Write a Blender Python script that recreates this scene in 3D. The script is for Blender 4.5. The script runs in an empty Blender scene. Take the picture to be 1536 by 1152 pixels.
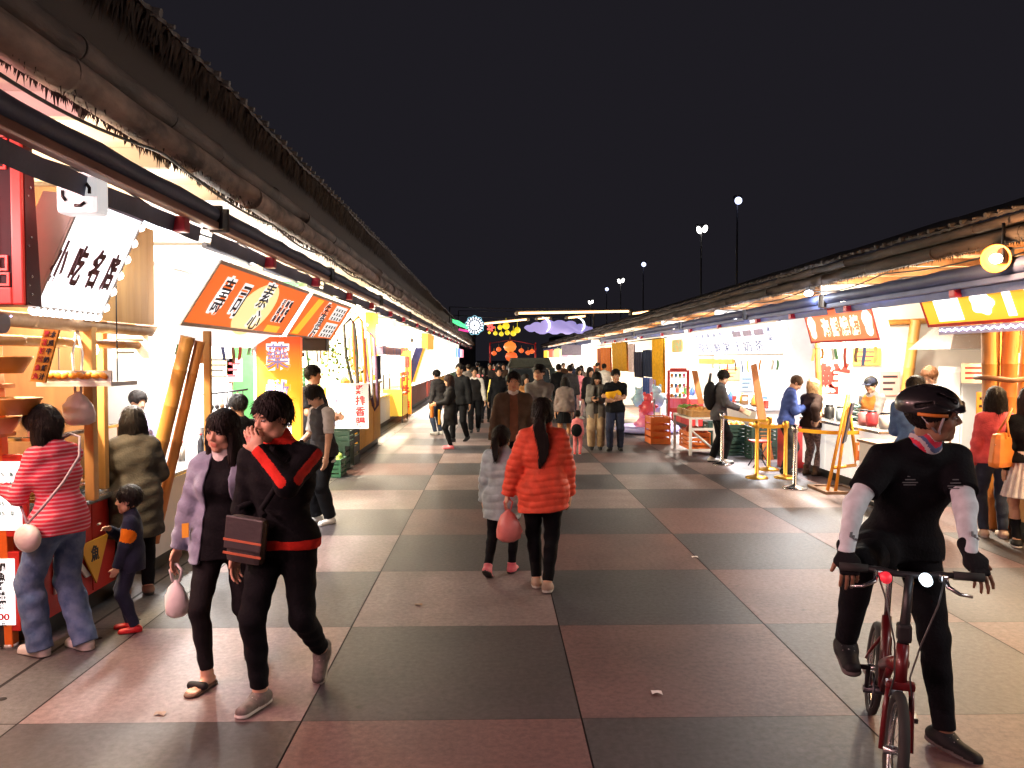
import bpy, bmesh, math, random
import numpy as np
from mathutils import Vector, Matrix
V = Vector
RAD = math.radians
RN = random.Random(11)
SC = bpy.context.scene
COL = SC.collection

# ---------------------------------------------------------------- camera model
CAMH, F, YAW, PIT = 1.94, 1199.0, 0.022687, 0.032373
def ray(px, py):
    u, v = px - 768.0, py - 576.0
    c, s = math.cos(PIT), math.sin(PIT)
    yr, Z = c * F - s * v, -s * F - c * v
    c, s = math.cos(YAW), math.sin(YAW)
    return V((c * u + s * yr, -s * u + c * yr, Z))
def G(px, py, z=0.0):                      # the point of height z seen at a pixel
    d = ray(px, py); t = (z - CAMH) / d.z
    return V((d.x * t, d.y * t, z))
def at(px, py, Y):                         # the point at distance Y seen at a pixel
    d = ray(px, py); t = Y / d.y
    return V((d.x * t, Y, CAMH + d.z * t))
def fx(px, py, X):                         # the point of a facade plane x = X
    d = ray(px, py); t = X / d.x
    return V((X, d.y * t, CAMH + d.z * t))

# ---------------------------------------------------------------- materials
_MC = {}
def mat(name, col, rough=.6, metal=0., var=.18, scale=9., bump=0., bscale=40., em=None, ems=0., spec=.5,
        stretch=(1, 1, 1), sheen=0., coat=0., col2=None, mode='noise', trans=0., alpha=1., sample=True):
    if name in _MC: return _MC[name]
    m = bpy.data.materials.new(name); m.use_nodes = True
    nt = m.node_tree; N = nt.nodes; L = nt.links
    b = N['Principled BSDF']
    b.inputs['Roughness'].default_value = rough; b.inputs['Metallic'].default_value = metal
    b.inputs['Specular IOR Level'].default_value = spec
    b.inputs['Sheen Weight'].default_value = sheen; b.inputs['Coat Weight'].default_value = coat
    b.inputs['Transmission Weight'].default_value = trans; b.inputs['Alpha'].default_value = alpha
    c1 = tuple(col) + (1,)
    c2 = tuple(col2) + (1,) if col2 else tuple(min(1, x * (1 - var)) for x in col) + (1,)
    b.inputs['Base Color'].default_value = c1
    tc = N.new('ShaderNodeTexCoord'); mp = N.new('ShaderNodeMapping'); mp.inputs['Scale'].default_value = stretch
    L.new(tc.outputs['Object'], mp.inputs['Vector'])
    if var > 0 or col2:
        mx = N.new('ShaderNodeMix'); mx.data_type = 'RGBA'
        mx.inputs[6].default_value = c1; mx.inputs[7].default_value = c2
        if mode == 'noise':
            t = N.new('ShaderNodeTexNoise'); t.inputs['Scale'].default_value = scale; t.inputs['Detail'].default_value = 5
            r = N.new('ShaderNodeMapRange'); r.inputs[1].default_value = .35; r.inputs[2].default_value = .65
            L.new(mp.outputs[0], t.inputs['Vector']); L.new(t.outputs['Fac'], r.inputs[0]); L.new(r.outputs[0], mx.inputs[0])
        else:                                  # stripes along object z
            t = N.new('ShaderNodeTexWave'); t.wave_type = 'BANDS'; t.bands_direction = mode.upper()
            t.inputs['Scale'].default_value = scale; t.inputs['Distortion'].default_value = .35
            r = N.new('ShaderNodeMapRange'); r.inputs[1].default_value = .62; r.inputs[2].default_value = .72
            L.new(mp.outputs[0], t.inputs['Vector']); L.new(t.outputs['Fac'], r.inputs[0]); L.new(r.outputs[0], mx.inputs[0])
        L.new(mx.outputs[2], b.inputs['Base Color'])
    if bump > 0:
        t2 = N.new('ShaderNodeTexNoise'); t2.inputs['Scale'].default_value = bscale; t2.inputs['Detail'].default_value = 4
        bp = N.new('ShaderNodeBump'); bp.inputs['Strength'].default_value = bump; bp.inputs['Distance'].default_value = .02
        L.new(mp.outputs[0], t2.inputs['Vector']); L.new(t2.outputs['Fac'], bp.inputs['Height']); L.new(bp.outputs[0], b.inputs['Normal'])
    if ems:
        b.inputs['Emission Color'].default_value = tuple(em or col) + (1,)
        b.inputs['Emission Strength'].default_value = ems
        if not sample: m.cycles.emission_sampling = 'NONE'
    _MC[name] = m
    return m
def cloth(name, col, var=.25, bump=.25, rough=.85, **k):
    return mat(name, col, rough=rough, var=var, scale=14, bump=bump, bscale=70, spec=.12, sheen=0 if max(col) < .06 else .06, **k)
def glow(name, col, s, base=None, sample=True):
    return mat(name, base or tuple(min(1, c) for c in col), rough=.4, var=0, em=col, ems=s, sample=sample)

# ---------------------------------------------------------------- objects
ORG = {}
def tag(o, label=None, cat=None, group=None, kind=None):
    if label: o['label'] = label
    if cat: o['category'] = cat
    if group: o['group'] = group
    if kind: o['kind'] = kind
    return o
def thing(name, loc, label, cat, group=None, rz=0.):
    o = bpy.data.objects.new(name, None); o.location = loc; o.rotation_euler = (0, 0, rz)
    o.empty_display_size = .1; COL.objects.link(o); ORG[o] = V(loc)
    return tag(o, label, cat, group)
def link_mesh(name, me, mats, parent=None):
    for m in (mats if isinstance(mats, (list, tuple)) else [mats]): me.materials.append(m)
    o = bpy.data.objects.new(name, me); COL.objects.link(o)
    if parent is not None: o.parent = parent
    return o
def copy_tree(o, parent=None):
    c = o.copy(); COL.objects.link(c)
    if parent is not None: c.parent = parent
    for ch in list(o.children): copy_tree(ch, c)
    return c

class B:                                       # collects shapes, links them as ONE mesh object
    def __init__(s): s.v = []; s.f = []; s.mi = []; s.sm = []
    def add(s, vs, fs, mi=0, sm=False):
        n = len(s.v); s.v += [tuple(v) for v in vs]
        for f in fs: s.f.append(tuple(i + n for i in f)); s.mi.append(mi); s.sm.append(sm)
        return s
    def box(s, c, d, rot=None, bev=0., mi=0, tap=(1, 1)):
        c = V(c); hx, hy, hz = d[0] / 2, d[1] / 2, d[2] / 2
        Rm = rot if isinstance(rot, Matrix) else (Matrix.Rotation(rot, 3, 'Z') if rot else None)
        if bev > 0:
            b = min(bev, hx * .9, hy * .9, hz * .9)
            bm = bmesh.new(); bmesh.ops.create_cube(bm, size=1)
            for v in bm.verts:
                k = tap if v.co.z > 0 else (1, 1)
                v.co = V((v.co.x * d[0] * k[0], v.co.y * d[1] * k[1], v.co.z * d[2]))
            bmesh.ops.bevel(bm, geom=list(bm.edges), offset=b, segments=2, affect='EDGES', profile=.6)
            vs = [v.co.copy() for v in bm.verts]; bm.verts.index_update()
            fs = [[v.index for v in f.verts] for f in bm.faces]; bm.free(); sm = True
        else:
            tx, ty = tap
            vs = [V((x * hx * (tx if z > 0 else 1), y * hy * (ty if z > 0 else 1), z * hz)) for z in (-1, 1) for y in (-1, 1) for x in (-1, 1)]
            fs = [(0, 2, 3, 1), (4, 5, 7, 6), (0, 1, 5, 4), (2, 6, 7, 3), (0, 4, 6, 2), (1, 3, 7, 5)]; sm = False
        if Rm: vs = [Rm @ v for v in vs]
        return s.add([v + c for v in vs], fs, mi, False)
    def span(s, lo, hi, bev=0., mi=0):         # box from corner to corner
        lo, hi = V(lo), V(hi)
        return s.box((lo + hi) / 2, [abs(a) for a in (hi - lo)], bev=bev, mi=mi)
    def tube(s, pts, r, seg=10, mi=0, cap=True, closed=False):
        pts = [V(p) for p in pts]; n = len(pts)
        rs = r if isinstance(r, (list, tuple)) else [r] * n
        vs = []; up = None
        for i, p in enumerate(pts):
            a = pts[(i - 1) % n] if (closed or i > 0) else pts[i]
            b = pts[(i + 1) % n] if (closed or i < n - 1) else pts[i]
            t = (b - a); t = t.normalized() if t.length > 1e-9 else V((0, 0, 1))
            if up is None: up = V((0, 0, 1)) if abs(t.z) < .9 else V((1, 0, 0))
            x = up.cross(t); x = x.normalized() if x.length > 1e-6 else V((1, 0, 0)); y = t.cross(x); up = y
            for k in range(seg):
                an = 2 * math.pi * k / seg
                vs.append(p + (x * math.cos(an) + y * math.sin(an)) * rs[i])
        fs = []
        for i in range(n if closed else n - 1):
            j = (i + 1) % n
            for k in range(seg):
                l = (k + 1) % seg
                fs.append((i * seg + k, i * seg + l, j * seg + l, j * seg + k))
        s.add(vs, fs, mi, True)
        if cap and not closed:
            m = len(s.v) - n * seg
            s.f.append(tuple(m + k for k in reversed(range(seg)))); s.mi.append(mi); s.sm.append(False)
            s.f.append(tuple(m + (n - 1) * seg + k for k in range(seg))); s.mi.append(mi); s.sm.append(False)
        return s
    def cyl(s, a, b, r1, r2=None, seg=16, mi=0): return s.tube([a, b], [r1, r1 if r2 is None else r2], seg, mi)
    def lathe(s, c, prof, seg=20, mi=0, axis=None):
        c = V(c); q = V(axis).to_track_quat('Z', 'Y').to_matrix() if axis is not None else Matrix.Identity(3)
        vs = []; n = len(prof)
        for r, z in prof:
            for k in range(seg):
                a = 2 * math.pi * k / seg
                vs.append(c + q @ V((r * math.cos(a), r * math.sin(a), z)))
        fs = [(i * seg + k, i * seg + (k + 1) % seg, (i + 1) * seg + (k + 1) % seg, (i + 1) * seg + k) for i in range(n - 1) for k in range(seg)]
        return s.add(vs, fs, mi, True)
    def ball(s, c, r, seg=14, rings=9, mi=0, rot=None):
        c = V(c); r = (r, r, r) if not isinstance(r, (tuple, list)) else r
        vs = []
        for i in range(rings + 1):
            t = math.pi * i / rings
            for k in range(seg):
                a = 2 * math.pi * k / seg
                p = V((math.sin(t) * math.cos(a) * r[0], math.sin(t) * math.sin(a) * r[1], math.cos(t) * r[2]))
                vs.append(c + (rot @ p if rot else p))
        fs = [(i * seg + k, (i + 1) * seg + k, (i + 1) * seg + (k + 1) % seg, i * seg + (k + 1) % seg) for i in range(rings) for k in range(seg)]
        return s.add(vs, fs, mi, True)
    def prism(s, poly, ext, mi=0, mi_side=None):    # planar polygon pushed along a vector
        poly = [V(p) for p in poly]; n = len(poly); e = V(ext)
        nrm = sum(((poly[i]).cross(poly[(i + 1) % n]) for i in range(n)), V((0, 0, 0)))
        if nrm.dot(e) > 0: poly = poly[::-1]
        vs = poly + [p + e for p in poly]
        m0 = len(s.v)
        s.add(vs, [tuple(range(n))], mi)
        s.f.append(tuple(m0 + n + i for i in reversed(range(n)))); s.mi.append(mi); s.sm.append(False)
        for i in range(n):
            j = (i + 1) % n
            s.f.append((m0 + i, m0 + n + i, m0 + n + j, m0 + j)); s.mi.append(mi if mi_side is None else mi_side); s.sm.append(False)
        return s
    def surf(s, fn, nu, nv, mi=0, sm=True):
        vs = [fn(i / nu, j / nv) for j in range(nv + 1) for i in range(nu + 1)]
        fs = [(j * (nu + 1) + i, j * (nu + 1) + i + 1, (j + 1) * (nu + 1) + i + 1, (j + 1) * (nu + 1) + i) for j in range(nv) for i in range(nu)]
        return s.add(vs, fs, mi, sm)
    def mesh(s, name, off=None):
        me = bpy.data.meshes.new(name)
        off = off or V((0, 0, 0))
        me.from_pydata([(v[0] - off.x, v[1] - off.y, v[2] - off.z) for v in s.v], [], s.f)
        me.polygons.foreach_set('material_index', s.mi); me.polygons.foreach_set('use_smooth', s.sm)
        me.validate(); me.update()
        return me
    def done(s, name, mats, parent=None, local=False, label=None):
        """parent given: a part, built in world coordinates (or in the parent's own with local=True)"""
        off = V((0, 0, 0)) if local or parent is None else ORG[parent]
        o = link_mesh(name, s.mesh(name, off), mats, parent)
        if parent is not None: ORG[o] = V((0, 0, 0)) if local else ORG[parent]
        if label: o['label'] = label
        return o
    def top(s, name, mats, label, cat, group=None, kind=None):   # a thing that is one mesh, origin at its base
        a = np.array(s.v); c = (a.min(0) + a.max(0)) / 2; off = V((c[0], c[1], a[:, 2].min()))
        o = link_mesh(name, s.mesh(name, off), mats); o.location = off; ORG[o] = off
        return tag(o, label, cat, group, kind)

# ---------------------------------------------------------------- lettering
_TC = {}
def glyphs(txt, bold=0., extr=0.):
    k = (txt, round(bold, 3), round(extr, 3))
    if k not in _TC:
        cu = bpy.data.curves.new('t', 'FONT'); cu.body = txt; cu.size = 1; cu.align_x = 'CENTER'; cu.align_y = 'CENTER'
        cu.offset = bold; cu.extrude = extr; cu.resolution_u = 3; cu.fill_mode = 'BOTH' if extr else 'FRONT'
        o = bpy.data.objects.new('t', cu); COL.objects.link(o)
        dg = bpy.context.evaluated_depsgraph_get(); dg.update()
        me = o.evaluated_get(dg).to_mesh()
        vs = [v.co.copy() for v in me.vertices]; fs = [tuple(p.vertices) for p in me.polygons]
        o.evaluated_get(dg).to_mesh_clear()
        bpy.data.objects.remove(o); bpy.data.curves.remove(cu)
        if vs:
            cx = (min(v.x for v in vs) + max(v.x for v in vs)) / 2; cy = (min(v.y for v in vs) + max(v.y for v in vs)) / 2
            vs = [v - V((cx, cy, 0)) for v in vs]
        _TC[k] = (vs, fs)
    return _TC[k]
def write(b, txt, o, xd, yd, w=None, h=None, bold=0., extr=.004, mi=0, fit=True, jit=0.):
    """lettering centred on o in the plane of xd, yd; w, h the box it fills"""
    vs, fs = glyphs(txt, bold, extr)
    if not vs: return
    xd, yd = V(xd).normalized(), V(yd).normalized(); nd = xd.cross(yd)
    W = max(v.x for v in vs) - min(v.x for v in vs); H = max(v.y for v in vs) - min(v.y for v in vs)
    sx = (w / W) if w else None; sy = (h / H) if h else sx
    if sx is None: sx = sy
    o = V(o)
    b.add([o + xd * v.x * sx + yd * v.y * sy + nd * v.z for v in vs], fs, mi)
# ---------------------------------------------------------------- distance-field figures
class SDF:
    def __init__(s, lo, hi, res):
        s.lo = np.array(lo, float); s.res = res
        s.n = np.maximum(4, np.ceil((np.array(hi, float) - s.lo) / res).astype(int) + 1)
        s.ax = [s.lo[i] + res * np.arange(s.n[i]) for i in range(3)]
        s.d = np.full(s.n, .35, np.float32)
    def sub(s, lo, hi):
        i0 = np.clip(np.floor((np.array(lo) - s.lo) / s.res).astype(int), 0, s.n); i1 = np.clip(np.ceil((np.array(hi) - s.lo) / s.res).astype(int) + 1, 0, s.n)
        if (i1 <= i0).any(): return None, None
        sl = tuple(slice(a, b) for a, b in zip(i0, i1))
        return sl, [s.ax[0][sl[0]][:, None, None].astype(np.float32), s.ax[1][sl[1]][None, :, None].astype(np.float32), s.ax[2][sl[2]][None, None, :].astype(np.float32)]
    def put(s, sl, d, k, op):
        o = s.d[sl]
        if op == 'sub': d = -d; h = np.maximum(k - np.abs(o - d), 0) / k; s.d[sl] = np.maximum(o, d) + h * h * k * .25
        else: h = np.maximum(k - np.abs(o - d), 0) / k; s.d[sl] = np.minimum(o, d) - h * h * k * .25
    def cone(s, a, b, ra, rb, k=.02, flat=None, q=1., op='add'):
        a, b = np.array(a, float), np.array(b, float); m = max(ra, rb) + k + .03
        sl, P = s.sub(np.minimum(a, b) - m, np.maximum(a, b) + m)
        if sl is None: return
        ab = b - a; L2 = max(ab @ ab, 1e-9)
        px, py, pz = P[0] - a[0], P[1] - a[1], P[2] - a[2]
        t = np.clip((px * ab[0] + py * ab[1] + pz * ab[2]) / L2, 0, 1)
        dx, dy, dz = px - t * ab[0], py - t * ab[1], pz - t * ab[2]
        l2 = dx * dx + dy * dy + dz * dz
        if flat is not None and q != 1:
            f = dx * flat[0] + dy * flat[1] + dz * flat[2]; l2 = l2 + (1 / q ** 2 - 1) * f * f
        s.put(sl, (np.sqrt(l2) - (ra + (rb - ra) * t)) * (1 if q >= 1 else (q + 1) / 2), k, op)
    def ell(s, c, r, R=None, k=.02, op='add'):
        c = np.array(c, float); r = np.array(r, float); m = r.max() + k + .03
        sl, P = s.sub(c - m, c + m)
        if sl is None: return
        x, y, z = P[0] - c[0], P[1] - c[1], P[2] - c[2]
        if R is None: u, v, w = x, y, z
        else: u, v, w = [x * R[0][i] + y * R[1][i] + z * R[2][i] for i in range(3)]   # columns of R are the axes
        k0 = np.sqrt((u / r[0]) ** 2 + (v / r[1]) ** 2 + (w / r[2]) ** 2); k1 = np.sqrt((u / r[0] ** 2) ** 2 + (v / r[1] ** 2) ** 2 + (w / r[2] ** 2) ** 2)
        s.put(sl, k0 * (k0 - 1) / np.maximum(k1, 1e-6), k, op)
    def clip(s, fn):                            # keep where fn <= 0
        X, Y, Z = s.ax[0][:, None, None], s.ax[1][None, :, None], s.ax[2][None, None, :]
        s.d = np.maximum(s.d, fn(X, Y, Z).astype(np.float32))
    def disp(s, fn):
        X, Y, Z = s.ax[0][:, None, None], s.ax[1][None, :, None], s.ax[2][None, None, :]
        s.d = s.d + np.broadcast_to(fn(X, Y, Z), s.d.shape).astype(np.float32)
    def val(s, p):
        i = np.clip(np.round((np.array(p) - s.lo) / s.res).astype(int), 0, s.n - 1); return float(s.d[tuple(i)])
    def mesh(s):                                # surface nets
        d = s.d; d[0] = d[-1] = .1; d[:, 0] = d[:, -1] = .1; d[:, :, 0] = d[:, :, -1] = .1
        ins = d < 0
        c = np.zeros(s.n - 1, np.int8)
        for i in (0, 1):
            for j in (0, 1):
                for k in (0, 1): c += ins[i:s.n[0] - 1 + i, j:s.n[1] - 1 + j, k:s.n[2] - 1 + k]
        act = (c > 0) & (c < 8); idx = np.argwhere(act)
        if len(idx) == 0: return np.zeros((0, 3)), np.zeros((0, 4), int)
        num = -np.ones(act.shape, np.int64); num[act] = np.arange(len(idx))
        sm = np.zeros((len(idx), 3)); ct = np.zeros(len(idx))
        cor = [(0, 0, 0), (1, 0, 0), (0, 1, 0), (1, 1, 0), (0, 0, 1), (1, 0, 1), (0, 1, 1), (1, 1, 1)]
        D = [d[idx[:, 0] + a, idx[:, 1] + b, idx[:, 2] + e] for a, b, e in cor]
        for a in range(8):
            for b in range(a + 1, 8):
                if bin(a ^ b).count('1') != 1: continue
                m = (D[a] < 0) != (D[b] < 0)
                t = np.where(m, D[a] / np.where(m, D[a] - D[b], 1), 0)
                pa, pb = np.array(cor[a], float), np.array(cor[b], float)
                sm += np.where(m[:, None], pa + (pb - pa) * t[:, None], 0); ct += m
        vs = s.lo + (idx + sm / ct[:, None]) * s.res
        fs = []
        for ax in range(3):
            u, v = [(1, 2), (2, 0), (0, 1)][ax]
            sl0 = [slice(None)] * 3; sl1 = [slice(None)] * 3; sl0[ax] = slice(0, -1); sl1[ax] = slice(1, None)
            cr = ins[tuple(sl0)] != ins[tuple(sl1)]
            e = np.argwhere(cr)
            e = e[(e[:, u] > 0) & (e[:, v] > 0) & (e[:, u] < s.n[u] - 1) & (e[:, v] < s.n[v] - 1)]
            flip = ins[tuple(sl0)][tuple(e.T)]
            q = []
            for du, dv in ((-1, -1), (0, -1), (0, 0), (-1, 0)):
                w = e.copy(); w[:, u] += du; w[:, v] += dv; q.append(num[w[:, 0], w[:, 1], w[:, 2]])
            q = np.stack(q, 1); q[~flip] = q[~flip][:, ::-1]
            fs.append(q)
        fs = np.concatenate(fs); fs = fs[(fs >= 0).all(1)]
        return vs, fs

def np_mesh(name, vs, fs, mats, parent, mf=None):
    me = bpy.data.meshes.new(name)
    me.vertices.add(len(vs)); me.vertices.foreach_set('co', np.asarray(vs, np.float32).ravel())
    me.loops.add(fs.size); me.loops.foreach_set('vertex_index', fs.ravel().astype(np.int32))
    me.polygons.add(len(fs)); me.polygons.foreach_set('loop_start', np.arange(0, fs.size, 4, dtype=np.int32))
    me.polygons.foreach_set('use_smooth', np.ones(len(fs), bool))
    if mf is not None and len(fs): me.polygons.foreach_set('material_index', mf(vs[fs].mean(1)).astype(np.int32))
    me.update(calc_edges=True); me.validate()
    o = link_mesh(name, me, mats, parent); ORG[o] = V((0, 0, 0)); return o

def ik(a, t, l1, l2, pole):
    a, t, pole = V(a), V(t), V(pole); d = t - a; L = d.length
    if L > (l1 + l2) * .998: d *= (l1 + l2) * .998 / L; t = a + d; L = d.length
    n = d.normalized(); x = (L * L + l1 * l1 - l2 * l2) / (2 * L); h = math.sqrt(max(l1 * l1 - x * x, 0))
    p = pole - n * pole.dot(n); p = p.normalized() if p.length > 1e-6 else V((0, -1, 0))
    return a + n * x + p * h, t

SKIN = dict(a=(.55, .31, .2), b=(.46, .25, .16), c=(.27, .14, .085), d=(.6, .36, .25))
def wr(amp, seed=0., zf=1.):                     # soft cloth folds
    def f(X, Y, Z):
        return amp * (np.sin(31 * X + 17 * Y + 38 * zf * Z + seed) * np.sin(23 * Y - 19 * X + 29 * zf * Z + 1.7 * seed) + .6 * np.sin(61 * Z * zf + 23 * X - 31 * Y + seed * 3))
    return f

def person(label, pos, H=1.65, face=0, res=.012, group=None, sex='m', bulk=1., lean=0., side=0., twist=0., head=(0, 0, 0),
           lf=(.10, 0, 0, 0, 0), rf=(-.10, 0, 0, 0, 0), lkp=None, rkp=None, lh=None, rh=None, lel=None, rel=None, curl=.45, lcurl=None, rcurl=None, hip=None,
           lhd=None, rhd=None, lpn=None, rpn=None, spread=0.,
           skin='a', hair='short', haircol=(.012, .009, .009), wear=(), shoes=None, faceless=False, drop=0.):
    """local frame: faces -y, its left is +x, sizes for 1.7 m; feet (x, y, z, toe pitch, toe turn) are the ankles' ground points"""
    s = H / 1.7; root = thing('person', pos, label, 'person', group, RAD(face))
    fem = sex == 'f'; kid = sex == 'k'
    hs = 1.0 if not kid else 1.28
    pel = V((0, 0, .915 - drop)) if hip is None else V(hip)
    q = Matrix.Rotation(RAD(lean), 3, 'X') @ Matrix.Rotation(RAD(side), 3, 'Y')
    up = q @ V((0, 0, 1)); fwd = q @ V((0, -1, 0)); tq = q @ Matrix.Rotation(RAD(twist), 3, 'Z'); lat = tq @ V((1, 0, 0)); cf = tq @ V((0, -1, 0))
    sw = .168 if not fem else .143
    if kid: sw = .138
    hw = .088 if not fem else .092
    chest = pel + up * .30; neck = pel + up * (.555 if not kid else .52); shc = pel + up * (.458 if not kid else .425)
    hq = tq @ Matrix.Rotation(RAD(head[0]), 3, 'Z') @ Matrix.Rotation(RAD(head[1]), 3, 'X') @ Matrix.Rotation(RAD(head[2]), 3, 'Y')
    hc = neck + up * .045 + (hq @ V((0, 0, 1))) * .085 * hs + (hq @ V((0, -1, 0))) * .022
    J = dict(pel=pel, chest=chest, neck=neck, head=hc)
    for sd, x, ft, hd, el, hdd, pn, cu in (('l', 1, lf, lh, lel, lhd, lpn, lcurl), ('r', -1, rf, rh, rel, rhd, rpn, rcurl)):
        hj = pel + lat * (hw * x) - up * .02
        an = V((ft[0], ft[1], ft[2] + .085)); ft = tuple(ft) + (0,) * (5 - len(ft))
        kn, an = ik(hj, an, .43, .42, V((lkp if x > 0 else rkp) or (.12 * x, -1, 0)))
        fd = Matrix.Rotation(RAD(ft[4]), 3, 'Z') @ Matrix.Rotation(RAD(ft[3]), 3, 'X') @ V((0, -1, 0))
        fu = Matrix.Rotation(RAD(ft[4]), 3, 'Z') @ Matrix.Rotation(RAD(ft[3]), 3, 'X') @ V((0, 0, 1))
        sh = shc + lat * (sw * x)
        hd = V(hd) if hd is not None else V((.265 * x * (sw / .168) * (1.0 + (bulk - 1) * .6), -.02, .80 - drop)) + V((pel.x, pel.y, 0))
        elp = V(el) if el is not None else V((.5 * x, 1, -.2))
        e, w = ik(sh, hd, .285, .25, elp)
        dr = V(hdd).normalized() if hdd else (w - e).normalized()
        nrm = V(pn) if pn else V((-x, -.25, 0)); nrm = (nrm - dr * nrm.dot(dr)).normalized()
        J.update({sd + 'hip': hj, sd + 'kn': kn, sd + 'an': an, sd + 'fd': fd, sd + 'fu': fu, sd + 'sh': sh, sd + 'el': e, sd + 'wr': w, sd + 'hd': dr, sd + 'pn': nrm, sd + 'cu': curl if cu is None else cu})
    S = lambda p: np.array(p, float) * s
    pts = [np.array(J[k]) for k in J if k[-2:] not in ('fd', 'fu', 'hd', 'pn', 'cu')] 
    pts += [np.array(J[a + 'an'] + J[a + 'fd'] * .2) for a in 'lr'] + [np.array(J[a + 'wr'] + J[a + 'hd'] * .2) for a in 'lr']
    pts += [np.array(hc + V((0, 0, .17)))]
    lo = np.min(pts, 0) * s - .19 * s; hi = np.max(pts, 0) * s + .19 * s; lo[2] = -.03
    back = np.array(cf)
    lat_, cf_, up_ = np.array(lat), np.array(cf), np.array(up)
    def torso(D, t, k=.035, kb=1.):
        bk = bulk * kb
        D.cone(S(pel - lat * .05), S(pel + lat * .05), (.115 + (.012 if fem else 0)) * bk * s + t, (.115 + (.012 if fem else 0)) * bk * s + t, k * s, cf_, .88)
        w1 = (.122 if not fem else .108) * bk * s + t
        D.cone(S(pel + up * .05), S(pel + up * .24), w1 * 1.08, w1, k * s, cf_, .80)
        D.cone(S(chest - lat * .055 + up * .02), S(chest + lat * .055 + up * .02), .112 * bk * s + t, .112 * bk * s + t, k * s, cf_, .86)
        D.cone(S(shc - lat * (sw - .085) - up * .045), S(shc + lat * (sw - .085) - up * .045), .086 * min(bk, 1.15) * s + t, .086 * min(bk, 1.15) * s + t, k * s, cf_, .82)
        if fem:
            for x in (-1, 1): D.ell(S(chest + lat * (.065 * x) + cf * .075 * bk + up * .045), np.array((.06, .06, .06)) * s * bk ** .5 + t, None, .05 * s)
        D.cone(S(neck - up * .055 - lat * .02), S(neck - up * .055 + lat * .02), .055 * s + t, .055 * s + t, .05 * s)
    def arms(D, t, frac=1., k=.03, w=1., which='lr', cuff=None):
        for a in which:
            sh, e, wv = J[a + 'sh'], J[a + 'el'], J[a + 'wr']; x = 1 if a == 'l' else -1
            D.cone(S(neck - up * .055), S(sh - up * .012), .042 * s + t * .8, .044 * w * s + t * .8, .045 * s)
            f1 = min(frac / .5, 1.); D.cone(S(sh), S(sh + (e - sh) * f1), .050 * w * bulk ** .5 * s + t, (.050 - .008 * f1) * w * bulk ** .5 * s + t, k * s)
            if frac > .5:
                f2 = (frac - .5) / .5; D.cone(S(e), S(e + (wv - e) * f2), .042 * w * s + t, (.042 - .014 * f2) * w * s + t + (cuff or 0) * s, k * s)
    def legs(D, t, lo_t=None, k=.035, cut=1., w=1.):
        lt = t if lo_t is None else lo_t
        for a in 'lr':
            h, kn, an = J[a + 'hip'], J[a + 'kn'], J[a + 'an']
            D.cone(S(h), S(kn), .086 * w * bulk ** .7 * s + t, .055 * w * s + (t + lt) / 2, k * s)
            an2 = kn + (an - kn) * cut
            D.cone(S(kn), S(an2), .055 * w * s + (t + lt) / 2, (.055 - .018 * cut) * w * s + lt, k * s)
            bk_ = (kn + (an - kn) * .3); bd = V((0, 1, 0)) - (an - kn).normalized() * V((0, 1, 0)).dot((an - kn).normalized())
            D.cone(S(bk_ + bd * .018), S(kn + (an - kn) * .55 + bd * .01), .047 * w * s + lt * .8, .036 * w * s + lt * .8, k * s)
    hR = np.array(hq); HS = s * hs * 1.02
    def hp(x, y, z): return S(hc) + hR @ np.array((x, -y, z)) * HS      # y forward
    # ---------------- body: one continuous surface
    D = SDF(lo, hi, res)
    torso(D, -.006); arms(D, 0., 1., .02); legs(D, -.004)
    D.cone(S(neck - up * .05), hp(0, -.012, -.045), .052 * s * (.9 if fem or kid else 1.05), .05 * s * (.88 if fem or kid else 1.03), .03 * s)
    D.ell(hp(0, -.012, .032), np.array((.076, .094, .088)) * HS, hR, .02 * s)
    D.ell(hp(0, .028, -.035), np.array((.060, .066, .078)) * HS, hR, .03 * s)
    D.ell(hp(0, .070, -.094), np.array((.026, .022, .020)) * HS, hR, .03 * s)
    if res < .011 and not faceless:
        for x in (-1, 1):
            D.ell(hp(.036 * x, .062, -.022), np.array((.03, .026, .028)) * HS, hR, .02 * s)
            D.ell(hp(.052 * x, .03, -.07), np.array((.022, .03, .028)) * HS, hR, .025 * s)
        D.cone(hp(-.034, .080, .030), hp(.034, .080, .030), .012 * HS, .012 * HS, .015 * s)
        for x in (-1, 1): D.ell(hp(.031 * x, .100, .010), np.array((.017, .013, .011)) * HS, hR, .012 * s, 'sub')
        D.cone(hp(0, .088, .014), hp(0, .108, -.020), .008 * HS, .012 * HS, .012 * s)
        for x in (-1, 1): D.ell(hp(.012 * x, .098, -.026), np.array((.010, .010, .008)) * HS, hR, .006 * s)
        D.cone(hp(-.017, .088, -.055), hp(.017, .088, -.055), .0075 * HS, .0075 * HS, .006 * s)
        D.cone(hp(-.014, .087, -.067), hp(.014, .087, -.067), .0085 * HS, .0085 * HS, .006 * s)
        D.cone(hp(-.019, .099, -.061), hp(.019, .099, -.061), .0022 * HS, .0022 * HS, .003 * s, op='sub')
    else:
        D.cone(hp(0, .09, .012), hp(0, .105, -.022), .010 * HS, .013 * HS, .012 * s)
    for x in (-1, 1): D.ell(hp(.076 * x, -.008, -.004), np.array((.012, .022, .032)) * HS, hR, .01 * s)
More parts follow.
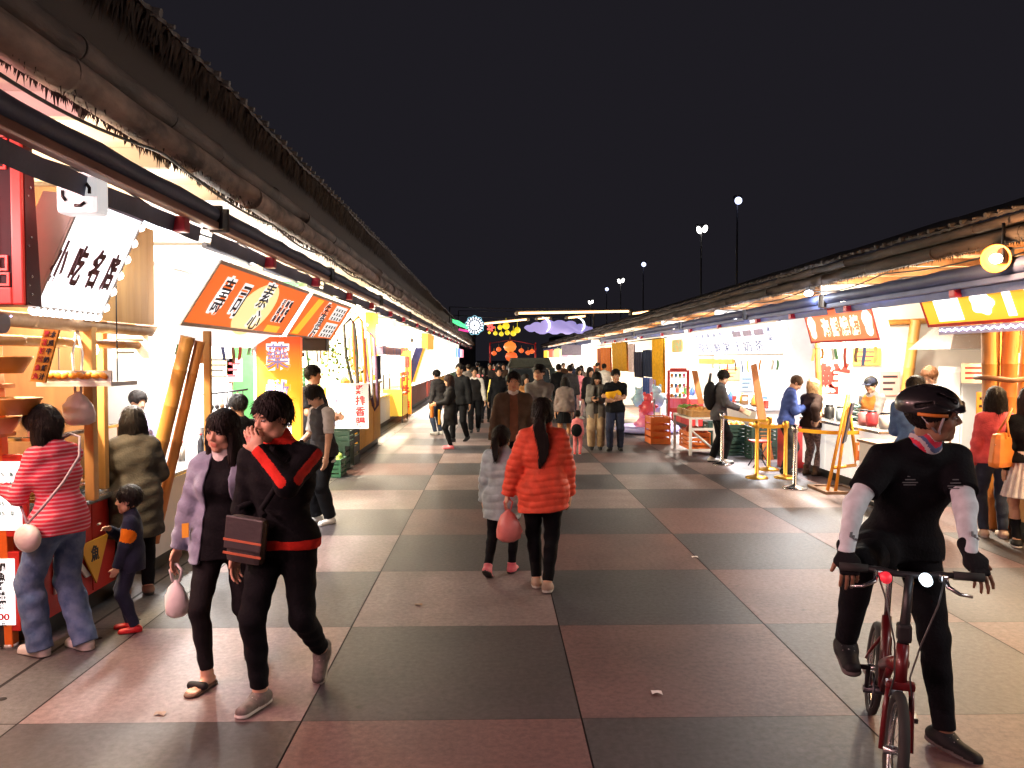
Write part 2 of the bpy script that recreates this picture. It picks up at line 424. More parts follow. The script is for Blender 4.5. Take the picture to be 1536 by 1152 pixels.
    for a in 'lr':                                   # hands and feet
        w, d, n, cu = J[a + 'wr'], J[a + 'hd'], J[a + 'pn'], J[a + 'cu']; x = 1 if a == 'l' else -1
        b = d.cross(n) * x                           # towards the thumb: knuckle row axis
        if b.dot(V((0, -1, 0))) < 0 and not (lpn if a == 'l' else rpn): b = -b
        fs_ = 1. if not kid else .85
        D.cone(S(w), S(w + d * .05), .026 * s, .030 * s, .02 * s, np.array(n), .62)
        D.cone(S(w + d * .055 - b * .022), S(w + d * .055 + b * .022), .026 * s, .026 * s, .02 * s, np.array(n), .5)
        for i in range(4):
            off = (i - 1.5) * .0195; p = w + d * (.085 - abs(i - 1.4) * .004) - b * off
            L = (.040, .045, .043, .034)[i] * fs_; dd = (d - b * (off * 5 * spread)).normalized(); c0 = cu * (.85 + .12 * i)
            rr = (.0088, .009, .0088, .0078)[i] * s * (1.25 if res > .008 else 1.)
            for j in range(3):
                an_ = c0 * (.5 + .35 * j); dd = (dd * math.cos(an_) + n * math.sin(an_)).normalized()
                p2 = p + dd * L * (1, .68, .55)[j]
                D.cone(S(p), S(p2), rr * (1 - .08 * j), rr * (.92 - .08 * j), .005 * s); p = p2
        t0 = w + d * .028 + b * .026; td = (d * .72 + b * .62 + n * .30).normalized(); t1 = t0 + td * .042; td = (td + n * .35 * cu + d * .25).normalized(); t2 = t1 + td * .03
        D.cone(S(t0), S(t1), .0125 * s, .0105 * s, .012 * s); D.cone(S(t1), S(t2), .0105 * s, .009 * s, .006 * s)
        an, fd, fu = J[a + 'an'], J[a + 'fd'], J[a + 'fu']; lt_ = fd.cross(fu)
        hl = an - fu * .045 - fd * .03; to = an - fu * .062 + fd * .135
        D.cone(S(an), S(an - fu * .04), .038 * s, .036 * s, .02 * s)
        bare = not shoes or shoes[0] == 'sandal'
        D.cone(S(hl), S(to - (0 if bare else 1) * fd * .03), .036 * s * (1 if bare else .8), .024 * s * (1 if bare else .7), .02 * s, np.array(fu), .8)
        if res < .009 and bare:
            for i in range(5):
                tb = to + lt_ * ((i - 2) * .016) - fd * (abs(i - 1.5) * .006)
                D.cone(S(tb), S(tb + fd * .045), .012 * s, .010 * s, .006 * s)
    zmin = lambda X, Y, Z: -Z + .002 + 0 * X + 0 * Y
    D.clip(zmin)
    lipc = hp(0, .09, -.061)
    def bm(c):
        u = (c - lipc) @ hR / HS; l = (np.abs(u[:, 0]) < .022) & (np.abs(u[:, 2]) < .013) & (u[:, 1] < .012)
        return np.where(l & (res < .011) & (not faceless), 1, 0)
    sk = SKIN[skin]
    ms = mat('skin_' + skin, sk, .5, var=.12, scale=25, bump=.05, bscale=120, spec=.35)
    lip = mat('lips_' + skin, (sk[0] * .75, sk[1] * .45, sk[2] * .45), .45, var=.1)
    vs, fs = D.mesh(); np_mesh('body', vs, fs, [ms, lip], root, bm)
    bodyD = D
    # ---------------- eyes and brows
    if res < .011 and not faceless:
        for x in (-1, 1):
            b = B(); c = hp(.031 * x, .0835, .0105)
            b.ball(V(c), (.0145 * HS, .0125 * HS, .0052 * HS), 16, 12, 0, Matrix(hR.tolist()))
            b.ball(V(hp(.031 * x, .0915, .0105)), (.0070 * HS, .0055 * HS, .0056 * HS), 12, 8, 1, Matrix(hR.tolist()))
            o = b.done('eye', [mat('eye_white', (.42, .38, .36), .3, var=0), mat('iris', (.02, .012, .009), .15, var=0)], root, True)
            b = B(); b.tube([V(hp((.031 + t) * x, .097 - abs(t) * .35 - .002, .030 + .003 * (1 - (t / .018) ** 2))) for t in (-.018, -.009, 0, .009, .018)], [.0016 * HS, .0032 * HS, .0036 * HS, .003 * HS, .0014 * HS], 6)
            b.done('eyebrow', [mat('brow', (.02, .015, .014), .8, var=0)], root, True)
    # ---------------- hair
    if hair:
        ln = dict(short=0, buzz=0, bob=.13, bobfull=.12, long=.36, longer=.46, pony=.10, ponylong=.10, bun=0, midback=.42).get(hair, 0)
        pl, ph = [hc + V((0, 0, .2)), hc - V((0, 0, .2 + max(ln, .55 if hair == 'ponylong' else .32 if hair == 'pony' else 0) * 1.15))], None
        lo2 = np.min([np.array(p) for p in pl], 0) * s - .2 * HS; hi2 = np.max([np.array(p) for p in pl], 0) * s + .2 * HS
        D = SDF(lo2, hi2, res); th = .012 if hair == 'buzz' else .019
        D.ell(hp(0, -.016, .036), np.array((.078 + th, .096 + th, .088 + th)) * HS, hR, .02 * s)
        if hair in ('bob', 'bobfull', 'long', 'longer', 'midback', 'pony', 'ponylong'): D.ell(hp(0, -.05, -.02), np.array((.082, .07, .085)) * HS, hR, .03 * s)
        fr = {'bob': .022, 'bobfull': .018, 'long': .022, 'longer': .02, 'midback': .03}.get(hair, .064)
        sub = lambda c, r, k=.012: D.ell(c, np.array(r) * HS, hR, k * s, 'sub')
        sub(hp(0, .105, fr - .098), (.066, .075, .098))            # opens the face
        if not ln:
            for x in (-1, 1): sub(hp(.09 * x, .035, -.06), (.04, .05, .075))
            D.cone(hp(-.1, -.06, -.125), hp(.1, -.06, -.125), .07 * HS, .07 * HS, .02 * s, op='sub')
            D.cone(hp(-.1, .02, -.125), hp(.1, .02, -.125), .075 * HS, .075 * HS, .02 * s, op='sub')
        if ln and hair not in ('pony', 'ponylong'):
            dn = np.array((0, 0, -1.)) * s
            for x in (-1, -.5, 0, .5, 1):
                yb = -.075 + .06 * abs(x)
                a = hp(.072 * x, yb, -.02); b = a + dn * ln * (1 if abs(x) < 1 else .9) + hR @ np.array((.012 * x, .0 if ln < .2 else .03 + .02 * (1 - abs(x)), 0)) * HS
                D.cone(a, b, .046 * HS, (.04 if ln < .2 else .028) * HS, .03 * s)
            if ln > .2 or hair == 'bob':
                for x in (-1, 1):
                    a = hp(.074 * x, .012, .0); b = a + dn * min(ln * .85, .3) + hR @ np.array((.012 * x, -.006, 0)) * HS
                    D.cone(a, b, .03 * HS, .02 * HS, .02 * s)
        if hair in ('pony', 'ponylong'):
            P0 = hp(0, -.115, .02); L = .50 if hair == 'ponylong' else .28; wv = .02 if hair == 'ponylong' else .008
            for x in (-1, 1): D.ell(hp(.06 * x, -.03, -.015), np.array((.035, .05, .05)) * HS, hR, .03 * s)
            ns = 7; prev = P0
            for i in range(1, ns + 1):
                f = i / ns; base = np.array((math.sin(f * 7.) * wv, .055 * math.sin(f * 3.0) + .03 * f, -L * f)) * s
                p = P0 + hR @ np.array((0, .01, 0)) * HS + base
                r = (.036 + .018 * math.sin(f * 3.0) - .02 * f ** 3) * HS * (1.0 if hair == 'ponylong' else .75)
                D.cone(prev, p, r * 1.0, r, .02 * s); prev = p
            b = B(); b.lathe(V(P0 + np.array((0, .004, -.01)) * s), [(.03 * HS, -.012), (.037 * HS, -.004), (.037 * HS, .004), (.03 * HS, .012)], 14, 0, (0, .5, -1)); b.done('hair_tie', [cloth('hair_tie', (.03, .02, .03))], root, True)
        if hair == 'bun': D.ell(hp(0, -.12, .03), np.array((.045, .04, .045)) * HS, hR, .02 * s)
        cx = hp(0, -.02, 0)
        D.disp(lambda X, Y, Z: (.004 if ln == 0 else .002) * HS * np.sin(60 * X + 20 * np.sin(40 * Y) ) * np.sin(75 * Y + 30 * Z) + .0028 * HS * np.sin(46 * np.arctan2(X - cx[0], Y - cx[1]) + 18 * (Z - cx[2]) + 3 * np.sin(25 * (Z - cx[2]))) + .002 * np.sin(33 * X + 41 * Z + 27 * Y))
        if ln and hair not in ('pony', 'ponylong'):
            zc = (hc.z - ln - .06) * s; D.clip(lambda X, Y, Z: zc - Z + .012 * np.sin(60 * X + 35 * Y))
        hm = mat('hair_%d_%d' % (haircol[0] * 1000, haircol[2] * 1000), haircol, .55, var=.45, scale=60, bump=.5, bscale=90, spec=.16, stretch=(1.6, 1.6, .12))
        vs, fs = D.mesh()
        if res < .0125 and not faceless and hair != 'buzz':   # loose strands
            rg_ = np.random.RandomState(len(label)); u_ = (vs[fs].mean(1) - S(hc)) @ hR / HS; fk = fs[~((-u_[:, 1] > .03) & (u_[:, 2] < .055))]; nf = min(1100, len(fk)); pk = fk[rg_.choice(len(fk), nf, replace=False)]
            e1, e2 = vs[pk[:, 2]] - vs[pk[:, 0]], vs[pk[:, 3]] - vs[pk[:, 1]]; nn = np.cross(e1, e2); nn /= np.maximum(np.linalg.norm(nn, axis=1, keepdims=True), 1e-9)
            c_ = vs[pk].mean(1); dn = np.array((0, 0, -1.)) + .5 * (c_ - cx) / (.1 * HS) * (0.6 if not ln else .15) + rg_.normal(0, .22, (nf, 3)); dn -= nn * (dn * nn).sum(1, keepdims=True) * .92; dn /= np.maximum(np.linalg.norm(dn, axis=1, keepdims=True), 1e-9)
            L = rg_.uniform(.022, .05, (nf, 1)) * HS * (1 if not ln else 1.5); wv = np.cross(dn, nn) * .0016 * HS
            tip = c_ + dn * L + nn * rg_.uniform(.001, .007, (nf, 1)) * HS; md = c_ + dn * L * .5 + nn * .004 * HS
            k0 = len(vs); vs = np.concatenate([vs, c_ - wv, c_ + wv, md + wv, md - wv, tip + wv * .25, tip - wv * .25]); i_ = np.arange(nf) + k0
            fs = np.concatenate([fs, np.stack([i_, i_ + nf, i_ + 2 * nf, i_ + 3 * nf], 1), np.stack([i_ + 3 * nf, i_ + 2 * nf, i_ + 4 * nf, i_ + 5 * nf], 1)])
        np_mesh('hair', vs, fs, [hm], root)
    # ---------------- clothes: (kind, name, material, options)
    for it in wear:
        kind, nm, m = it[:3]; o = dict(it[3]) if len(it) > 3 else {}
        t = o.get('t', .012) * s; D = SDF(lo - .1 * s, hi + .1 * s, o.get('res', res)); mf = None; mats = m if isinstance(m, list) else [m]
        if kind == 'top':
            torso(D, t, .04, o.get('kb', 1.)); 
            fl = o.get('flare', 0)
            hem = o.get('hem', .80)
            if hem < .86 or fl:
                D.cone(S(pel + up * .08 - lat * .03), S(pel + lat * .0 + V((0, 0, hem - pel.z - .03))), .135 * bulk * s + t, (.15 + fl) * bulk * s + t, .04 * s, cf_, .85)
            if hem < .93:
                for a_ in 'lr':
                    h_, k_ = J[a_ + 'hip'], J[a_ + 'kn']; D.cone(S(h_), S(h_ + (k_ - h_) * .4), .088 * bulk ** .7 * s + t + .006 * s, .082 * bulk ** .7 * s + t + .006 * s, .05 * s)
            if o.get('sleeve', 1.) > 0: arms(D, t, o.get('sleeve', 1.) , .03, o.get('aw', 1.), cuff=o.get('cuff'))
            if o.get('collar'): D.cone(S(neck - up * .06), S(neck + up * o['collar'] + (hq @ V((0, -1, 0))) * .012), .068 * s + t * .5, .066 * s + t * .3, .03 * s)
            if o.get('hood'):
                D.cone(S(neck - up * .035 - cf * .075 - lat * .05), S(neck - up * .035 - cf * .075 + lat * .05), .055 * s, .055 * s, .03 * s)
                for x in (-1, 1): D.cone(S(neck - up * .02 + lat * .075 * x - cf * .03), S(neck - up * .05 + lat * .065 * x + cf * .06), .032 * s, .025 * s, .03 * s)
            if o.get('puff'):
                fz = o['puff']; D.disp(lambda X, Y, Z: -.008 * s * np.abs(np.sin(fz * (Z + .012 * np.sin(14 * X) + .01 * np.sin(9 * Y)))) ** .7 + .003 * s + .0022 * s * np.sin(70 * X + 12 * Z) * np.sin(55 * Y - 20 * Z))
            D.disp(wr(o.get('fold', .0028) * s, len(label) % 7))
            hz = hem * s; sl = o.get('slope', 0.)
            keep = D.d.copy()
            D.clip(lambda X, Y, Z: np.where(Z < hz + .06 * s, hz - Z + sl * X + .004 * np.sin(20 * X), -1.) if not o.get('armclip') else -1. + 0 * X)
            # sleeves hang below the hem: give them back
            D2 = SDF(lo - .1 * s, hi + .1 * s, o.get('res', res))
            if o.get('sleeve', 1.) > 0:
                arms(D2, t, o.get('sleeve', 1.), .02, o.get('aw', 1.), cuff=o.get('cuff'))
                if o.get('puff'): D2.disp(lambda X, Y, Z: -.011 * s * np.abs(np.sin(fz * Z)) ** .7 + .004 * s)
                D2.disp(wr(o.get('fold', .0028) * s, len(label) % 7)); D.d = np.minimum(D.d, D2.d)
            for a in 'lr':                            # clean cuffs
                fr = o.get('sleeve', 1.)
                if fr > 0:
                    e, w_, sh = J[a + 'el'], J[a + 'wr'], J[a + 'sh']
                    p = (e + (w_ - e) * ((fr - .5) / .5)) if fr > .5 else (sh + (e - sh) * (fr / .5)); n_ = ((w_ - e) if fr > .5 else (e - sh)).normalized()
                    p = np.array(p + n_ * .012) * s; n_ = np.array(n_); rr = .13 * s
                    sl_, P = D.sub(p - rr, p + rr)
                    if sl_:
                        qd = (P[0] - p[0]) * n_[0] + (P[1] - p[1]) * n_[1] + (P[2] - p[2]) * n_[2]; rad = np.sqrt((P[0] - p[0]) ** 2 + (P[1] - p[1]) ** 2 + (P[2] - p[2]) ** 2)
                        D.d[sl_] = np.where(rad < .12 * s, np.maximum(D.d[sl_], qd), D.d[sl_])
            nk = np.array(neck + cf * .05 + up * o.get('nz', .0)) * s
            if not o.get('collar'): D.ell(nk + np.array(up) * .055 * s, np.array((.062, .075, .085)) * s * o.get('nr', 1.), None, .01 * s, 'sub')
            if o.get('open'):
                w0, w1 = o['open']
                c0 = np.array(chest) * s
                def opf(X, Y, Z):
                    x = (X - c0[0]) * lat_[0] + (Y - c0[1]) * lat_[1]; y = (X - c0[0]) * cf_[0] + (Y - c0[1]) * cf_[1]
                    tt = np.clip((Z - hz) / ((neck.z) * s - hz), 0, 1); w = (w0 + (w1 - w0) * tt) * s
                    return np.where((y > .02 * s) & (Z < (neck.z + .03) * s), w - np.abs(x), -1.)
                armd = D2.d
                D.d = np.where(armd < .0, D.d, np.maximum(D.d, np.broadcast_to(opf(D.ax[0][:, None, None], D.ax[1][None, :, None], D.ax[2][None, None, :]), D.d.shape)))
            if o.get('armstripe'):
                which = o['armstripe']
                def mf(c):
                    r = np.zeros(len(c), int)
                    for a in which:
                        x = 1 if a == 'l' else -1
                        for p, q_, out in ((S(J[a + 'sh']), S(J[a + 'el']), S(lat * x * .8 + up * .2 + cf * .55)), (S(J[a + 'el']), S(J[a + 'wr']), S(o.get('fo', lat * x)))):
                            ab = q_ - p; tt = ((c - p) @ ab) / (ab @ ab); cl = p + np.clip(tt, 0, 1)[:, None] * ab
                            n_ = ab / np.linalg.norm(ab); out = out - n_ * (out @ n_); out = out / np.linalg.norm(out)
                            dv = c - cl; h = dv @ out; sdw = np.linalg.norm(dv - h[:, None] * out, axis=1)
                            r |= ((tt > -.12) & (tt < 1.12) & (h > 0) & (sdw < .026 * s) & (h < .11 * s)).astype(int)
                    if o.get('band'): r |= ((c[:, 2] < hz + o['band'] * s) & (np.abs(c[:, 0] - pel.x * s) < .22 * s)).astype(int)
                    if o.get('redcollar'): r |= ((c[:, 2] > (neck.z - .02) * s) & (np.linalg.norm(c[:, :2] - np.array(neck)[:2] * s, axis=1) < .10 * s)).astype(int)
                    return r
            elif o.get('mf'): mf = lambda c: o['mf'](c / s, J)
        elif kind == 'legs':
            torso(D, min(t, .004 * s), .04); legs(D, t, o.get('lo', o.get('t', .012)) * s, .03, o.get('cut', 1.), o.get('w', 1.))
            tz = o.get('top', pel.z + .07) * s; D.disp(wr(o.get('fold', .003) * s, 2.1, .8)); D.clip(lambda X, Y, Z: Z - tz + 0 * X)
            for a in 'lr':
                kn, an = J[a + 'kn'], J[a + 'an']; p = np.array(kn + (an - kn) * o.get('cut', 1.)) * s; n_ = np.array((an - kn).normalized())
                sl_, P = D.sub(p - .16 * s, p + .16 * s)
                if sl_:
                    qd = (P[0] - p[0]) * n_[0] + (P[1] - p[1]) * n_[1] + (P[2] - p[2]) * n_[2]
                    rad = np.sqrt((P[0] - p[0]) ** 2 + (P[1] - p[1]) ** 2 + (P[2] - p[2]) ** 2); D.d[sl_] = np.where(rad < .15 * s, np.maximum(D.d[sl_], qd), D.d[sl_])
        elif kind == 'skirt':
            z0 = pel.z + o.get('up', .10); z1 = o['hem']
            D.cone(S(V((pel.x, pel.y, z0))), S(V((pel.x, pel.y, z1 - .02))), .118 * bulk * s + t, o.get('r', .2) * bulk * s, .03 * s, cf_, .85)
            ct = np.array(pel) * s; D.disp(lambda X, Y, Z: o.get('pleat', .006) * s * np.sin(o.get('np', 16) * np.arctan2(X - ct[0], Y - ct[1])) * np.clip((z0 * s - Z) / (.2 * s), 0, 1))
            D.clip(lambda X, Y, Z: np.maximum(z1 * s - Z, Z - z0 * s) + 0 * X)
        elif kind == 'hat':
            D.ell(hp(0, -.014, .04), np.array((.102, .118, .098)) * HS, hR, .02 * s)
            ctr = hp(0, 0, .045); n_ = hR @ np.array((0, 0, 1.))
            D.clip(lambda X, Y, Z: -((X - ctr[0]) * n_[0] + (Y - ctr[1]) * n_[1] + (Z - ctr[2]) * n_[2]))
            if o.get('brim'): D.cone(hp(-.05, .10, .05), hp(.05, .10, .05), .05 * HS, .05 * HS, .01 * s, hR @ np.array((0, 0, 1.)), .12)
        elif kind == 'scarf':
            D.cone(S(neck - up * .04), S(neck + up * .04 + (hq @ V((0, -1, 0))) * .02), .078 * s, .066 * s, .02 * s); D.disp(wr(.006 * s, 1.)); 
            z0 = (neck.z - .065) * s; D.clip(lambda X, Y, Z: z0 - Z + 0 * X)
            if o.get('mf'): mf = lambda c: o['mf'](c / s, J)
        elif kind == 'sleeves':
            for a in o['which']:
                e, w_, sh = J[a + 'el'], J[a + 'wr'], J[a + 'sh']; q0 = sh + (e - sh) * o.get('from', .45)
                D.cone(S(q0), S(e), .050 * s + t, .043 * s + t, .02 * s); D.cone(S(e), S(w_), .043 * s + t, .030 * s + t, .02 * s)
            D.disp(wr(.0018 * s, 1.3))
        elif kind == 'gloves':
            for a in o['which']:
                w, d, n = J[a + 'wr'], J[a + 'hd'], J[a + 'pn']; x = 1 if a == 'l' else -1; b = d.cross(n) * x
                D.cone(S(w - d * .03), S(w + d * .05), .034 * s, .036 * s, .02 * s, np.array(n), .72); D.cone(S(w + d * .055 - b * .022), S(w + d * .055 + b * .022), .033 * s, .033 * s, .02 * s, np.array(n), .62)
                D.cone(S(w + d * .028 + b * .026), S(w + d * .05 + b * .045), .018 * s, .015 * s, .01 * s)
                for i in range(4):
                    off = (i - 1.5) * .0195; p = w + d * .08 - b * off; D.cone(S(p), S(p + (d + n * .3 * J[a + 'cu']).normalized() * .025), .0125 * s, .0125 * s, .006 * s)
        vs, fs = D.mesh()
        if len(fs): np_mesh(nm, vs, fs, mats, root, mf)
    # ---------------- shoes
    if shoes:
        nm, m = shoes[0], shoes[1]; sole = shoes[2] if len(shoes) > 2 else mat('sole_white', (.6, .58, .55), .6); hi_ = shoes[3] if len(shoes) > 3 else 0
        for a in 'lr':
            an, fd, fu = J[a + 'an'], J[a + 'fd'], J[a + 'fu']; D = SDF(S(an) - .26 * s, S(an) + .26 * s, min(res, .010))
            lt_ = fd.cross(fu)
            hl = an - fu * .045 - fd * .035; to = an - fu * .058 + fd * .150
            if nm == 'sandal':
                D.cone(S(an - fu * .074 - fd * .03), S(an - fu * .074 + fd * .155), .047 * s, .05 * s, .02 * s, np.array(fu), .35)
                D.cone(S(an - fu * .045 + fd * .10 - lt_ * .045), S(an - fu * .045 + fd * .10 + lt_ * .045), .026 * s, .026 * s, .01 * s, np.array(fd), 1.)
            else:
                D.cone(S(hl), S(to), .047 * s, .04 * s, .03 * s, np.array(fu), .82); D.cone(S(an - fu * .03), S(hl + fd * .05), .05 * s, .05 * s, .03 * s)
                if hi_: D.cone(S(an + fu * hi_), S(an), .052 * s, .05 * s, .02 * s)
                D.cone(S(hl - fu * .028), S(to - fu * .016), .047 * s, .044 * s, .006 * s, np.array(fu), .35)
            pl_ = np.array(an - fu * .083) * s; n_ = np.array(fu); tp = np.array(an + fu * (hi_ + .012)) * s
            D.clip(lambda X, Y, Z: np.maximum(-((X - pl_[0]) * n_[0] + (Y - pl_[1]) * n_[1] + (Z - pl_[2]) * n_[2]), (X - tp[0]) * n_[0] + (Y - tp[1]) * n_[1] + (Z - tp[2]) * n_[2]))
            vs, fs = D.mesh()
            so = np_mesh(nm, vs, fs, [m, sole], root, lambda c: (((c - pl_) @ n_) < .024 * s).astype(int))
            if res < .0082 and nm == 'shoe':
                b = B()
                for i in range(4):
                    o = an + fd * (.045 + .022 * i) - fu * (.012 + .011 * i); b.tube([(o - lt_ * .026) * s, (o + fu * .008) * s, (o + lt_ * .026) * s], .0035 * s, 5)
                b.done('laces', [mat('lace', (.5, .48, .46), .7)], so, True)
    root['_h'] = H
    return root, {k: (V(v) * s if isinstance(v, Vector) and k[1:] not in ('fd', 'fu', 'hd', 'pn') else v) for k, v in J.items()}, bodyD
def world(root, p):
    return root.location + Matrix.Rotation(root.rotation_euler.z, 3, 'Z') @ V(p)
# ---------------------------------------------------------------- camera, night sky
cam = bpy.data.cameras.new('camera'); cam.lens = F * 36 / 1536; cam.sensor_width = 36; cam.clip_start = .05; cam.clip_end = 2000
co = bpy.data.objects.new('camera', cam); COL.objects.link(co); co.location = (0, 0, CAMH)
co.rotation_euler = (math.pi / 2 - PIT, 0, -YAW); SC.camera = co
W = bpy.data.worlds.new('World'); SC.world = W; W.use_nodes = True
bg = W.node_tree.nodes['Background']; bg.inputs['Color'].default_value = (.0122, .0111, .0150, 1); bg.inputs['Strength'].default_value = 1.0
SC.view_settings.view_transform = 'Standard'; SC.view_settings.look = 'None'; SC.view_settings.exposure = 0.0
cy = SC.cycles; cy.max_bounces = 6; cy.diffuse_bounces = 3; cy.glossy_bounces = 3; cy.transmission_bounces = 5; cy.sample_clamp_indirect = 4; cy.sample_clamp_direct = 30
cy.use_denoising = True; cy.caustics_reflective = False; cy.caustics_refractive = False

# ---------------------------------------------------------------- ground and paving
T, TX, TY = 1.5, -1.029, 4.237
gd = B(); gd.surf(lambda u, v: V((-400 + 800 * u, -300 + 900 * v, -.012)), 2, 2, 0, False)
tag(gd.done('ground', [mat('asphalt', (.05, .05, .052), .8, scale=3, bump=.2)]), kind='structure')
def floor_mat(n, c, r, c2):
    m = mat(n, c, r, col2=c2, scale=1.7, spec=.45)
    nt = m.node_tree; N = nt.nodes; L = nt.links; b = N['Principled BSDF']; mp = N['Mapping']
    mx = [x for x in N if x.type == 'MIX'][0]
    t = N.new('ShaderNodeTexNoise'); t.inputs['Scale'].default_value = 26; t.inputs['Detail'].default_value = 8; t.inputs['Roughness'].default_value = .7
    g = N.new('ShaderNodeTexNoise'); g.inputs['Scale'].default_value = 240; g.inputs['Detail'].default_value = 2
    s1 = N.new('ShaderNodeMapRange'); s1.inputs[1].default_value = .3; s1.inputs[2].default_value = .72; s1.inputs[3].default_value = .58; s1.inputs[4].default_value = 1.18
    s2 = N.new('ShaderNodeMapRange'); s2.inputs[1].default_value = .3; s2.inputs[2].default_value = .7; s2.inputs[3].default_value = .8; s2.inputs[4].default_value = 1.2
    v = N.new('ShaderNodeTexVoronoi'); v.inputs['Scale'].default_value = 2.1; v.inputs['Randomness'].default_value = 1
    s3 = N.new('ShaderNodeMapRange'); s3.inputs[1].default_value = .02; s3.inputs[2].default_value = .075; s3.inputs[3].default_value = .4; s3.inputs[4].default_value = 1
    w = N.new('ShaderNodeTexWhiteNoise'); L.new(v.outputs['Color'], w.inputs['Vector']); gt = N.new('ShaderNodeMath'); gt.operation = 'GREATER_THAN'; gt.inputs[1].default_value = .5
    L.new(w.outputs['Value'], gt.inputs[0]); mxx = N.new('ShaderNodeMath'); mxx.operation = 'MAXIMUM'; L.new(gt.outputs[0], mxx.inputs[0])
    for q in (t, g, v): L.new(mp.outputs[0], q.inputs['Vector'])
    L.new(t.outputs['Fac'], s1.inputs[0]); L.new(g.outputs['Fac'], s2.inputs[0]); L.new(v.outputs['Distance'], s3.inputs[0]); L.new(s3.outputs[0], mxx.inputs[1])
    m1 = N.new('ShaderNodeMath'); m1.operation = 'MULTIPLY'; L.new(s1.outputs[0], m1.inputs[0]); L.new(s2.outputs[0], m1.inputs[1])
    m2 = N.new('ShaderNodeMath'); m2.operation = 'MULTIPLY'; L.new(m1.outputs[0], m2.inputs[0]); L.new(mxx.outputs[0], m2.inputs[1])
    mm = N.new('ShaderNodeMix'); mm.data_type = 'RGBA'; mm.blend_type = 'MULTIPLY'; mm.inputs[0].default_value = 1
    L.new(mx.outputs[2], mm.inputs[6]); L.new(m2.outputs[0], mm.inputs[7]); L.new(mm.outputs[2], b.inputs['Base Color'])
    rr = N.new('ShaderNodeMapRange'); rr.inputs[3].default_value = r + .16; rr.inputs[4].default_value = r - .1; L.new(t.outputs['Fac'], rr.inputs[0]); L.new(rr.outputs[0], b.inputs['Roughness'])
    bp = N.new('ShaderNodeBump'); bp.inputs['Strength'].default_value = .12; bp.inputs['Distance'].default_value = .01; L.new(g.outputs['Fac'], bp.inputs['Height']); L.new(bp.outputs[0], b.inputs['Normal'])
    return m
FD = [floor_mat('paver_dark', (.042, .039, .049), .5, (.031, .029, .037)), floor_mat('paver_dark_reddish', (.042, .033, .039), .5, (.030, .024, .029))]
FL = [floor_mat('paver_light', (.215, .160, .162), .5, (.150, .106, .108)), floor_mat('paver_light_reddish', (.135, .070, .068), .5, (.098, .050, .050))]
FM = [floor_mat('paver_grey', (.10, .097, .10), .5, (.08, .077, .082)), mat('joint', (.012, .011, .012), .9, var=0)]
pv = B()
pv.add([(-7, -12, -.005), (10, -12, -.005), (10, 95, -.005), (-7, 95, -.005)], [(0, 1, 2, 3)], 5)
for r in range(-11, 58):
    for c in range(-1, 7):
        x, y = TX + c * T, TY + r * T; g = .0045; h = .002
        dark = (c + r) % 2 == 0
        red = c >= 1 and r < 4  # near right columns take mostly the reddish slabs
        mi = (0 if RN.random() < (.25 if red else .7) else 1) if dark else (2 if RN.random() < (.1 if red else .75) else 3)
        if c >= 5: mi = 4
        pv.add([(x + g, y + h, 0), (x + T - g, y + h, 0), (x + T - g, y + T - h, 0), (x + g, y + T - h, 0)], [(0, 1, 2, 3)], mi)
    y = TY + r * T
    for x0, x1 in ((-2.905, -2.535), (-4.6, -2.93), (-6.9, -4.62)):
        if x0 > -3 or r % 2 == 0:
            k = T if x0 > -3 else 2 * T
            pv.add([(x0, y + .004, 0), (x1, y + .004, 0), (x1, y + k - .004, 0), (x0, y + k - .004, 0)], [(0, 1, 2, 3)], 4)
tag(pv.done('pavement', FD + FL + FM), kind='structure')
dr = B()
for i in range(26):
    dr.lathe((-2.72 + RN.uniform(-.12, .14), 2.6 + i * .9 + RN.uniform(-.3, .3), .0), [(0, .004), (.022, .004), (.026, .0)], 10)
tag(dr.done('drain_holes', [mat('joint', (0, 0, 0))]), kind='structure')

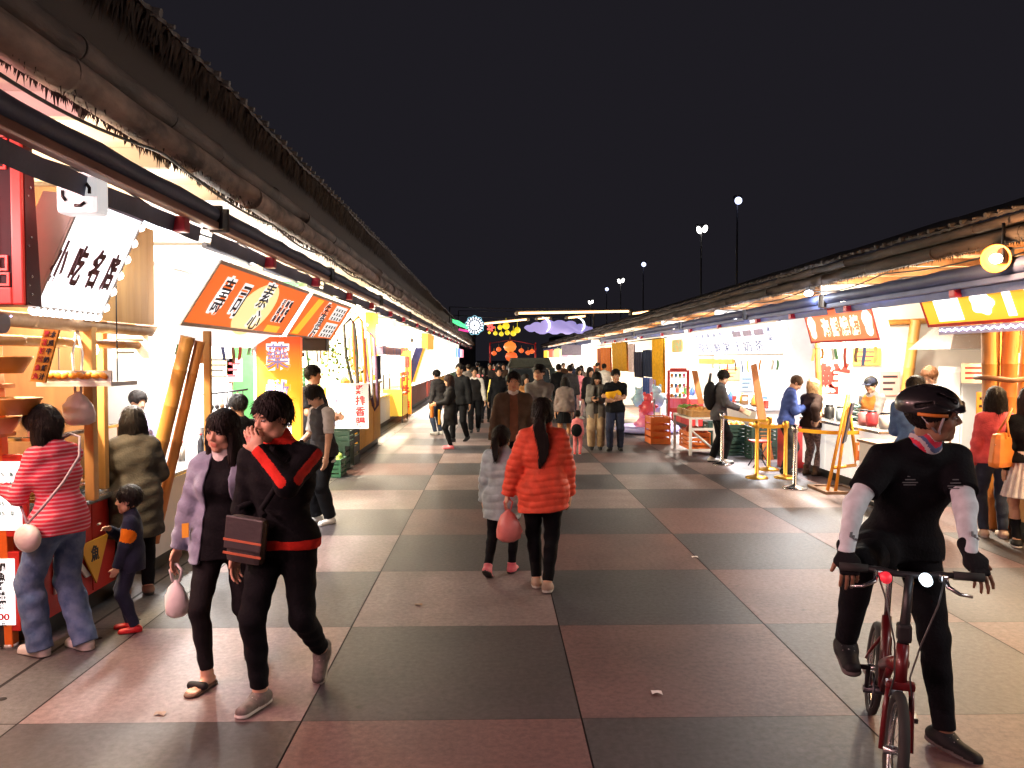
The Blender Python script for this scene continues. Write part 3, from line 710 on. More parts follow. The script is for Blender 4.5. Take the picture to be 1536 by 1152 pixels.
# ---------------------------------------------------------------- the two market halls
bark = mat('bamboo_weathered', (.27, .195, .165), .8, col2=(.05, .036, .034), scale=5, bump=.6, bscale=22, stretch=(1, .5, 1))
bark2 = mat('bamboo_dark', (.10, .07, .062), .8, col2=(.03, .024, .024), scale=6, bump=.5, bscale=30, stretch=(1, .3, 1))
tilem = mat('roof_sheet', (.075, .062, .062), .7, col2=(.035, .03, .032), scale=5, bump=.3)
straw = mat('straw', (.05, .035, .028), .9, col2=(.025, .018, .016), scale=20)
cream = mat('ceiling_board', (.72, .66, .6), .7, var=.1, scale=3)
wallw = mat('wall_white', (.78, .76, .73), .6, var=.06, scale=4)
pole = mat('bamboo_varnished', (.50, .24, .055), .45, col2=(.36, .15, .03), scale=5, bump=.1, stretch=(1, 1, .15))
def hall(sg, xe, ze, zlog, rl, xb, label):
    h = thing('market_hall', (sg * xe, 38, 0), label, 'building')
    Y0, Y1 = -5, 84
    b = B()                                        # corrugated roof with its lip against the sky
    n = int((Y1 - Y0) / .06)
    def rf(u, v, dz=0.):
        y = Y0 + (Y1 - Y0) * u; x = xe - .06 + v * 3.9
        return V((sg * x, y, ze + v * 1.25 + .020 * abs(math.sin(y * math.pi / .21)) + .014 * math.sin(y * 1.3) + .008 * math.sin(y * 4.1) + dz))
    b.surf(lambda u, v: rf(u, v), n, 3); b.surf(lambda u, v: rf(u, v, -.03) if True else 0, n, 3)
    b.surf(lambda u, v: rf(u, 0, -.03 * v), n, 1)
    for i in range(int((26 - Y0) / .21)):            # round tile ends along the near lip
        y = Y0 + (i + .5) * .21; b.cyl((sg * (xe - .10), y, ze + .006), (sg * (xe + .25), y, ze + .085), .020 + .008 * math.sin(i * 2.3), None, 7)
    b.done('roof', [tilem], h)
    b = B(); b.span((sg * (xe + .14), Y0, zlog + .02), (sg * (xe + .18), Y1, ze + .01)); b.done('fascia', [mat('fascia_wood', (.035, .026, .025), .9, scale=4, stretch=(1, .2, 1))], h)
    for k, (dx, dz, r, m) in enumerate(((0, 0, rl, bark if sg < 0 else bark2), (.03, rl + .085, rl * .72, bark2))):
        b = B(); y = Y0
        while y < Y1:
            L = RN.uniform(.9, 1.9) if y < 30 else 2.5; y2 = min(y + L, Y1); jx, jz = RN.uniform(-.008, .008), RN.uniform(-.01, .01)
            rr = r * RN.uniform(.96, 1.04)
            b.tube([(sg * (xe + dx) + jx, y, zlog + dz + jz), (sg * (xe + dx) + jx, y + .02, zlog + dz + jz), (sg * (xe + dx), y + L * .5, zlog + dz - .004), (sg * (xe + dx) + jx, y2 - .02, zlog + dz + jz), (sg * (xe + dx), y2, zlog + dz)], [rr * 1.03, rr * .99, rr * .97, rr * .99, rr * 1.04], 16)
            y = y2
        b.done('eave_log', [m], h)
    b = B()                                        # ragged straw under the logs
    y = Y0
    while y < Y1:
        d = 1 if y < 22 else 3
        for q in range(4):
            x = sg * (xe + RN.uniform(-.05, .12)); L = RN.uniform(.015, .055) * (1.8 if RN.random() < .07 else 1); w = RN.uniform(.006, .016) * d
            p = V((x, y, zlog - rl * .62)); e = p + V((RN.uniform(-.02, .02), RN.uniform(-.04, .04), -L))
            b.add([p + V((-.008, -w, .04)), p + V((-.008, w, .04)), p + V((.010, 0, .04)), e], [(0, 1, 3), (1, 2, 3), (2, 0, 3)])
        y += .014 * d * RN.uniform(.6, 1.6)
    for i in range(5200 if sg < 0 else 0):                              # shaggy strands hanging from the roof lip
        y = Y0 + 38 * (i / 5200) ** 1.15; p = V((sg * (xe - .05 + RN.uniform(0, .12)), y, ze - .02)); L = RN.uniform(.04, .20); w = RN.uniform(.008, .022); e = p + V((sg * RN.uniform(0, .07), RN.uniform(-.05, .05), -L))
        b.add([p + V((-.008, -w, .02)), p + V((-.008, w, .02)), p + V((.010, 0, .02)), e], [(0, 1, 3), (1, 2, 3), (2, 0, 3)])
    tag(b.done('straw_fringe', [straw], h), kind='stuff')
    b = B()
    b.span((sg * (xe + .19), Y0, 3.27 if sg > 0 else 3.44), (sg * xb, Y1, 3.30 if sg > 0 else 3.47))
    for i in range(int((Y1 - Y0) / 1.2)): b.span((sg * (xe + .22), Y0 + i * 1.2, 3.17 if sg > 0 else 3.30), (sg * (xb - .1), Y0 + i * 1.2 + .07, 3.268 if sg > 0 else 3.438))
    b.done('ceiling', [cream if sg < 0 else mat('ceiling_wood', (.30, .13, .04), .7, col2=(.20, .085, .025), scale=4, stretch=(1, .1, 1))], h)
    b = B(); b.span((sg * xb, Y0, 0), (sg * (xb + .12), Y1, 4.2)); b.done('back_wall', [wallw], h)
    return h
HL = hall(-1, 2.12, 4.03, 3.34, .10, 5.6, 'long low hall with corrugated lip and bamboo eave above the left stalls')
HR = hall(1, 5.0, 3.36, 3.13, .075, 8.6, 'long low hall with corrugated lip and bamboo eave above the right stalls')
def bamboo(name, a, bb, r, m, label, cat='post', group=None, parent=None, n=7):
    b = B(); a, bb = V(a), V(bb)
    for i in range(n):
        p, q = a + (bb - a) * (i / n), a + (bb - a) * ((i + 1) / n); d = (q - p) * .05
        b.tube([p, p + d, (p + q) / 2, q - d, q], [r * 1.05, r, r * .97, r, r * 1.05], 12, 0, i in (0, n - 1))
    if parent: return b.done(name, [m], parent)
    return b.top(name, [m], label, cat, group)

# ---------------------------------------------------------------- lamps
tubeglow = glow('tube_glow', (1, .97, .92), 14, sample=False); steel = mat('steel_painted', (.5, .5, .5), .4, .2, var=.1)
dkmetal = mat('dark_metal', (.05, .05, .06), .4, .6, var=.1); chrome = mat('chrome', (.7, .7, .7), .18, 1, var=.05)
def area(name, loc, sx, sy, W_, col, parent, rot=(0, 0, 0)):
    l = bpy.data.lights.new(name, 'AREA'); l.shape = 'RECTANGLE'; l.size = sx; l.size_y = sy; l.energy = W_; l.color = col
    o = bpy.data.objects.new(name, l); COL.objects.link(o); o.rotation_euler = rot
    if parent: o.parent = parent; o.location = V(loc) - ORG[parent]
    else: o.location = loc
    return o
def point(name, loc, r, W_, col, parent):
    l = bpy.data.lights.new(name, 'POINT'); l.shadow_soft_size = r; l.energy = W_; l.color = col
    o = bpy.data.objects.new(name, l); COL.objects.link(o); o.parent = parent; o.location = V(loc) - ORG[parent]; return o
def tube_lamp(c, L, W_, col, label, tilt=0., group='tube lamps under the stall ceilings', ax='y'):
    c = V(c); t = thing('tube_lamp', c, label, 'lamp', group)
    d = V((0, L / 2, 0)) if ax == 'y' else V((L / 2, 0, 0))
    b = B(); b.box(c + V((0, 0, .03)), (.09, L + .06, .04) if ax == 'y' else (L + .06, .09, .04), bev=.008); b.done('housing', [steel], t)
    b = B(); b.cyl(c - d - V((0, 0, .012)), c + d - V((0, 0, .012)), .016, None, 10); b.done('tube', [glow('tube_%d' % (col[2] * 100), col, 22, sample=False)], t)
    area('tube_light', c - V((0, 0, .04)), .07 if ax == 'y' else L, L if ax == 'y' else .07, W_ * (.75 if W_ > 60 and abs(tilt) < 45 else 1), col, t, (0, RAD(tilt), 0))
    if W_ > 60 and abs(tilt) < 45: point('tube_glow_light', c - V((0, 0, .16)), .09, W_ * .55, col, t)
    if W_ > 60: area('tube_light', c + V((0, 0, .06)), .05, L, W_ * (.22 if c.x < 0 else .07), col, t, (math.pi, 0, 0))
    return t
def bulb_lamp(c, r, W_, col, label, cord=.3, group='bare bulbs in the stalls'):
    c = V(c); t = thing('bulb_lamp', c, label, 'lamp', group)
    b = B(); b.ball(c, r, 14, 10); b.cyl(c + V((0, 0, r * .7)), c + V((0, 0, r * 1.5)), r * .5, r * .45, 12); b.done('bulb', [glow('bulb_%d' % (col[2] * 100), col, 18, sample=False)], t)
    b = B(); b.cyl(c + V((0, 0, r * 1.4)), c + V((0, 0, r * 2.4)), r * .55, r * .5, 12); b.cyl(c + V((0, 0, r * 2.4)), c + V((0, 0, cord)), .006, None, 6); b.done('socket', [dkmetal], t)
    point('bulb_light', c - V((0, 0, r + .03)), r, W_, col, t)
    return t
# ---------------------------------------------------------------- awnings
navy = mat('awning_navy', (.05, .075, .16), .6, var=.2, scale=6, bump=.15)
navyR = mat('awning_blue', (.10, .13, .30), .55, var=.25, scale=5, bump=.15)
bronze = mat('awning_bar', (.30, .16, .13), .35, .4, var=.15, scale=3)
redcap = mat('awning_cap_red', (.45, .02, .05), .4, var=.1)
def awning(sg, x, z, y0, y1, label, arms=2, rollm=None, big=False):
    t = thing('awning', (sg * x, (y0 + y1) / 2, z), label, 'awning', 'folded awnings along the eaves')
    rm = rollm or navy
    b = B(); n = 14; r0 = .062 if not big else .08
    b.tube([(sg * x, y0 + (y1 - y0) * i / n, z - .006 * math.sin(i * 1.9)) for i in range(n + 1)], [r0 * (1 + .05 * math.sin(i * 2.3)) for i in range(n + 1)], 14); b.done('fabric_roll', [rm], t)
    b = B(); b.box((sg * (x - .015), (y0 + y1) / 2, z - r0 - .034), (.075, y1 - y0, .062), bev=.012); b.done('front_bar', [bronze if not big else rm], t)
    b = B(); b.surf(lambda u, v: V((sg * (x + .07 + .02 * v + .008 * math.sin(u * (y1 - y0) * 9)), y0 + .05 + (y1 - y0 - .1) * u, z - r0 - .055 - (.11 if not big else .09) * v)), int((y1 - y0) * 12), 3)
    b.surf(lambda u, v: V((sg * (x + .074 + .02 * v + .008 * math.sin(u * (y1 - y0) * 9)), y0 + .05 + (y1 - y0 - .1) * u, z - r0 - .055 - (.11 if not big else .09) * v)), int((y1 - y0) * 12), 3); b.done('valance', [rm], t)
    for e in (y0, y1):
        b = B(); b.box((sg * x, e, z - .03), (.16, .03, .19), bev=.012); b.done('end_cap', [dkmetal], t)
    for i in range(arms):
        ya = y0 + (y1 - y0) * (i + .8) / arms; p = V((sg * (x + .05), ya, z - .17)); q = V((sg * (x + .42), ya + .55, z - .10)); w = V((sg * (x + .62), ya - .25, z - .03))
        b = B(); b.tube([p, q], .026, 8); b.tube([q, w], .032, 8); b.ball(q, .042, 10, 6)
        a = b.done('folding_arm', [dkmetal], t)
        b = B(); b.box(p, (.10, .11, .11), bev=.015); b.done('elbow_cap', [redcap], a)
    return t
LA = [(-4.8, 1.0), (1.15, 6.35), (6.5, 10.6), (10.75, 15.2), (15.4, 20.5), (20.7, 27.6), (27.9, 36), (36.3, 46), (46.4, 58), (58.4, 80)]
LAn = ['at the very front end of the left eave', 'with a red capped arm above the red framed sign', 'above the orange sushi signboard', 'above the green vegetable stall', 'above the yellow counter panel',
       'beyond the hanging bags on the left', 'above the tall orange banner', 'behind the man in the black waistcoat, left eave', 'far down the left eave near the lanterns', 'farthest down the left eave']
for (a, b_), n in zip(LA, LAn): awning(-1, 2.20, 3.07, a, b_, 'navy folded awning with bronze bar ' + n, 2 if b_ < 30 else 3)
RA = [(-4.8, 6.4), (6.55, 11.9), (12.1, 15.6), (15.8, 21), (21.3, 28), (28.3, 37), (37.4, 48), (48.4, 60), (60.4, 80)]
RAn = ['at the nearest end of the right eave', 'above the yellow lantern signboard', 'above the red signboard and white counter', 'above the white menu board', 'above the toy stall', 'above the clothes stall',
       'beyond the clothes stall on the right', 'far down the right eave', 'farthest down the right eave']
for (a, b_), n in zip(RA, RAn): awning(1, 5.02, 2.83, a, b_, 'blue folded awning with wide roll ' + n, 2 if b_ < 30 else 3, navyR, True)

# ---------------------------------------------------------------- stall shells
def plank(name, c, c2=None, r=.55): return mat(name, c, r, col2=c2, scale=7, bump=.12, stretch=(1, 1, .12))
wood_l = plank('wood_pale', (.55, .30, .10), (.42, .21, .06)); wood_o = plank('wood_orange', (.50, .18, .035), (.36, .11, .02)); wood_d = plank('wood_brown', (.20, .10, .045), (.13, .06, .03))
yelw = mat('paint_yellow', (.75, .38, .02), .5, var=.12); whitep = mat('paint_white', (.8, .78, .75), .45, var=.06); steelt = mat('steel_top', (.55, .56, .58), .25, .9, var=.1)
redp = mat('paint_red', (.55, .025, .02), .45, var=.15); orangep = mat('paint_orange', (.75, .16, .02), .45, var=.1); blackp = mat('paint_black', (.02, .02, .022), .4, var=.1)
greenp = mat('crate_green', (.02, .10, .05), .5, var=.2); dgreen = mat('crate_dark_green', (.012, .045, .033), .5, var=.2); lgreen = mat('panel_green', (.12, .55, .28), .5, var=.15)
paper = mat('paper_white', (.85, .83, .82), .7, var=.04); inkr = mat('ink_red', (.65, .03, .04), .6, var=.05); inkk = mat('ink_black', (.015, .015, .02), .6, var=.05); inkp = mat('ink_purple', (.25, .18, .42), .6, var=.05); inkb = mat('ink_blue', (.06, .09, .35), .6, var=0)
def stall(sg, y0, y1, xf, xb, label, front, top, h=.9, side=None, tilt=20, lamps=(60, (1, .93, .82)), desc='', counter=True, cy=None, wall=None, nl=2, kick=True, zl=2.9):
    t = thing('market_stall', (sg * xf, (y0 + y1) / 2, 0), label, 'market stall', 'stalls of the night market')
    c0, c1 = cy or (y0 + .12, y1 - .12)
    if counter:
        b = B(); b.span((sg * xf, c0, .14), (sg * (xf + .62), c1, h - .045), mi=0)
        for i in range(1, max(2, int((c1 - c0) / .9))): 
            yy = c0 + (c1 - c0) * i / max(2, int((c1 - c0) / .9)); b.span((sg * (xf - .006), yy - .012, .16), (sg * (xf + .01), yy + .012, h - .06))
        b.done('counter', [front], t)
        b = B(); b.span((sg * (xf - .05), c0 - .03, h - .043), (sg * (xf + .66), c1 + .03, h), bev=.012); b.done('counter_top', [top], t)
        if kick: b = B(); b.span((sg * (xf + .05), c0 + .02, 0), (sg * (xf + .55), c1 - .02, .138)); b.done('plinth', [blackp], t)
    b = B(); b.span((sg * (xf + .35), y1 - .05, 0), (sg * (xb - .01), y1, 3.22 if sg > 0 else 3.39)); b.done('side_panel', [side or wallw], t)
    b = B(); b.span((sg * (xb - .03), y0 + .02, .02), (sg * (xb - .004), y1 - .07, 3.21 if sg > 0 else 3.38)); b.done('rear_panel', [wall or wallw], t)
    for k in range(2):
        b = B(); zz = 1.25 + .45 * k; b.span((sg * (xb - .34), y0 + .3, zz), (sg * (xb - .035), y1 - .3, zz + .03), bev=.006); b.done('shelf', [whitep if k else wood_l], t)
    w, cl = lamps
    for i in range(nl):
        yy = y0 + (y1 - y0) * (i + .5) / nl
        tube_lamp((sg * (xf + .55), yy, zl), 1.2, w, cl, 'tube lamp %s in the %s' % (('at the near end', 'at the far end')[i] if nl > 1 else 'alone', desc), tilt=tilt * sg)
    return t

def lightbox(name, tl, tr, br, bl, dep, face, label, cat='sign', frame=None, group=None, fw=.035, sidem=None):
    """lit box: its face given by four corners as a viewer sees them, pushed back by dep"""
    tl, tr, br, bl, dep = V(tl), V(tr), V(br), V(bl), V(dep); c = (tl + tr + br + bl) / 4
    t = thing(name, c, label, cat, group); xd = (tr - tl).normalized(); yd = (tl - bl).normalized(); n = xd.cross(yd).normalized()
    b = B(); b.prism([bl, br, tr, tl], dep); b.done('box', [sidem or whitep], t)
    b = B(); o = n * .004; k = fw * .8
    b.prism([bl + o + xd * k + yd * k, br + o - xd * k + yd * k, tr + o - xd * k - yd * k, tl + o + xd * k - yd * k], n * .004); f = b.done('face', [face], t)
    b = B(); o = n * .002
    for p, q in ((bl, br), (tl, tr)):
        s_ = yd if p is bl else -yd
        b.prism([p + o, q + o, q + o + s_ * fw, p + o + s_ * fw], n * .014)
    for p, q in ((bl, tl), (br, tr)):
        s_ = xd if p is bl else -xd
        b.prism([p + o + yd * fw * 1.02, q + o - yd * fw * 1.02, q + o - yd * fw * 1.02 + s_ * fw, p + o + yd * fw * 1.02 + s_ * fw], n * .012)
    b.done('frame', [frame or whitep], t)
    return t, c, xd, yd, n
def letters(t, items, m, name='lettering', rim=None, lift=.012):
    """items: (text, centre, xdir, ydir, w, h, bold)"""
    if rim:
        b = B()
        for s_, o, x, y, w, h, bo in items: write(b, s_, V(o) + V(x).cross(V(y)).normalized() * (lift - .003), x, y, w * 1.22, h * 1.17, bo + .085, .002)
        b.done('letter_rim', [rim], t)
    b = B()
    for s_, o, x, y, w, h, bo in items: write(b, s_, V(o) + V(x).cross(V(y)).normalized() * (lift + (.003 if rim else 0)), x, y, w, h, bo, .003)
    return b.done(name, [m], t)
Y_, X_, Z_ = V((0, 1, 0)), V((1, 0, 0)), V((0, 0, 1))

# ================================================================ LEFT ROW
red_face = glow('sign_red_lit', (.60, .03, .025), .55, (.5, .03, .03))
# stall behind the camera and the stall of the red framed sign
stall(-1, -4.6, -.1, 3.15, 5.6, 'left stall with white wall, standing behind the photographer', redp, steelt, desc='left stall behind the photographer', lamps=(75, (1, .55, .52)), tilt=50)
stall(-1, .05, 4.5, 3.2, 5.6, 'left stall with red counter at the near edge of the photo', redp, wood_d, h=1.0, side=wood_l, desc='red counter stall at the near left edge', lamps=(120, (1, .50, .48)), tilt=52, cy=(.2, 3.3))
stall(-1, 4.6, 6.95, 3.08, 5.6, 'left stall with red counter front behind the woman in stripes', redp, steelt, h=.88, side=wood_d, desc='stall behind the woman in stripes', lamps=(200, (1, .76, .46)), nl=2, cy=(5.5, 6.83))
stall(-1, 7.05, 10.5, 3.05, 5.6, 'bright white food stall under the orange sushi sign', whitep, steelt, h=.86, side=wallw, desc='white stall under the sushi sign', lamps=(300, (1, .95, .88)))
stall(-1, 10.6, 15.1, 3.3, 5.6, 'vegetable stall with yellow walls and green panels', lgreen, wood_l, h=.85, side=lgreen, wall=yelw, desc='vegetable stall', lamps=(260, (1, .80, .50)), counter=True, cy=(12.2, 14.9))
stall(-1, 15.2, 18.6, 2.62, 5.6, 'stall with tall yellow counter panel and white top beyond the vegetables', yelw, whitep, h=1.42, desc='yellow counter stall', lamps=(320, (1, .86, .62)), kick=True)
stall(-1, 18.7, 24, 3.1, 5.6, 'stall of white canopies next past the yellow counter', whitep, steelt, desc='white canopy stall', lamps=(330, (1, .85, .60)), side=yelw)
stall(-1, 24.1, 30, 3.15, 5.6, 'left stall with yellow racks beside the tall orange banner', yelw, wood_l, desc='yellow rack stall', lamps=(330, (1, .82, .55)))
stall(-1, 30.1, 37, 3.1, 5.6, 'left stall with rosy counter behind the tall orange banner', mat('counter_rose', (.42, .16, .14), .6), steelt, desc='rosy counter stall', lamps=(330, (1, .86, .66)))

# red framed sign box facing up the lane
tl, br = V((-3.35, 4.55, 3.26)), V((-2.615, 4.55, 2.235))
t = thing('sign_box', (-3.0, 4.6, 2.235), 'black sign in a thick red frame at the top left edge, with glowing letters', 'sign')
b = B(); b.prism([(-2.615, 4.55, 2.235), (-2.615, 4.55, 3.26), (-2.615, 4.62, 3.26), (-2.615, 4.70, 2.235)], (-.76, 0, 0)); b.done('box', [mat('sign_red_side', (.12, .006, .012), .35, var=.1)], t)
b = B(); b.span((-3.40, 4.538, 2.33), (-2.683, 4.549, 3.17)); b.done('face', [mat('sign_black_face', (.02, .018, .022), .6, col2=(.05, .012, .018), scale=2, spec=.15)], t)
b = B()
b.span((-2.682, 4.525, 2.237), (-2.617, 4.549, 3.258), bev=.01); b.span((-3.42, 4.528, 2.24), (-2.684, 4.549, 2.335), bev=.008); b.span((-3.42, 4.528, 3.165), (-2.684, 4.549, 3.255), bev=.008); b.done('frame', [glow('frame_red', (.70, .035, .02), .6, (.25, .01, .01))], t)
b = B()
for zc, sg in ((3.12, -1), (2.38, 1)):               # fret corners
    for (dx, dz, w, h) in ((0, 0, .075, .075), (-.09, 0, .09, .07), (0, .09, .06, .085)):
        x, z = -2.735 + dx, zc + dz * sg
        for r in ((x - w / 2, z - h / 2, x + w / 2, z - h / 2 + .012), (x - w / 2, z + h / 2 - .012, x + w / 2, z + h / 2), (x - w / 2, z - h / 2 + .012, x - w / 2 + .012, z + h / 2 - .012), (x + w / 2 - .012, z - h / 2 + .012, x + w / 2, z + h / 2 - .012)): b.span((r[0], 4.526, r[1]), (r[2], 4.537, r[3]))
b.done('fret_pattern', [glow('fret_red', (.8, .05, .04), .7)], t)
letters(t, [('吉', (-3.02, 4.538, 2.64), X_, Z_, .44, .50, .05)], glow('neon_warm', (1, .42, .10), 5))
b = B(); b.tube([(-3.15, 4.52, 2.40), (-2.86, 4.52, 2.40), (-2.79, 4.52, 2.47), (-2.79, 4.52, 2.83), (-2.86, 4.52, 2.90), (-3.15, 4.52, 2.90)], .014, 8); b.done('neon_outline', [glow('neon_red', (1, .05, .05), 4)], t)
b = B()
for z in (3.1, 2.9, 2.62, 2.4, 2.3): b.ball((-2.612, 4.60, z), .008, 8, 5); b.ball((-2.612, 4.575, z - .05), .006, 8, 5)
b.done('screw', [chrome], t)

# pipe wrapped with blue lights
t = thing('wrapped_pipe', (-2.85, 4.3, 2.13), 'grey pipe wrapped with tiny blue white fairy lights, under the red framed sign', 'pipe')
b = B(); b.tube([(-3.6, 4.45, 2.14), (-2.9, 4.45, 2.14), (-2.68, 4.45, 2.13)], .055, 12); b.tube([(-2.78, 4.48, 2.12), (-2.86, 4.50, 1.7), (-2.9, 4.5, 1.62)], [.03, .045, .02], 10); b.done('pipe', [mat('pipe_grey', (.22, .22, .26), .4, .4)], t)
b = B(); b.tube([V((-3.5 + i * .02, 4.45 + .066 * math.cos(i * 1.1), 2.14 + .066 * math.sin(i * 1.1))) for i in range(40)], .004, 5); b.done('wire', [blackp], t)
b = B()
for i in range(46):
    if i < 30: b.ball((-3.4 + i * .025, 4.45 + .07 * math.cos(i * 2.4) - .01, 2.14 + .07 * math.sin(i * 2.4)), .006, 6, 4)
    else: b.ball((-2.84 + RN.uniform(-.07, .08), 4.42, 2.06 - (i - 30) * .024), .006, 6, 4)
b.done('fairy_bulb', [glow('fairy_blue', (.45, .5, 1), 7, sample=False)], t)

# red posts and boards at the near left corner
t = thing('corner_post', (-3.27, 5.38, 0), 'orange red corner post with a dark edge, beside the menu signs', 'post')
b = B(); b.box((-3.27, 5.38, 1.04), (.055, .075, 2.06), Matrix.Rotation(RAD(-2.0), 3, 'Y'), bev=.008); b.done('post', [orangep], t)
b = B(); b.box((-3.335, 5.37, 1.06), (.05, .05, 2.1), Matrix.Rotation(RAD(-3.2), 3, 'Y'), bev=.006); b.done('edge_strip', [blackp], t)
b = B(); b.lathe((-3.24, 5.38, 0), [(.0, 0), (.045, 0), (.045, .03), (.0, .03)], 12); b.done('foot', [steel], t)
for nm, p0, p1, fr, tx, lab in (('menu_sign', (38, 682), (-60, 806), redp, None, 'white lit menu sign in a red frame at counter height by the left edge'),
                                ('menu_poster', (28, 828), (-70, 948), redp, 1, 'white poster in a red frame near the floor at the left edge, red price')):
    a, c = at(*p0, 5.34), at(*p1, 5.34); z1, z0 = a.z, c.z; x1, x0 = a.x, c.x
    t = thing(nm, ((x0 + x1) / 2, 5.34, z0), lab, 'menu', 'menu panels by the left edge')
    b = B(); b.span((x0, 5.345, z0), (x1, 5.38, z1), bev=.006); b.done('frame', [fr], t)
    b = B(); b.span((x0 + .04, 5.336, z0 + .045), (x1 - .03, 5.344, z1 - .045)); b.done('panel', [glow('panel_lit', (1, .97, .95), 1.3 if not tx else .55, (.8, .8, .8))], t)
    b = B()
    if tx:
        for i, ch in enumerate('鯛魚雞絲粥'): write(b, ch, (x1 - .115, 5.334, z1 - .10 - i * .063), X_, Z_, .058, .06, .03, .002)
        b.done('lettering', [inkk], t); b = B(); write(b, '100', (x1 - .115, 5.334, z0 + .10), X_, Z_, .1, .045, .02, .002); b.done('price', [inkr], t)
        b = B(); write(b, '元', (x1 - .105, 5.334, z0 + .055), X_, Z_, .03, .03, .0, .002); b.done('unit', [inkk], t)
    else:
        for i in range(5):
            write(b, '飯麵湯粥菜'[i], (x1 - .09, 5.334, z1 - .13 - i * .065), X_, Z_, .026, .03, .0, .002); write(b, '35', (x1 - .16, 5.334, z1 - .13 - i * .065), X_, Z_, .04, .026, .0, .002)
        b.done('lettering', [mat('ink_green', (.1, .3, .25), .6)], t)
# yellow slanted banner with two columns of characters
P = [at(66, 494, 4.75), at(88, 495, 4.75), at(67, 574, 4.75), at(45, 572, 4.75)]
t = thing('banner', P[3], 'narrow yellow banner with red and black characters, slanting beside the fairy lights', 'banner')
b = B(); b.prism([P[3], P[2], P[1], P[0]], (0, .02, 0)); b.done('sheet', [mat('banner_yellow', (.80, .40, .03), .6, var=.05)], t)
for k, (s_, m) in enumerate((('素花枝羹魚丸', inkr), ('木瓜牛奶鮮汁', inkk))):
    b = B(); up = (P[0] - P[3]).normalized()
    for i, ch in enumerate(s_):
        f = 1 - (i + .5) / 6.2; o = P[3] + (P[0] - P[3]) * f + (P[2] - P[3]) * (.28 + .44 * k) + V((0, -.004, 0)); write(b, ch, o, X_, up, .032, .038, .03, .002)
    b.done('lettering', [m], t)

# white bulb-edged signboard
tl, tr = V((-2.42, 4.78, 2.9)), fx(214, 337, -2.42); tl.z = tr.z = 2.90; bl, br = V((-2.72, tl.y, 2.235)), V((-2.72, tr.y, 2.235))
wt, wc, xd, yd, n = lightbox('bulb_sign', tl, tr, br, bl, (-.22, 0, .02), glow('sign_white_lit', (1, .97, .96), 2.2, (.8, .8, .8)), 'white lit signboard edged with round bulbs, brown brush letters, beside the red framed sign', fw=.02)
letters(wt, [(c, wc + xd * (-.10 + .21 * (i - 1.2)) - yd * .05, (xd + yd * .0), yd, .13, .27, .03) for i, c in enumerate('小吃名店')], mat('letter_brown', (.20, .06, .09), .5))
for i in range(18):
    b = B(); b.ball(bl + (br - bl) * ((i + .5) / 12) - yd * .012 if i < 12 else br + (tr - br) * ((i - 11.5) / 6) + xd * .016, .032, 10, 6); b.done('edge_bulb', [glow('edge_bulb', (1, .95, .9), 6, sample=False)], wt)

# fan box
p = at(124, 292, 4.62); t = thing('fan_box', p - V((0, 0, .15)), 'square white ventilator box with four curved slots, above the bulb-edged signboard', 'ventilator')
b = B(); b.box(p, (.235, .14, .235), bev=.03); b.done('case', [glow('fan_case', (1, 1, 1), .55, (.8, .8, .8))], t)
for k in range(4):
    a = math.pi / 2 * k + .3; c = p + V((math.cos(a) * .078, -.072, math.sin(a) * .078)); q = V((-math.sin(a), 0, math.cos(a))); r = V((math.cos(a), 0, math.sin(a)))
    b = B(); b.tube([c - q * .03 - r * .01, c, c + q * .03 - r * .01], .010, 8); b.done('slot', [blackp], t)
b = B(); b.tube([p + V((-.03, 0, .14)), p + V((-.02, 0, .2)), p + V((.02, 0, .2)), p + V((.03, 0, .14))], .008, 8); b.done('hook', [chrome], t)
tube_lamp((-2.55, 5.9, 2.93), 1.1, 16, (.9, .95, 1), 'bluish tube lamp under the awning right of the ventilator box', 0, 'tube lamps under the awnings')

# boards and beams of the left stalls
b = B()
for i in range(9): b.span((-2.92, 5.75 + i * .13, 2.22), (-2.90, 5.877 + i * .13, 3.1), mi=0)
b.top('plank_wall', [wood_l], 'brown upright planks between the white signboard and the orange signboard', 'board')
bamboo('bamboo_beam', (-2.95, 4.7, 2.18), (-2.98, 10.4, 2.17), .05, mat('bamboo_pale', (.45, .30, .17), .6, col2=(.3, .18, .1)), 'pale bamboo beam running under the orange signboard', 'beam', n=12)
bamboo('bamboo_beam', (-3.0, 4.7, 2.05), (-3.02, 7.0, 2.05), .035, pole, 'thin yellow bamboo beam behind the woman in stripes', 'beam', n=5)
for (a, c, Y, r, m, lab) in (((282, 505), (213, 720), 7.1, .062, pole, 'thick varnished bamboo pole leaning beside the white food stall'), ((300, 512), (238, 722), 7.2, .045, wood_o, 'thinner orange pole leaning behind the thick bamboo pole')):
    bamboo('leaning_pole', at(*c, Y) - V((.05, 0, .55)), at(*a, Y), r, m, lab, 'pole', 'leaning poles', n=6)
b = B(); b.box(at(312, 600, 7.6), (.07, .05, 1.3), bev=.01); b.top('wooden_stud', [wood_l], 'pale wooden stud standing inside the white food stall', 'post')
for k, (px, lab) in enumerate(((135, 'near wooden pillar in the stall behind the woman in stripes'), (152, 'far wooden pillar in the stall behind the woman in stripes'))):
    p = at(px, 560, 5.9 + .5 * k); b = B(); b.span((p.x - .035, p.y - .035, .9), (p.x + .035, p.y + .035, 2.9), bev=.008); b.top('wooden_pillar', [wood_l], lab, 'post', 'wooden pillars')

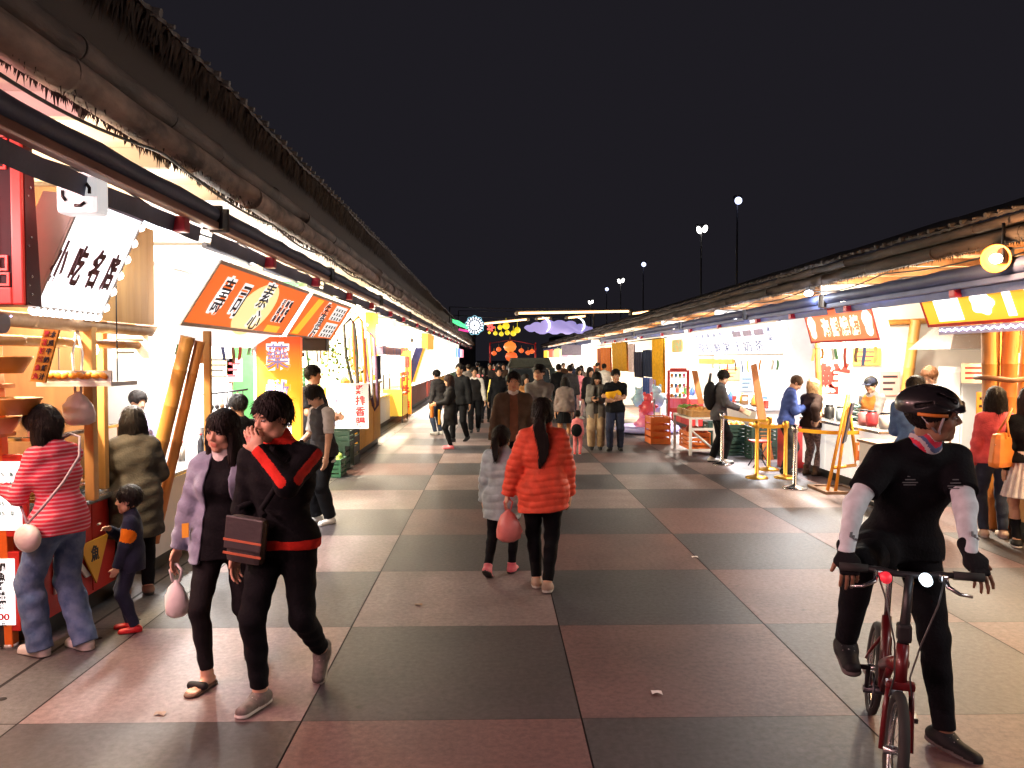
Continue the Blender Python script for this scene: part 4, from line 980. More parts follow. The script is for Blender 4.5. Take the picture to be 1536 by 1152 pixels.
# orange sushi signboards
ora = glow('sign_orange_lit', (.86, .15, .022), 1.0, (.6, .15, .03)); ora2 = glow('sign_yellow_lit', (1, .55, .04), .95, (.7, .4, .05)); ell = glow('sign_cream_lit', (1, .78, .35), 1.05, (.8, .7, .4))
def tilted(y0, y1, label):
    return lightbox('lit_signboard', (-2.35, y0, 2.79), (-2.35, y1, 2.79), (-2.71, y1, 2.23), (-2.71, y0, 2.23), (-.27, 0, -.17), ora, label, group='orange signboards', sidem=glow('sign_side_lit', (1, .96, .95), 1.0, (.8, .8, .8)))
s1, c, xd, yd, n = tilted(6.95, 10.25, 'long orange lit signboard with big white-edged sushi lettering')
b = B(); b.prism([c + n * .009 + xd * (.1 + .62 * math.cos(a) * (1 if math.cos(a) < 0 else .8)) + yd * (.0 + .32 * math.sin(a)) - yd * (.10 * (1 - math.cos(a)) * .5) for a in [2 * math.pi * i / 26 for i in range(26)]], n * .003); b.done('emblem', [ell], s1)
whr = glow('rim_white', (1, .97, .95), 1.0, (.8, .8, .8))
letters(s1, [('壽', c - xd * 1.12 + yd * .02, xd, yd, .25, .36, .0), ('司', c - xd * .60 + yd * .0, xd, yd, .22, .34, .0), ('素', c + xd * .10 + yd * .13, xd, yd, .34, .30, .0), ('心', c + xd * .22 - yd * .17, xd, yd, .36, .24, .0)] +
        [(ch, c + xd * (.86 + .17 * i) + yd * (.10 - .105 * j), xd, yd, .10, .09, .02) for i, col in enumerate(('手捲飯', '刺身魚', '味噌湯')) for j, ch in enumerate(col)], mat('ink_navy', (.02, .035, .09), .5), rim=whr, lift=.014)
b = B(); b.prism([c + n * .009 + xd * .78 - yd * .33, c + n * .009 + xd * 1.34 - yd * .33, c + n * .009 + xd * 1.34 - yd * .21, c + n * .009 + xd * .78 - yd * .21], n * .002); b.done('footer_strip', [ora2], s1)
s2, c, xd, yd, n = tilted(10.45, 13.3, 'shorter orange lit signboard with two white price tables, past the sushi sign')
b = B(); b.prism([c + n * .009 - xd * 1.25 - yd * .28, c + n * .009 - xd * .9 - yd * .28, c + n * .009 - xd * .6 + yd * .28, c + n * .009 - xd * .95 + yd * .28], n * .002); b.done('stripe', [ora2], s2)
b = B()
for k in (-1, 1): b.prism([c + n * .009 + xd * .35 + yd * (.15 * k - .125), c + n * .009 + xd * 1.2 + yd * (.15 * k - .125), c + n * .009 + xd * 1.2 + yd * (.15 * k + .125), c + n * .009 + xd * .35 + yd * (.15 * k + .125)], n * .003)
b.done('price_table', [whr], s2)
letters(s2, [('生', c - xd * .15 + yd * .17, xd, yd, .32, .2, .01), ('魚', c - xd * .1 - yd * .02, xd, yd, .32, .2, .01), ('片', c - xd * .1 - yd * .2, xd, yd, .32, .2, .01)], mat('ink_navy', (.02, .035, .09)), rim=whr, lift=.014)
letters(s2, [('壽司飯菜湯'[(i + j + k) % 5], c + xd * (.48 + .2 * i) + yd * (.15 * kk + .06 - .075 * j), xd, yd, .1, .055, .01) for k, kk in enumerate((-1, 1)) for i in range(4) for j in range(3)], inkk, 'small_lettering', lift=.016)

# column sign: medicinal rib soup
a, c_ = at(385, 505, 9.9), at(452, 720, 9.9)
t = thing('column_sign', (.5 * (a.x + c_.x), 9.9, c_.z), 'tall lit panel, red fading to yellow, with three large lilac characters on white', 'sign')
b = B(); b.span((a.x, 9.9, c_.z - .4), (c_.x, 10.02, a.z), bev=.01)
gm = glow('column_face', (1, .42, .03), .95, (.7, .4, .05)); nt = gm.node_tree; N = nt.nodes
tc = N.new('ShaderNodeTexCoord'); sp = N.new('ShaderNodeSeparateXYZ'); mr = N.new('ShaderNodeMapRange'); mr.inputs[1].default_value = 1.2; mr.inputs[2].default_value = 1.7; cr = N.new('ShaderNodeMix'); cr.data_type = 'RGBA'
cr.inputs[6].default_value = (1, .48, .03, 1); cr.inputs[7].default_value = (.85, .09, .02, 1)
nt.links.new(tc.outputs['Object'], sp.inputs[0]); nt.links.new(sp.outputs['Z'], mr.inputs[0]); nt.links.new(mr.outputs[0], cr.inputs[0]); nt.links.new(cr.outputs[2], N['Principled BSDF'].inputs['Emission Color']); nt.links.new(cr.outputs[2], N['Principled BSDF'].inputs['Base Color'])
b.done('panel', [gm], t)
letters(t, [(ch, ((a.x + c_.x) / 2 - .01, 9.9, a.z - .24 - .46 * i), X_, Z_, .27, .30, .0) for i, ch in enumerate('藥燉排')], glow('ink_lilac', (.35, .3, .6), .55), rim=glow('rim_white2', (1, .97, .95), 1.15, (.8, .8, .8)), lift=.006)
b = B(); b.span((a.x - .05, 9.92, .0), (a.x - .012, 9.98, a.z + .03), bev=.008); b.done('side_post', [whitep], t)

# utensil rail inside the sushi stall
t = thing('utensil_rail', at(345, 592, 9.6), 'steel rail with dark ladles hanging on the white wall of the sushi stall', 'rack')
p0, p1 = at(305, 592, 9.4), at(372, 584, 9.4); b = B(); b.tube([p0, p1], .012, 8); b.done('rail', [dkmetal], t)
for i in range(8):
    p = p0 + (p1 - p0) * ((i + .6) / 8.6); b = B(); b.cyl(p, p - V((0, 0, .13)), .007, None, 6); b.ball(p - V((0, 0, .16)), (.028, .02, .035), 10, 6); b.done('ladle', [wood_d if i % 3 == 0 else dkmetal], t)
# ---------------------------------------------------------------- small makers
def crate(c, d, m, label, group, fill=None, rz=0.):
    c = V(c); t = thing('crate', c, label, 'crate', group); w, l, h = d; Rm = Matrix.Rotation(rz, 3, 'Z')
    b = B(); k = .014
    b.box(c + V((0, 0, .012)), (w - .02, l - .02, .02), Rm)
    for sx, sy in ((1, 0), (-1, 0), (0, 1), (0, -1)):
        n = 4
        for i in range(n):
            z = h * (i + .5) / n; ln = (l if sx else w); off = Rm @ V((sx * (w / 2 - k), sy * (l / 2 - k), 0))
            b.box(c + off + V((0, 0, z)), (k, l - .02, h / n * .68) if sx else (w - .02, k, h / n * .68), Rm)
    for sx in (-1, 1):
        for sy in (-1, 1): b.box(c + Rm @ V((sx * (w / 2 - .015), sy * (l / 2 - .015), 0)) + V((0, 0, h / 2)), (.035, .035, h), Rm, .006)
    b.box(c + V((0, 0, h)) + Rm @ V((w / 2 - .012, 0, 0)), (.03, l, .025), Rm); b.box(c + V((0, 0, h)) + Rm @ V((-w / 2 + .012, 0, 0)), (.03, l, .025), Rm)
    b.box(c + V((0, 0, h)) + Rm @ V((0, l / 2 - .012, 0)), (w, .03, .024), Rm); b.box(c + V((0, 0, h)) + Rm @ V((0, -l / 2 + .012, 0)), (w, .03, .024), Rm)
    b.done('basket', [m], t)
    if fill:
        nm, fm, r = fill; b = B()
        for i in range(int(w * l / (r * r * 2.2))):
            p = c + Rm @ V((RN.uniform(-.5, .5) * (w - .08), RN.uniform(-.5, .5) * (l - .08), 0)) + V((0, 0, h - r * .2 + RN.uniform(0, r * 1.1)))
            b.ball(p, (r, r * RN.uniform(.7, 1.1), r * RN.uniform(.6, .9)), 9, 6, 0, Matrix.Rotation(RN.uniform(0, 3), 3, 'Z'))
        tag(b.done(nm, [fm], t), kind='stuff')
    return t
def tray(c, w, l, fm, label, group, nm='food', r=.035):
    c = V(c); t = thing('food_tray', c, label, 'tray', group); b = B()
    b.span(c - V((w / 2, l / 2, 0)), c + V((w / 2, l / 2, .01)))
    for s_ in (-1, 1):
        b.box(c + V((s_ * w / 2, 0, .025)), (.01, l, .05)); b.box(c + V((0, s_ * l / 2, .025)), (w, .01, .05))
    b.done('pan', [steelt], t); b = B()
    for i in range(int(w * l / (r * r * 3))): b.ball(c + V((RN.uniform(-.44, .44) * w, RN.uniform(-.44, .44) * l, .03 + RN.uniform(0, .035))), (r, r * .8, r * .7), 8, 5, 0, Matrix.Rotation(RN.uniform(0, 3), 3, 'Z'))
    tag(b.done(nm, [fm], t), kind='stuff'); return t
def bottle(c, h, r, m, label, group, cap=None):
    c = V(c); t = thing('bottle', c, label, 'bottle', group); b = B(); b.lathe(c, [(0, 0), (r, 0), (r, h * .6), (r * .4, h * .78), (r * .38, h * .92), (0, h * .92)], 14); b.done('flask', [m], t)
    b = B(); b.cyl(c + V((0, 0, h * .92)), c + V((0, 0, h)), r * .45, None, 12); b.done('cap', [cap or redp], t); return t
foods = [mat('food_fried', (.62, .30, .06), .5, col2=(.45, .18, .03), scale=25), mat('food_sausage', (.42, .07, .03), .35, var=.3), mat('food_green', (.12, .30, .04), .5, col2=(.25, .42, .08), scale=20), mat('food_pale', (.75, .55, .25), .5, var=.2), mat('food_orange', (.80, .30, .03), .5, var=.2)]

# ================================================================ goods of the left row
for i, (y, k, nm) in enumerate(((5.7, 0, 'fried pieces'), (6.02, 3, 'pale dumplings'), (6.34, 1, 'dark red sausages'), (6.66, 4, 'orange crisps'))):
    tray((-3.42, y, .885), .38, .29, foods[k], 'steel tray of %s on the counter by the woman in stripes' % nm, 'food trays on the red counter')
t = thing('glass_case', (-3.36, 6.0, .94), 'clear glass display case on the counter between two women', 'display case')
b = B()
for x in (-3.62, -3.14):
    for y in (5.55, 6.75): b.span((x - .012, y - .012, .95), (x + .012, y + .012, 1.38))
for z in (.955, 1.38):
    b.span((-3.63, 5.55, z - .012), (-3.61, 6.75, z + .012)); b.span((-3.15, 5.55, z - .012), (-3.13, 6.75, z + .012)); b.span((-3.63, 5.54, z - .011), (-3.13, 5.565, z + .011)); b.span((-3.63, 6.735, z - .011), (-3.13, 6.76, z + .011))
b.done('frame', [chrome], t)
glass = mat('clear_glass', (.95, .97, .97), .03, var=0, trans=1.0)
b = B(); b.span((-3.142, 5.57, .97), (-3.138, 6.73, 1.37)); b.span((-3.6, 5.57, 1.39), (-3.15, 6.73, 1.395)); b.done('glass', [glass], t)
# shelf with yellow food boards above the counter
a, c_ = at(60, 560, 5.6), at(172, 575, 5.6)
t = thing('hanging_tray', (a.x + .3, 5.6, a.z - .1), 'long hanging tray with yellow food pictures, left of the white wall', 'tray')
b = B(); b.span((a.x, 5.55, c_.z - .02), (c_.x, 5.95, c_.z + .01)); b.span((a.x, 5.55, c_.z + .012), (c_.x, 5.57, a.z + .02)); b.done('board', [whitep], t)
b = B()
for i in range(9): b.ball((a.x + .05 + i * (c_.x - a.x - .1) / 8, 5.54, c_.z + .055), (.035, .012, .022), 10, 6, 0, Matrix.Rotation(.5 * (i % 3 - 1), 3, 'Y'))
b.done('food_picture', [foods[4]], t)
b = B()
for x in (a.x + .05, c_.x - .05): b.cyl((x, 5.75, c_.z), (x, 5.75, 3.0), .005, None, 5)
b.done('wire', [dkmetal], t)
bulb_lamp(at(136, 524, 6.0), .055, 26, (1, .72, .36), 'glowing warm bulb behind the woman in stripes', .5)
def bag(c, r, m, label, group=None, sag=1.2, name='plastic_bag', tie=.1, cat='bag'):
    c = V(c); t = thing(name, c, label, cat, group); b = B(); n = 22; pr = [(0, 0), (.55, .01), (.9, .12), (1, .38), (.86, .68), (.55, .92), (.22, 1.06), (.14, 1.12)]
    vs = []
    for q, z in pr:
        for k in range(n):
            an = 2 * math.pi * k / n; w = 1 + .12 * math.sin(3 * an + 4 * z) * q + .09 * math.sin(7 * an + 9 * z) + .05 * math.sin(11 * an - 5 * z); vs.append(c + V((math.cos(an) * q * r * w, math.sin(an) * q * r * w * .75, z * r * sag * 1.5)))
    b.add(vs, [(i * n + k, i * n + (k + 1) % n, (i + 1) * n + (k + 1) % n, (i + 1) * n + k) for i in range(len(pr) - 1) for k in range(n)], 0, True); b.done('sack', [m], t)
    z = c.z + 1.12 * r * sag * 1.5; b = B()
    for s_ in (-1, 1): b.tube([(c.x + s_ * .02, c.y, z - .01), (c.x + s_ * .035, c.y, z + tie * .6), (c.x, c.y, z + tie)], .009, 6)
    b.done('handle', [m], t); return t
plas = mat('plastic_white', (.75, .74, .75), .35, var=.08, bump=.2, bscale=25); plasr = mat('plastic_pink', (.75, .22, .20), .35, var=.15, bump=.2, bscale=25)
bag(at(118, 638, 5.75), .11, plas, 'white plastic bag hanging over the food counter', None, 1.3, tie=.45)
t = thing('pennant', at(152, 850, 5.9), 'small yellow pennant pinned on the red counter front behind the child', 'pennant')
p = fx(140, 825, -3.05); b = B(); b.prism([p + V((0, -.22, .08)), p + V((0, .22, .08)), p + V((0, .02, -.26))], (.012, 0, 0)); b.done('cloth', [mat('banner_yellow', (.8, .4, .03))], t)
b = B(); write(b, '魚', p + V((.014, 0, -.02)), Y_, Z_, .12, .12, .02, .002); b.done('lettering', [inkk], t)
t = thing('counter_lettering', (-3.07, 5.6, .4), 'white letters on the red counter front behind the woman in stripes', 'lettering')
b = B(); write(b, 'DK', (-3.068, 5.85, .42), Y_, Z_, .5, .26, .02, .006); b.done('letters', [whitep], t)
# hats and baskets on the shelf by the left edge
for i, (px, py, lab) in enumerate(((8, 560, 'upper orange basket on the shelf by the left edge'), (22, 622, 'lower orange basket on the shelf by the left edge'), (-8, 650, 'third orange basket, lowest by the left edge'))):
    p = at(px, py, 5.25); b = B(); b.lathe(p, [(0, 0), (.10, 0), (.16, .10), (.165, .11), (.15, .10), (.09, .015), (0, .012)], 18); t = b.top('basket', [pole], lab, 'basket', 'orange baskets by the left edge')
b = B(); b.span((-3.9, 5.12, 1.42), (-3.22, 5.45, 1.45)); b.span((-3.9, 5.12, 1.74), (-3.22, 5.45, 1.77)); b.span((-3.9, 5.1, 1.1), (-3.86, 5.45, 2.1)); b.top('shelf_rack', [wood_o], 'orange wooden rack by the left edge, holding the baskets', 'rack')
b = B(); b.surf(lambda u, v: V((-3.95 + .45 * u, 5.5 + .03 * math.sin(u * 20), 2.0 - .75 * v)), 24, 4); b.top('hanging_cloth', [mat('cloth_amber', (.65, .28, .04), .8, col2=(.5, .18, .03))], 'amber cloth hanging behind the orange rack at the left edge', 'cloth')

# sushi stall counter
for i in range(5): bottle((-3.3, 7.4 + i * .55, .862), .20 + .03 * (i % 2), .035, (foods[1], foods[4], whitep, dkmetal, foods[0])[i], '%s sauce bottle on the white sushi counter' % ('brown red', 'orange', 'white', 'black', 'tan')[i], 'sauce bottles on the sushi counter')
t = thing('rice_pot', (-3.45, 10.0, .862), 'round steel rice pot with lid at the far end of the sushi counter', 'pot'); b = B(); b.lathe((-3.45, 10.0, .862), [(0, 0), (.19, 0), (.2, .22), (.205, .23)], 22); b.done('body', [steelt], t); b = B(); b.lathe((-3.45, 10.0, 1.093), [(.21, 0), (.12, .06), (.03, .075), (.03, .1), (0, .1)], 22); b.done('lid', [steelt], t)

# vegetable stall
cb = mat('cabbage', (.25, .42, .07), .55, col2=(.42, .52, .16), scale=14)
k = 0
for (px, py, Y, w, l, h, m, fl, lab) in ((520, 692, 14.0, .62, .5, .42, dgreen, None, 'dark green crate on the ground below the handwritten poster'), (516, 700, 13.2, .6, .5, .28, greenp, ('cabbage', cb, .075), 'green crate of pale cabbages on the ground beside the man in the vest')):
    p = G(px, py); crate((p.x - .1, Y, 0), (w, l, h), m, lab, 'green vegetable crates', fl)
crate((-2.78, 14.0, .425), (.6, .5, .36), dgreen, 'dark green crate stacked directly under the poster', 'green vegetable crates')
crate((-2.80, 14.75, .0), (.55, .6, .72), mat('crate_black', (.02, .028, .026), .5), 'tall black green crate between poster and yellow panel', 'green vegetable crates')
crate((-3.42, 12.9, .855), (.5, .7, .2), greenp, 'green crate of leafy vegetables on the counter behind the vendor', 'green vegetable crates', ('vegetables', foods[2], .07))
for i in range(3): crate((-3.9, 14.9 - .02 * i, .9 + .30 * i), (.75, .3, .28), mat('crate_bright', (.06, .42, .2), .5, var=.15), ('lowest', 'middle', 'topmost')[i] + ' bright green crate of the stack behind the vegetable vendor', 'bright green crates')
# hand written poster
a, c_ = at(489, 575, 13.7), at(553, 643, 13.7)
t = thing('poster', ((a.x + c_.x) / 2, 13.7, c_.z), 'white handwritten poster with red and purple brush characters, above the green crates', 'poster')
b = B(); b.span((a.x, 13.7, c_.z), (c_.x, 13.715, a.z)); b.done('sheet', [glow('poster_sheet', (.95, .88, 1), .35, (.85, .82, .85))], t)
b = B()
for i in range(4): write(b, '雞排香腸'[i], (a.x + .58, 13.699, a.z - .11 - i * .185), X_, Z_, .17, .165, .03, .002)
b.done('red_lettering', [inkr], t); b = B()
for i in range(4): write(b, '今天火鍋'[i], (a.x + .18, 13.699, a.z - .12 - i * .185), X_, Z_, .13, .13, .0, .002)
for i in range(3): write(b, ('一', '元', '份')[i], (a.x + .37, 13.699, a.z - .13 - i * .23), X_, Z_, .12, None, .0, .002)
b.done('purple_lettering', [inkp], t)
bulb_lamp(at(453, 545, 12.6), .07, 38, (1, .82, .5), 'bright bulb beside the column sign in the vegetable stall', .7)
# leafy bunch hanging
t = thing('leaf_bunch', at(500, 545, 13.2), 'bunch of green and yellow leaves hanging above the vegetable vendor', 'leaves'); b = B(); c0 = at(503, 535, 13.2)
for i in range(150):
    p = c0 + V((RN.gauss(0, .17), RN.gauss(0, .12), RN.gauss(-.05, .17))); d = V((RN.uniform(-1, 1), RN.uniform(-1, 1), RN.uniform(-1, .6))).normalized() * RN.uniform(.05, .09); q = d.cross(V((RN.random(), RN.random(), RN.random()))).normalized() * .028
    b.add([p, p + d * .5 + q, p + d, p + d * .5 - q], [(0, 1, 2, 3)], RN.randint(0, 1))
b.done('leaves', [mat('leaf_green', (.07, .17, .03), .6), mat('leaf_yellow', (.35, .4, .08), .6)], t); b = B(); b.cyl(c0, c0 + V((0, 0, .7)), .008, None, 6); b.done('string', [wood_d], t)
b = B(); b.box(at(470, 517, 11.5), (.42, .2, .18), bev=.02); t = b.top('speaker_box', [blackp], 'black box hung under the shorter orange signboard', 'speaker')
# things hanging at the yellow counter stall
for i, (px, y0, y1, cn, m) in enumerate(((526, 478, 590, 'black', blackp), (538, 475, 610, 'orange red', orangep), (548, 492, 600, 'grey white', mat('strap_grey', (.5, .45, .45))), (556, 500, 615, 'dark purple', mat('strap_purple', (.12, .06, .12))), (532, 500, 585, 'tan', wood_l))):
    p, q = at(px, y0, 15.4 + i * .45), at(px + 6, y1, 15.4 + i * .45); b = B(); w = .13
    b.tube([p, p + V((-w, 0, -.12)), (p + q) / 2 + V((-w, 0.02, 0)), q + V((-.03, 0, .1)), q, q + V((.06, 0, .1)), (p + q) / 2 + V((w * .6, .02, 0)), p + V((w * .5, 0, -.1))], .032, 8, closed=True)
    b.top('hanging_strap', [m], cn + ' strap loop hanging before the yellow counter stall', 'strap', 'straps hanging before the yellow counter')
for i in range(6):
    p = V((-2.9, 15.6 + i * .5, 1.425)); bag(p, .09, (foods[0], foods[3], plas)[i % 3], '%s on the white top of the yellow counter' % ('tan wrapped parcel nearest', 'pale parcel second', 'white bag third', 'tan parcel fourth', 'pale parcel fifth', 'white bag farthest')[i], 'parcels on the yellow counter', 1.0)
def panel_sign(name, lo, hi, m, label, txt=None, tm=None, side='cam', group=None, rim=None, cat='sign', bold=.02, vert=False):
    """upright lit or painted board; side cam faces -y, R/L face the lane"""
    lo, hi = V(lo), V(hi); c = (lo + hi) / 2; t = thing(name, (c.x, c.y, lo.z), label, cat, group)
    b = B(); b.span(lo, hi, bev=.012); b.done('panel', [m], t)
    if txt:
        xd = {'cam': X_, 'L': Y_, 'R': -Y_}[side]; o = {'cam': V((c.x, lo.y, c.z)), 'L': V((max(lo.x, hi.x), c.y, c.z)), 'R': V((min(lo.x, hi.x), c.y, c.z))}[side]
        Wd = abs(hi.x - lo.x) if side == 'cam' else abs(hi.y - lo.y); Hh = hi.z - lo.z; n = len(txt)
        if vert: it = [(ch, o + Z_ * (Hh * (.5 - (i + .5) / n) * .94), xd, Z_, Wd * .72, Hh / n * .72, bold) for i, ch in enumerate(txt)]
        else: it = [(ch, o + xd * (Wd * ((i + .5) / n - .5) * .9), xd, Z_, Wd / n * .68, Hh * .62, bold) for i, ch in enumerate(txt)]
        letters(t, it, tm or inkr, rim=rim, lift=.004)
    return t
wl = lambda n, c=(1, .97, .94), s_=2.2: glow(n, c, s_, (.8, .8, .8))
panel_sign('lit_canopy', (-2.75, 18.8, 2.25), (-2.45, 23.6, 2.72), wl('canopy_lit', (1, .98, .95), 3), 'long white lit canopy box beyond the shorter orange signboard')
panel_sign('lit_canopy', (-2.95, 19.2, 1.55), (-2.55, 23.0, 1.98), wl('canopy_lit2', (1, .95, .88), 2.5), 'lower white lit box under the long canopy box')
panel_sign('painted_board', (-2.82, 19.0, 2.02), (-2.62, 22.8, 2.22), mat('board_navy', (.05, .05, .13), .5, col2=(.28, .08, .05), scale=3), 'dark navy and rust board between the two white lit boxes')
b = B(); b.surf(lambda u, v: V((-2.66 + .02 * math.sin(u * 25), 17.9 + .9 * u, 2.0 - .55 * v)), 20, 4); b.surf(lambda u, v: V((-2.64 + .02 * math.sin(u * 25), 17.9 + .9 * u, 2.0 - .55 * v)), 20, 4); b.top('hanging_cloth', [mat('cloth_navy', (.02, .035, .09), .8)], 'dark navy cloth hanging before the white canopy stall', 'cloth')
t = thing('display_rack', (-2.95, 24.6, 0), 'yellow display rack with thin black posts before the orange banner', 'rack')
b = B()
for y in (24.0, 25.4):
    for x in (-3.3, -2.75): b.span((x - .02, y - .02, 0), (x + .02, y + .02, 2.0))
b.done('rack_frame', [blackp], t); b = B()
for z in (.35, .85, 1.35): b.span((-3.3, 24, z), (-2.76, 25.4, z + .03))
b.done('shelf', [whitep], t); b = B(); b.span((-3.3, 23.96, .2), (-2.75, 23.99, 1.0)); b.span((-2.752, 24.05, .2), (-2.735, 25.35, .8)); b.done('panel', [glow('rack_yellow', (1, .6, .08), .5, (.8, .5, .06))], t)
panel_sign('banner_stand', (at(600, 620, 27.4).x, 27.4, .02), (at(617, 620, 27.4).x, 27.5, 2.62), glow('banner_orange', (1, .30, .02), .85, (.75, .3, .03)), 'tall orange lit banner with red vertical characters', '同一記牛排', glow('ink_red_lit', (.7, .03, .01), .5), vert=True, bold=.05)
for i, (y, c, nm) in enumerate(((28.2, (.06, .10, .5), 'blue'), (29.2, (.75, .4, .05), 'yellow'), (30.0, (.6, .6, .65), 'pale grey'))):
    b = B(); p = V((-2.75, y, 2.3)); b.prism([p, p + V((.25, .1, 0)), p + V((-.15, .1, -1.25)), p + V((-.42, 0, -1.2))], (0, .03, 0)); b.top('flag_banner', [mat('flag_%s' % nm, c, .7)], nm + ' slanting feather banner behind the tall orange banner', 'banner', 'feather banners')
panel_sign('lantern_sign', (-2.8, 31.0, 2.28), (-2.55, 34.2, 2.9), glow('lantern_orange', (1, .42, .03), .9, (.8, .4, .05)), 'orange lit panel in four strips high on the left row')
for i, (y, c) in enumerate(((35.5, 'white lit sign high on the left row behind the woman in the long black coat'), (41.5, 'second white lit sign farther down the left row'), (48, 'third white lit sign farther down the left row'))):
    panel_sign('lit_sign', (-2.9, y, 1.95 + .05 * i), (-2.5, y + 4.2, 2.75), wl('sign_far_white', (.95, .97, 1), 3), c)
bulb_lamp((-2.75, 20.2, 2.1), .09, 40, (1, .85, .6), 'globe bulb before the white canopy stall', .5)
bulb_lamp((-2.7, 26.3, 2.3), .11, 50, (1, .8, .5), 'large globe bulb near the orange banner', .5)

# ================================================================ RIGHT ROW
stall(1, -4.6, 4.9, 5.35, 8.6, 'right stall with wooden panels, standing behind the photographer', wood_o, wood_d, desc='right stall behind the photographer', lamps=(80, (1, .90, .84)), tilt=50)
stall(1, 5.0, 9.75, 5.8, 8.6, 'right stall with wooden counter, behind the rider with the helmet', wood_l, wood_d, tilt=5, h=.84, desc='stall behind the rider', lamps=(230, (1, .66, .34)), cy=(5.2, 9.6))
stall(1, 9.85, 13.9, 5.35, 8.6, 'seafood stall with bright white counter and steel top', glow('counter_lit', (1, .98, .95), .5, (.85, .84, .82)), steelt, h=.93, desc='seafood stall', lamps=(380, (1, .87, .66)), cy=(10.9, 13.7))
stall(1, 14.0, 20.6, 5.35, 8.6, 'white drinks stall under the long menu board', whitep, steelt, desc='drinks stall', lamps=(420, (.94, .97, 1)), cy=(16.2, 20.3))
stall(1, 20.7, 26.5, 5.2, 8.6, 'toy stall with red shooting frames', redp, whitep, desc='toy stall', lamps=(330, (1, .9, .76)), counter=True, cy=(21, 24))
stall(1, 26.6, 33, 5.0, 8.6, 'clothes stall with hanging navy and yellow garments', wood_l, whitep, desc='clothes stall', lamps=(330, (1, .86, .62)), counter=False)
stall(1, 33.1, 40, 5.2, 8.6, 'right stall with orange hangings beyond the clothes', orangep, steelt, desc='orange stall on the right', lamps=(350, (1, .80, .55)))
# menu board
mb, c, xd, yd, n = lightbox('menu_board', (5.05, 20.3, 2.62), (5.05, 14.25, 2.62), (5.22, 14.25, 2.0), (5.22, 20.3, 2.0), (.16, 0, .04), glow('menu_white', (.97, .98, 1), 1.25, (.8, .8, .85)), 'long white lit menu board with thin blue writing on the right', fw=.03)
thin = mat('ink_blue', (0, 0, 0))
letters(mb, [(ch, c + xd * (-2.5 + .72 * i) - yd * .13, xd, yd, .5, .22, -.006) for i, ch in enumerate('現打鮮果汁奶茶')] + [(ch, c + xd * (-2.6 + .5 * i) + yd * .17, xd, yd, .22, .11, -.004) for i, ch in enumerate('紅茶綠冰沙豆花')] + [(ch, c + xd * (2.55) + yd * (.18 - .16 * i), xd, yd, .2, .12, .0) for i, ch in enumerate('冰品')], thin)
b = B(); o = c + n * .012
for k in range(3): q = o + xd * (.6 + .7 * k) + yd * .14; b.prism([q - xd * .28 - yd * .06, q + xd * .28 - yd * .06, q + xd * .28 + yd * .06, q - xd * .28 + yd * .06], n * .003)
b.done('color_label', [mat('label_lilac', (.55, .5, .8), .6)], mb)
panel_sign('banner_strip', (5.18, 17.3, 1.80), (5.24, 20.1, 1.92), glow('strip_yellow', (1, .6, .12), .6, (.8, .5, .1)), 'yellow strip with faint writing under the long menu board')
# red signboard
rs, c, xd, yd, n = lightbox('red_signboard', (5.2, 13.35, 2.72), (5.2, 10.95, 2.72), (5.35, 10.95, 2.19), (5.35, 13.35, 2.19), (.16, 0, .04), glow('sign_coral_lit', (1, .20, .07), 1.0, (.7, .2, .1)), 'red lit signboard with glowing white characters above the white counter', frame=redp)
letters(rs, [(ch, c + xd * (-.45 + .34 * i) - yd * .03, xd, yd, .28, .3, .03) for i, ch in enumerate('海鮮燒烤')], glow('sign_letter', (1, .95, .75), 1.6))
for k in (-1, 1): b = B(); b.add([c + n * .011 + xd * (.98 * k + .14 * math.cos(a) * (1 + .2 * math.sin(5 * a))) + yd * (.21 * math.sin(a)) for a in [2 * math.pi * i / 20 for i in range(20)]], [tuple(range(20))]); b.done('lantern_motif', [glow('motif_white', (1, .9, .85), 1.3)], rs)
# lantern signboard at the right edge
ls, c, xd, yd, n = lightbox('lantern_signboard', (5.2, 9.72, 2.72), (5.2, 5.2, 2.72), (5.35, 5.2, 2.32), (5.35, 9.72, 2.32), (.16, 0, .03), glow('sign_amber_lit', (1, .46, .02), 1.0, (.7, .4, .05)), 'yellow signboard in a red frame with white lanterns at the right edge', frame=redp)
o = c + n * .011
for x0, w in ((-1.72, .5), (-.62, .13), (-.12, .42)): b = B(); b.prism([o + xd * (x0 - w / 2) - yd * .15, o + xd * (x0 + w / 2) - yd * .15, o + xd * (x0 + w / 2) + yd * .17, o + xd * (x0 - w / 2) + yd * .17], n * .003); b.done('white_panel', [wl('panel_bright', (1, .98, .92), 2.4)], ls)
b = B(); b.add([o + n * .004 + xd * (-1.06 + .2 * math.cos(a) * (1 + .12 * math.cos(5 * a))) + yd * (.02 + .13 * math.sin(a) * (1 + .12 * math.cos(5 * a))) for a in [2 * math.pi * i / 30 for i in range(30)]], [tuple(range(30))])
b.done('flower_motif', [wl('panel_bright', (1, .98, .92), 2.4)], ls)
letters(ls, [('花', c - xd * .12, xd, yd, .22, .2, .02), ('枝', c + xd * .5, xd, yd, .22, .2, .02), ('羹', c + xd * 1.1, xd, yd, .22, .2, .02)], inkr, lift=.018)
t = thing('led_strip', (5.3, 7.3, 2.22), 'lavender strip of beaded lights hung under the lantern signboard', 'light strip')
b = B(); b.span((5.29, 5.2, 2.215), (5.31, 9.4, 2.305)); b.done('backing', [mat('strip_lavender', (.35, .33, .6), .5)], t)
b = B()
for i in range(110): b.ball((5.282, 5.22 + i * .038, 2.265 + .012 * math.sin(i * 1.7)), .012, 6, 4)
b.done('bead', [glow('bead_white', (.85, .85, 1), 4, sample=False)], t)
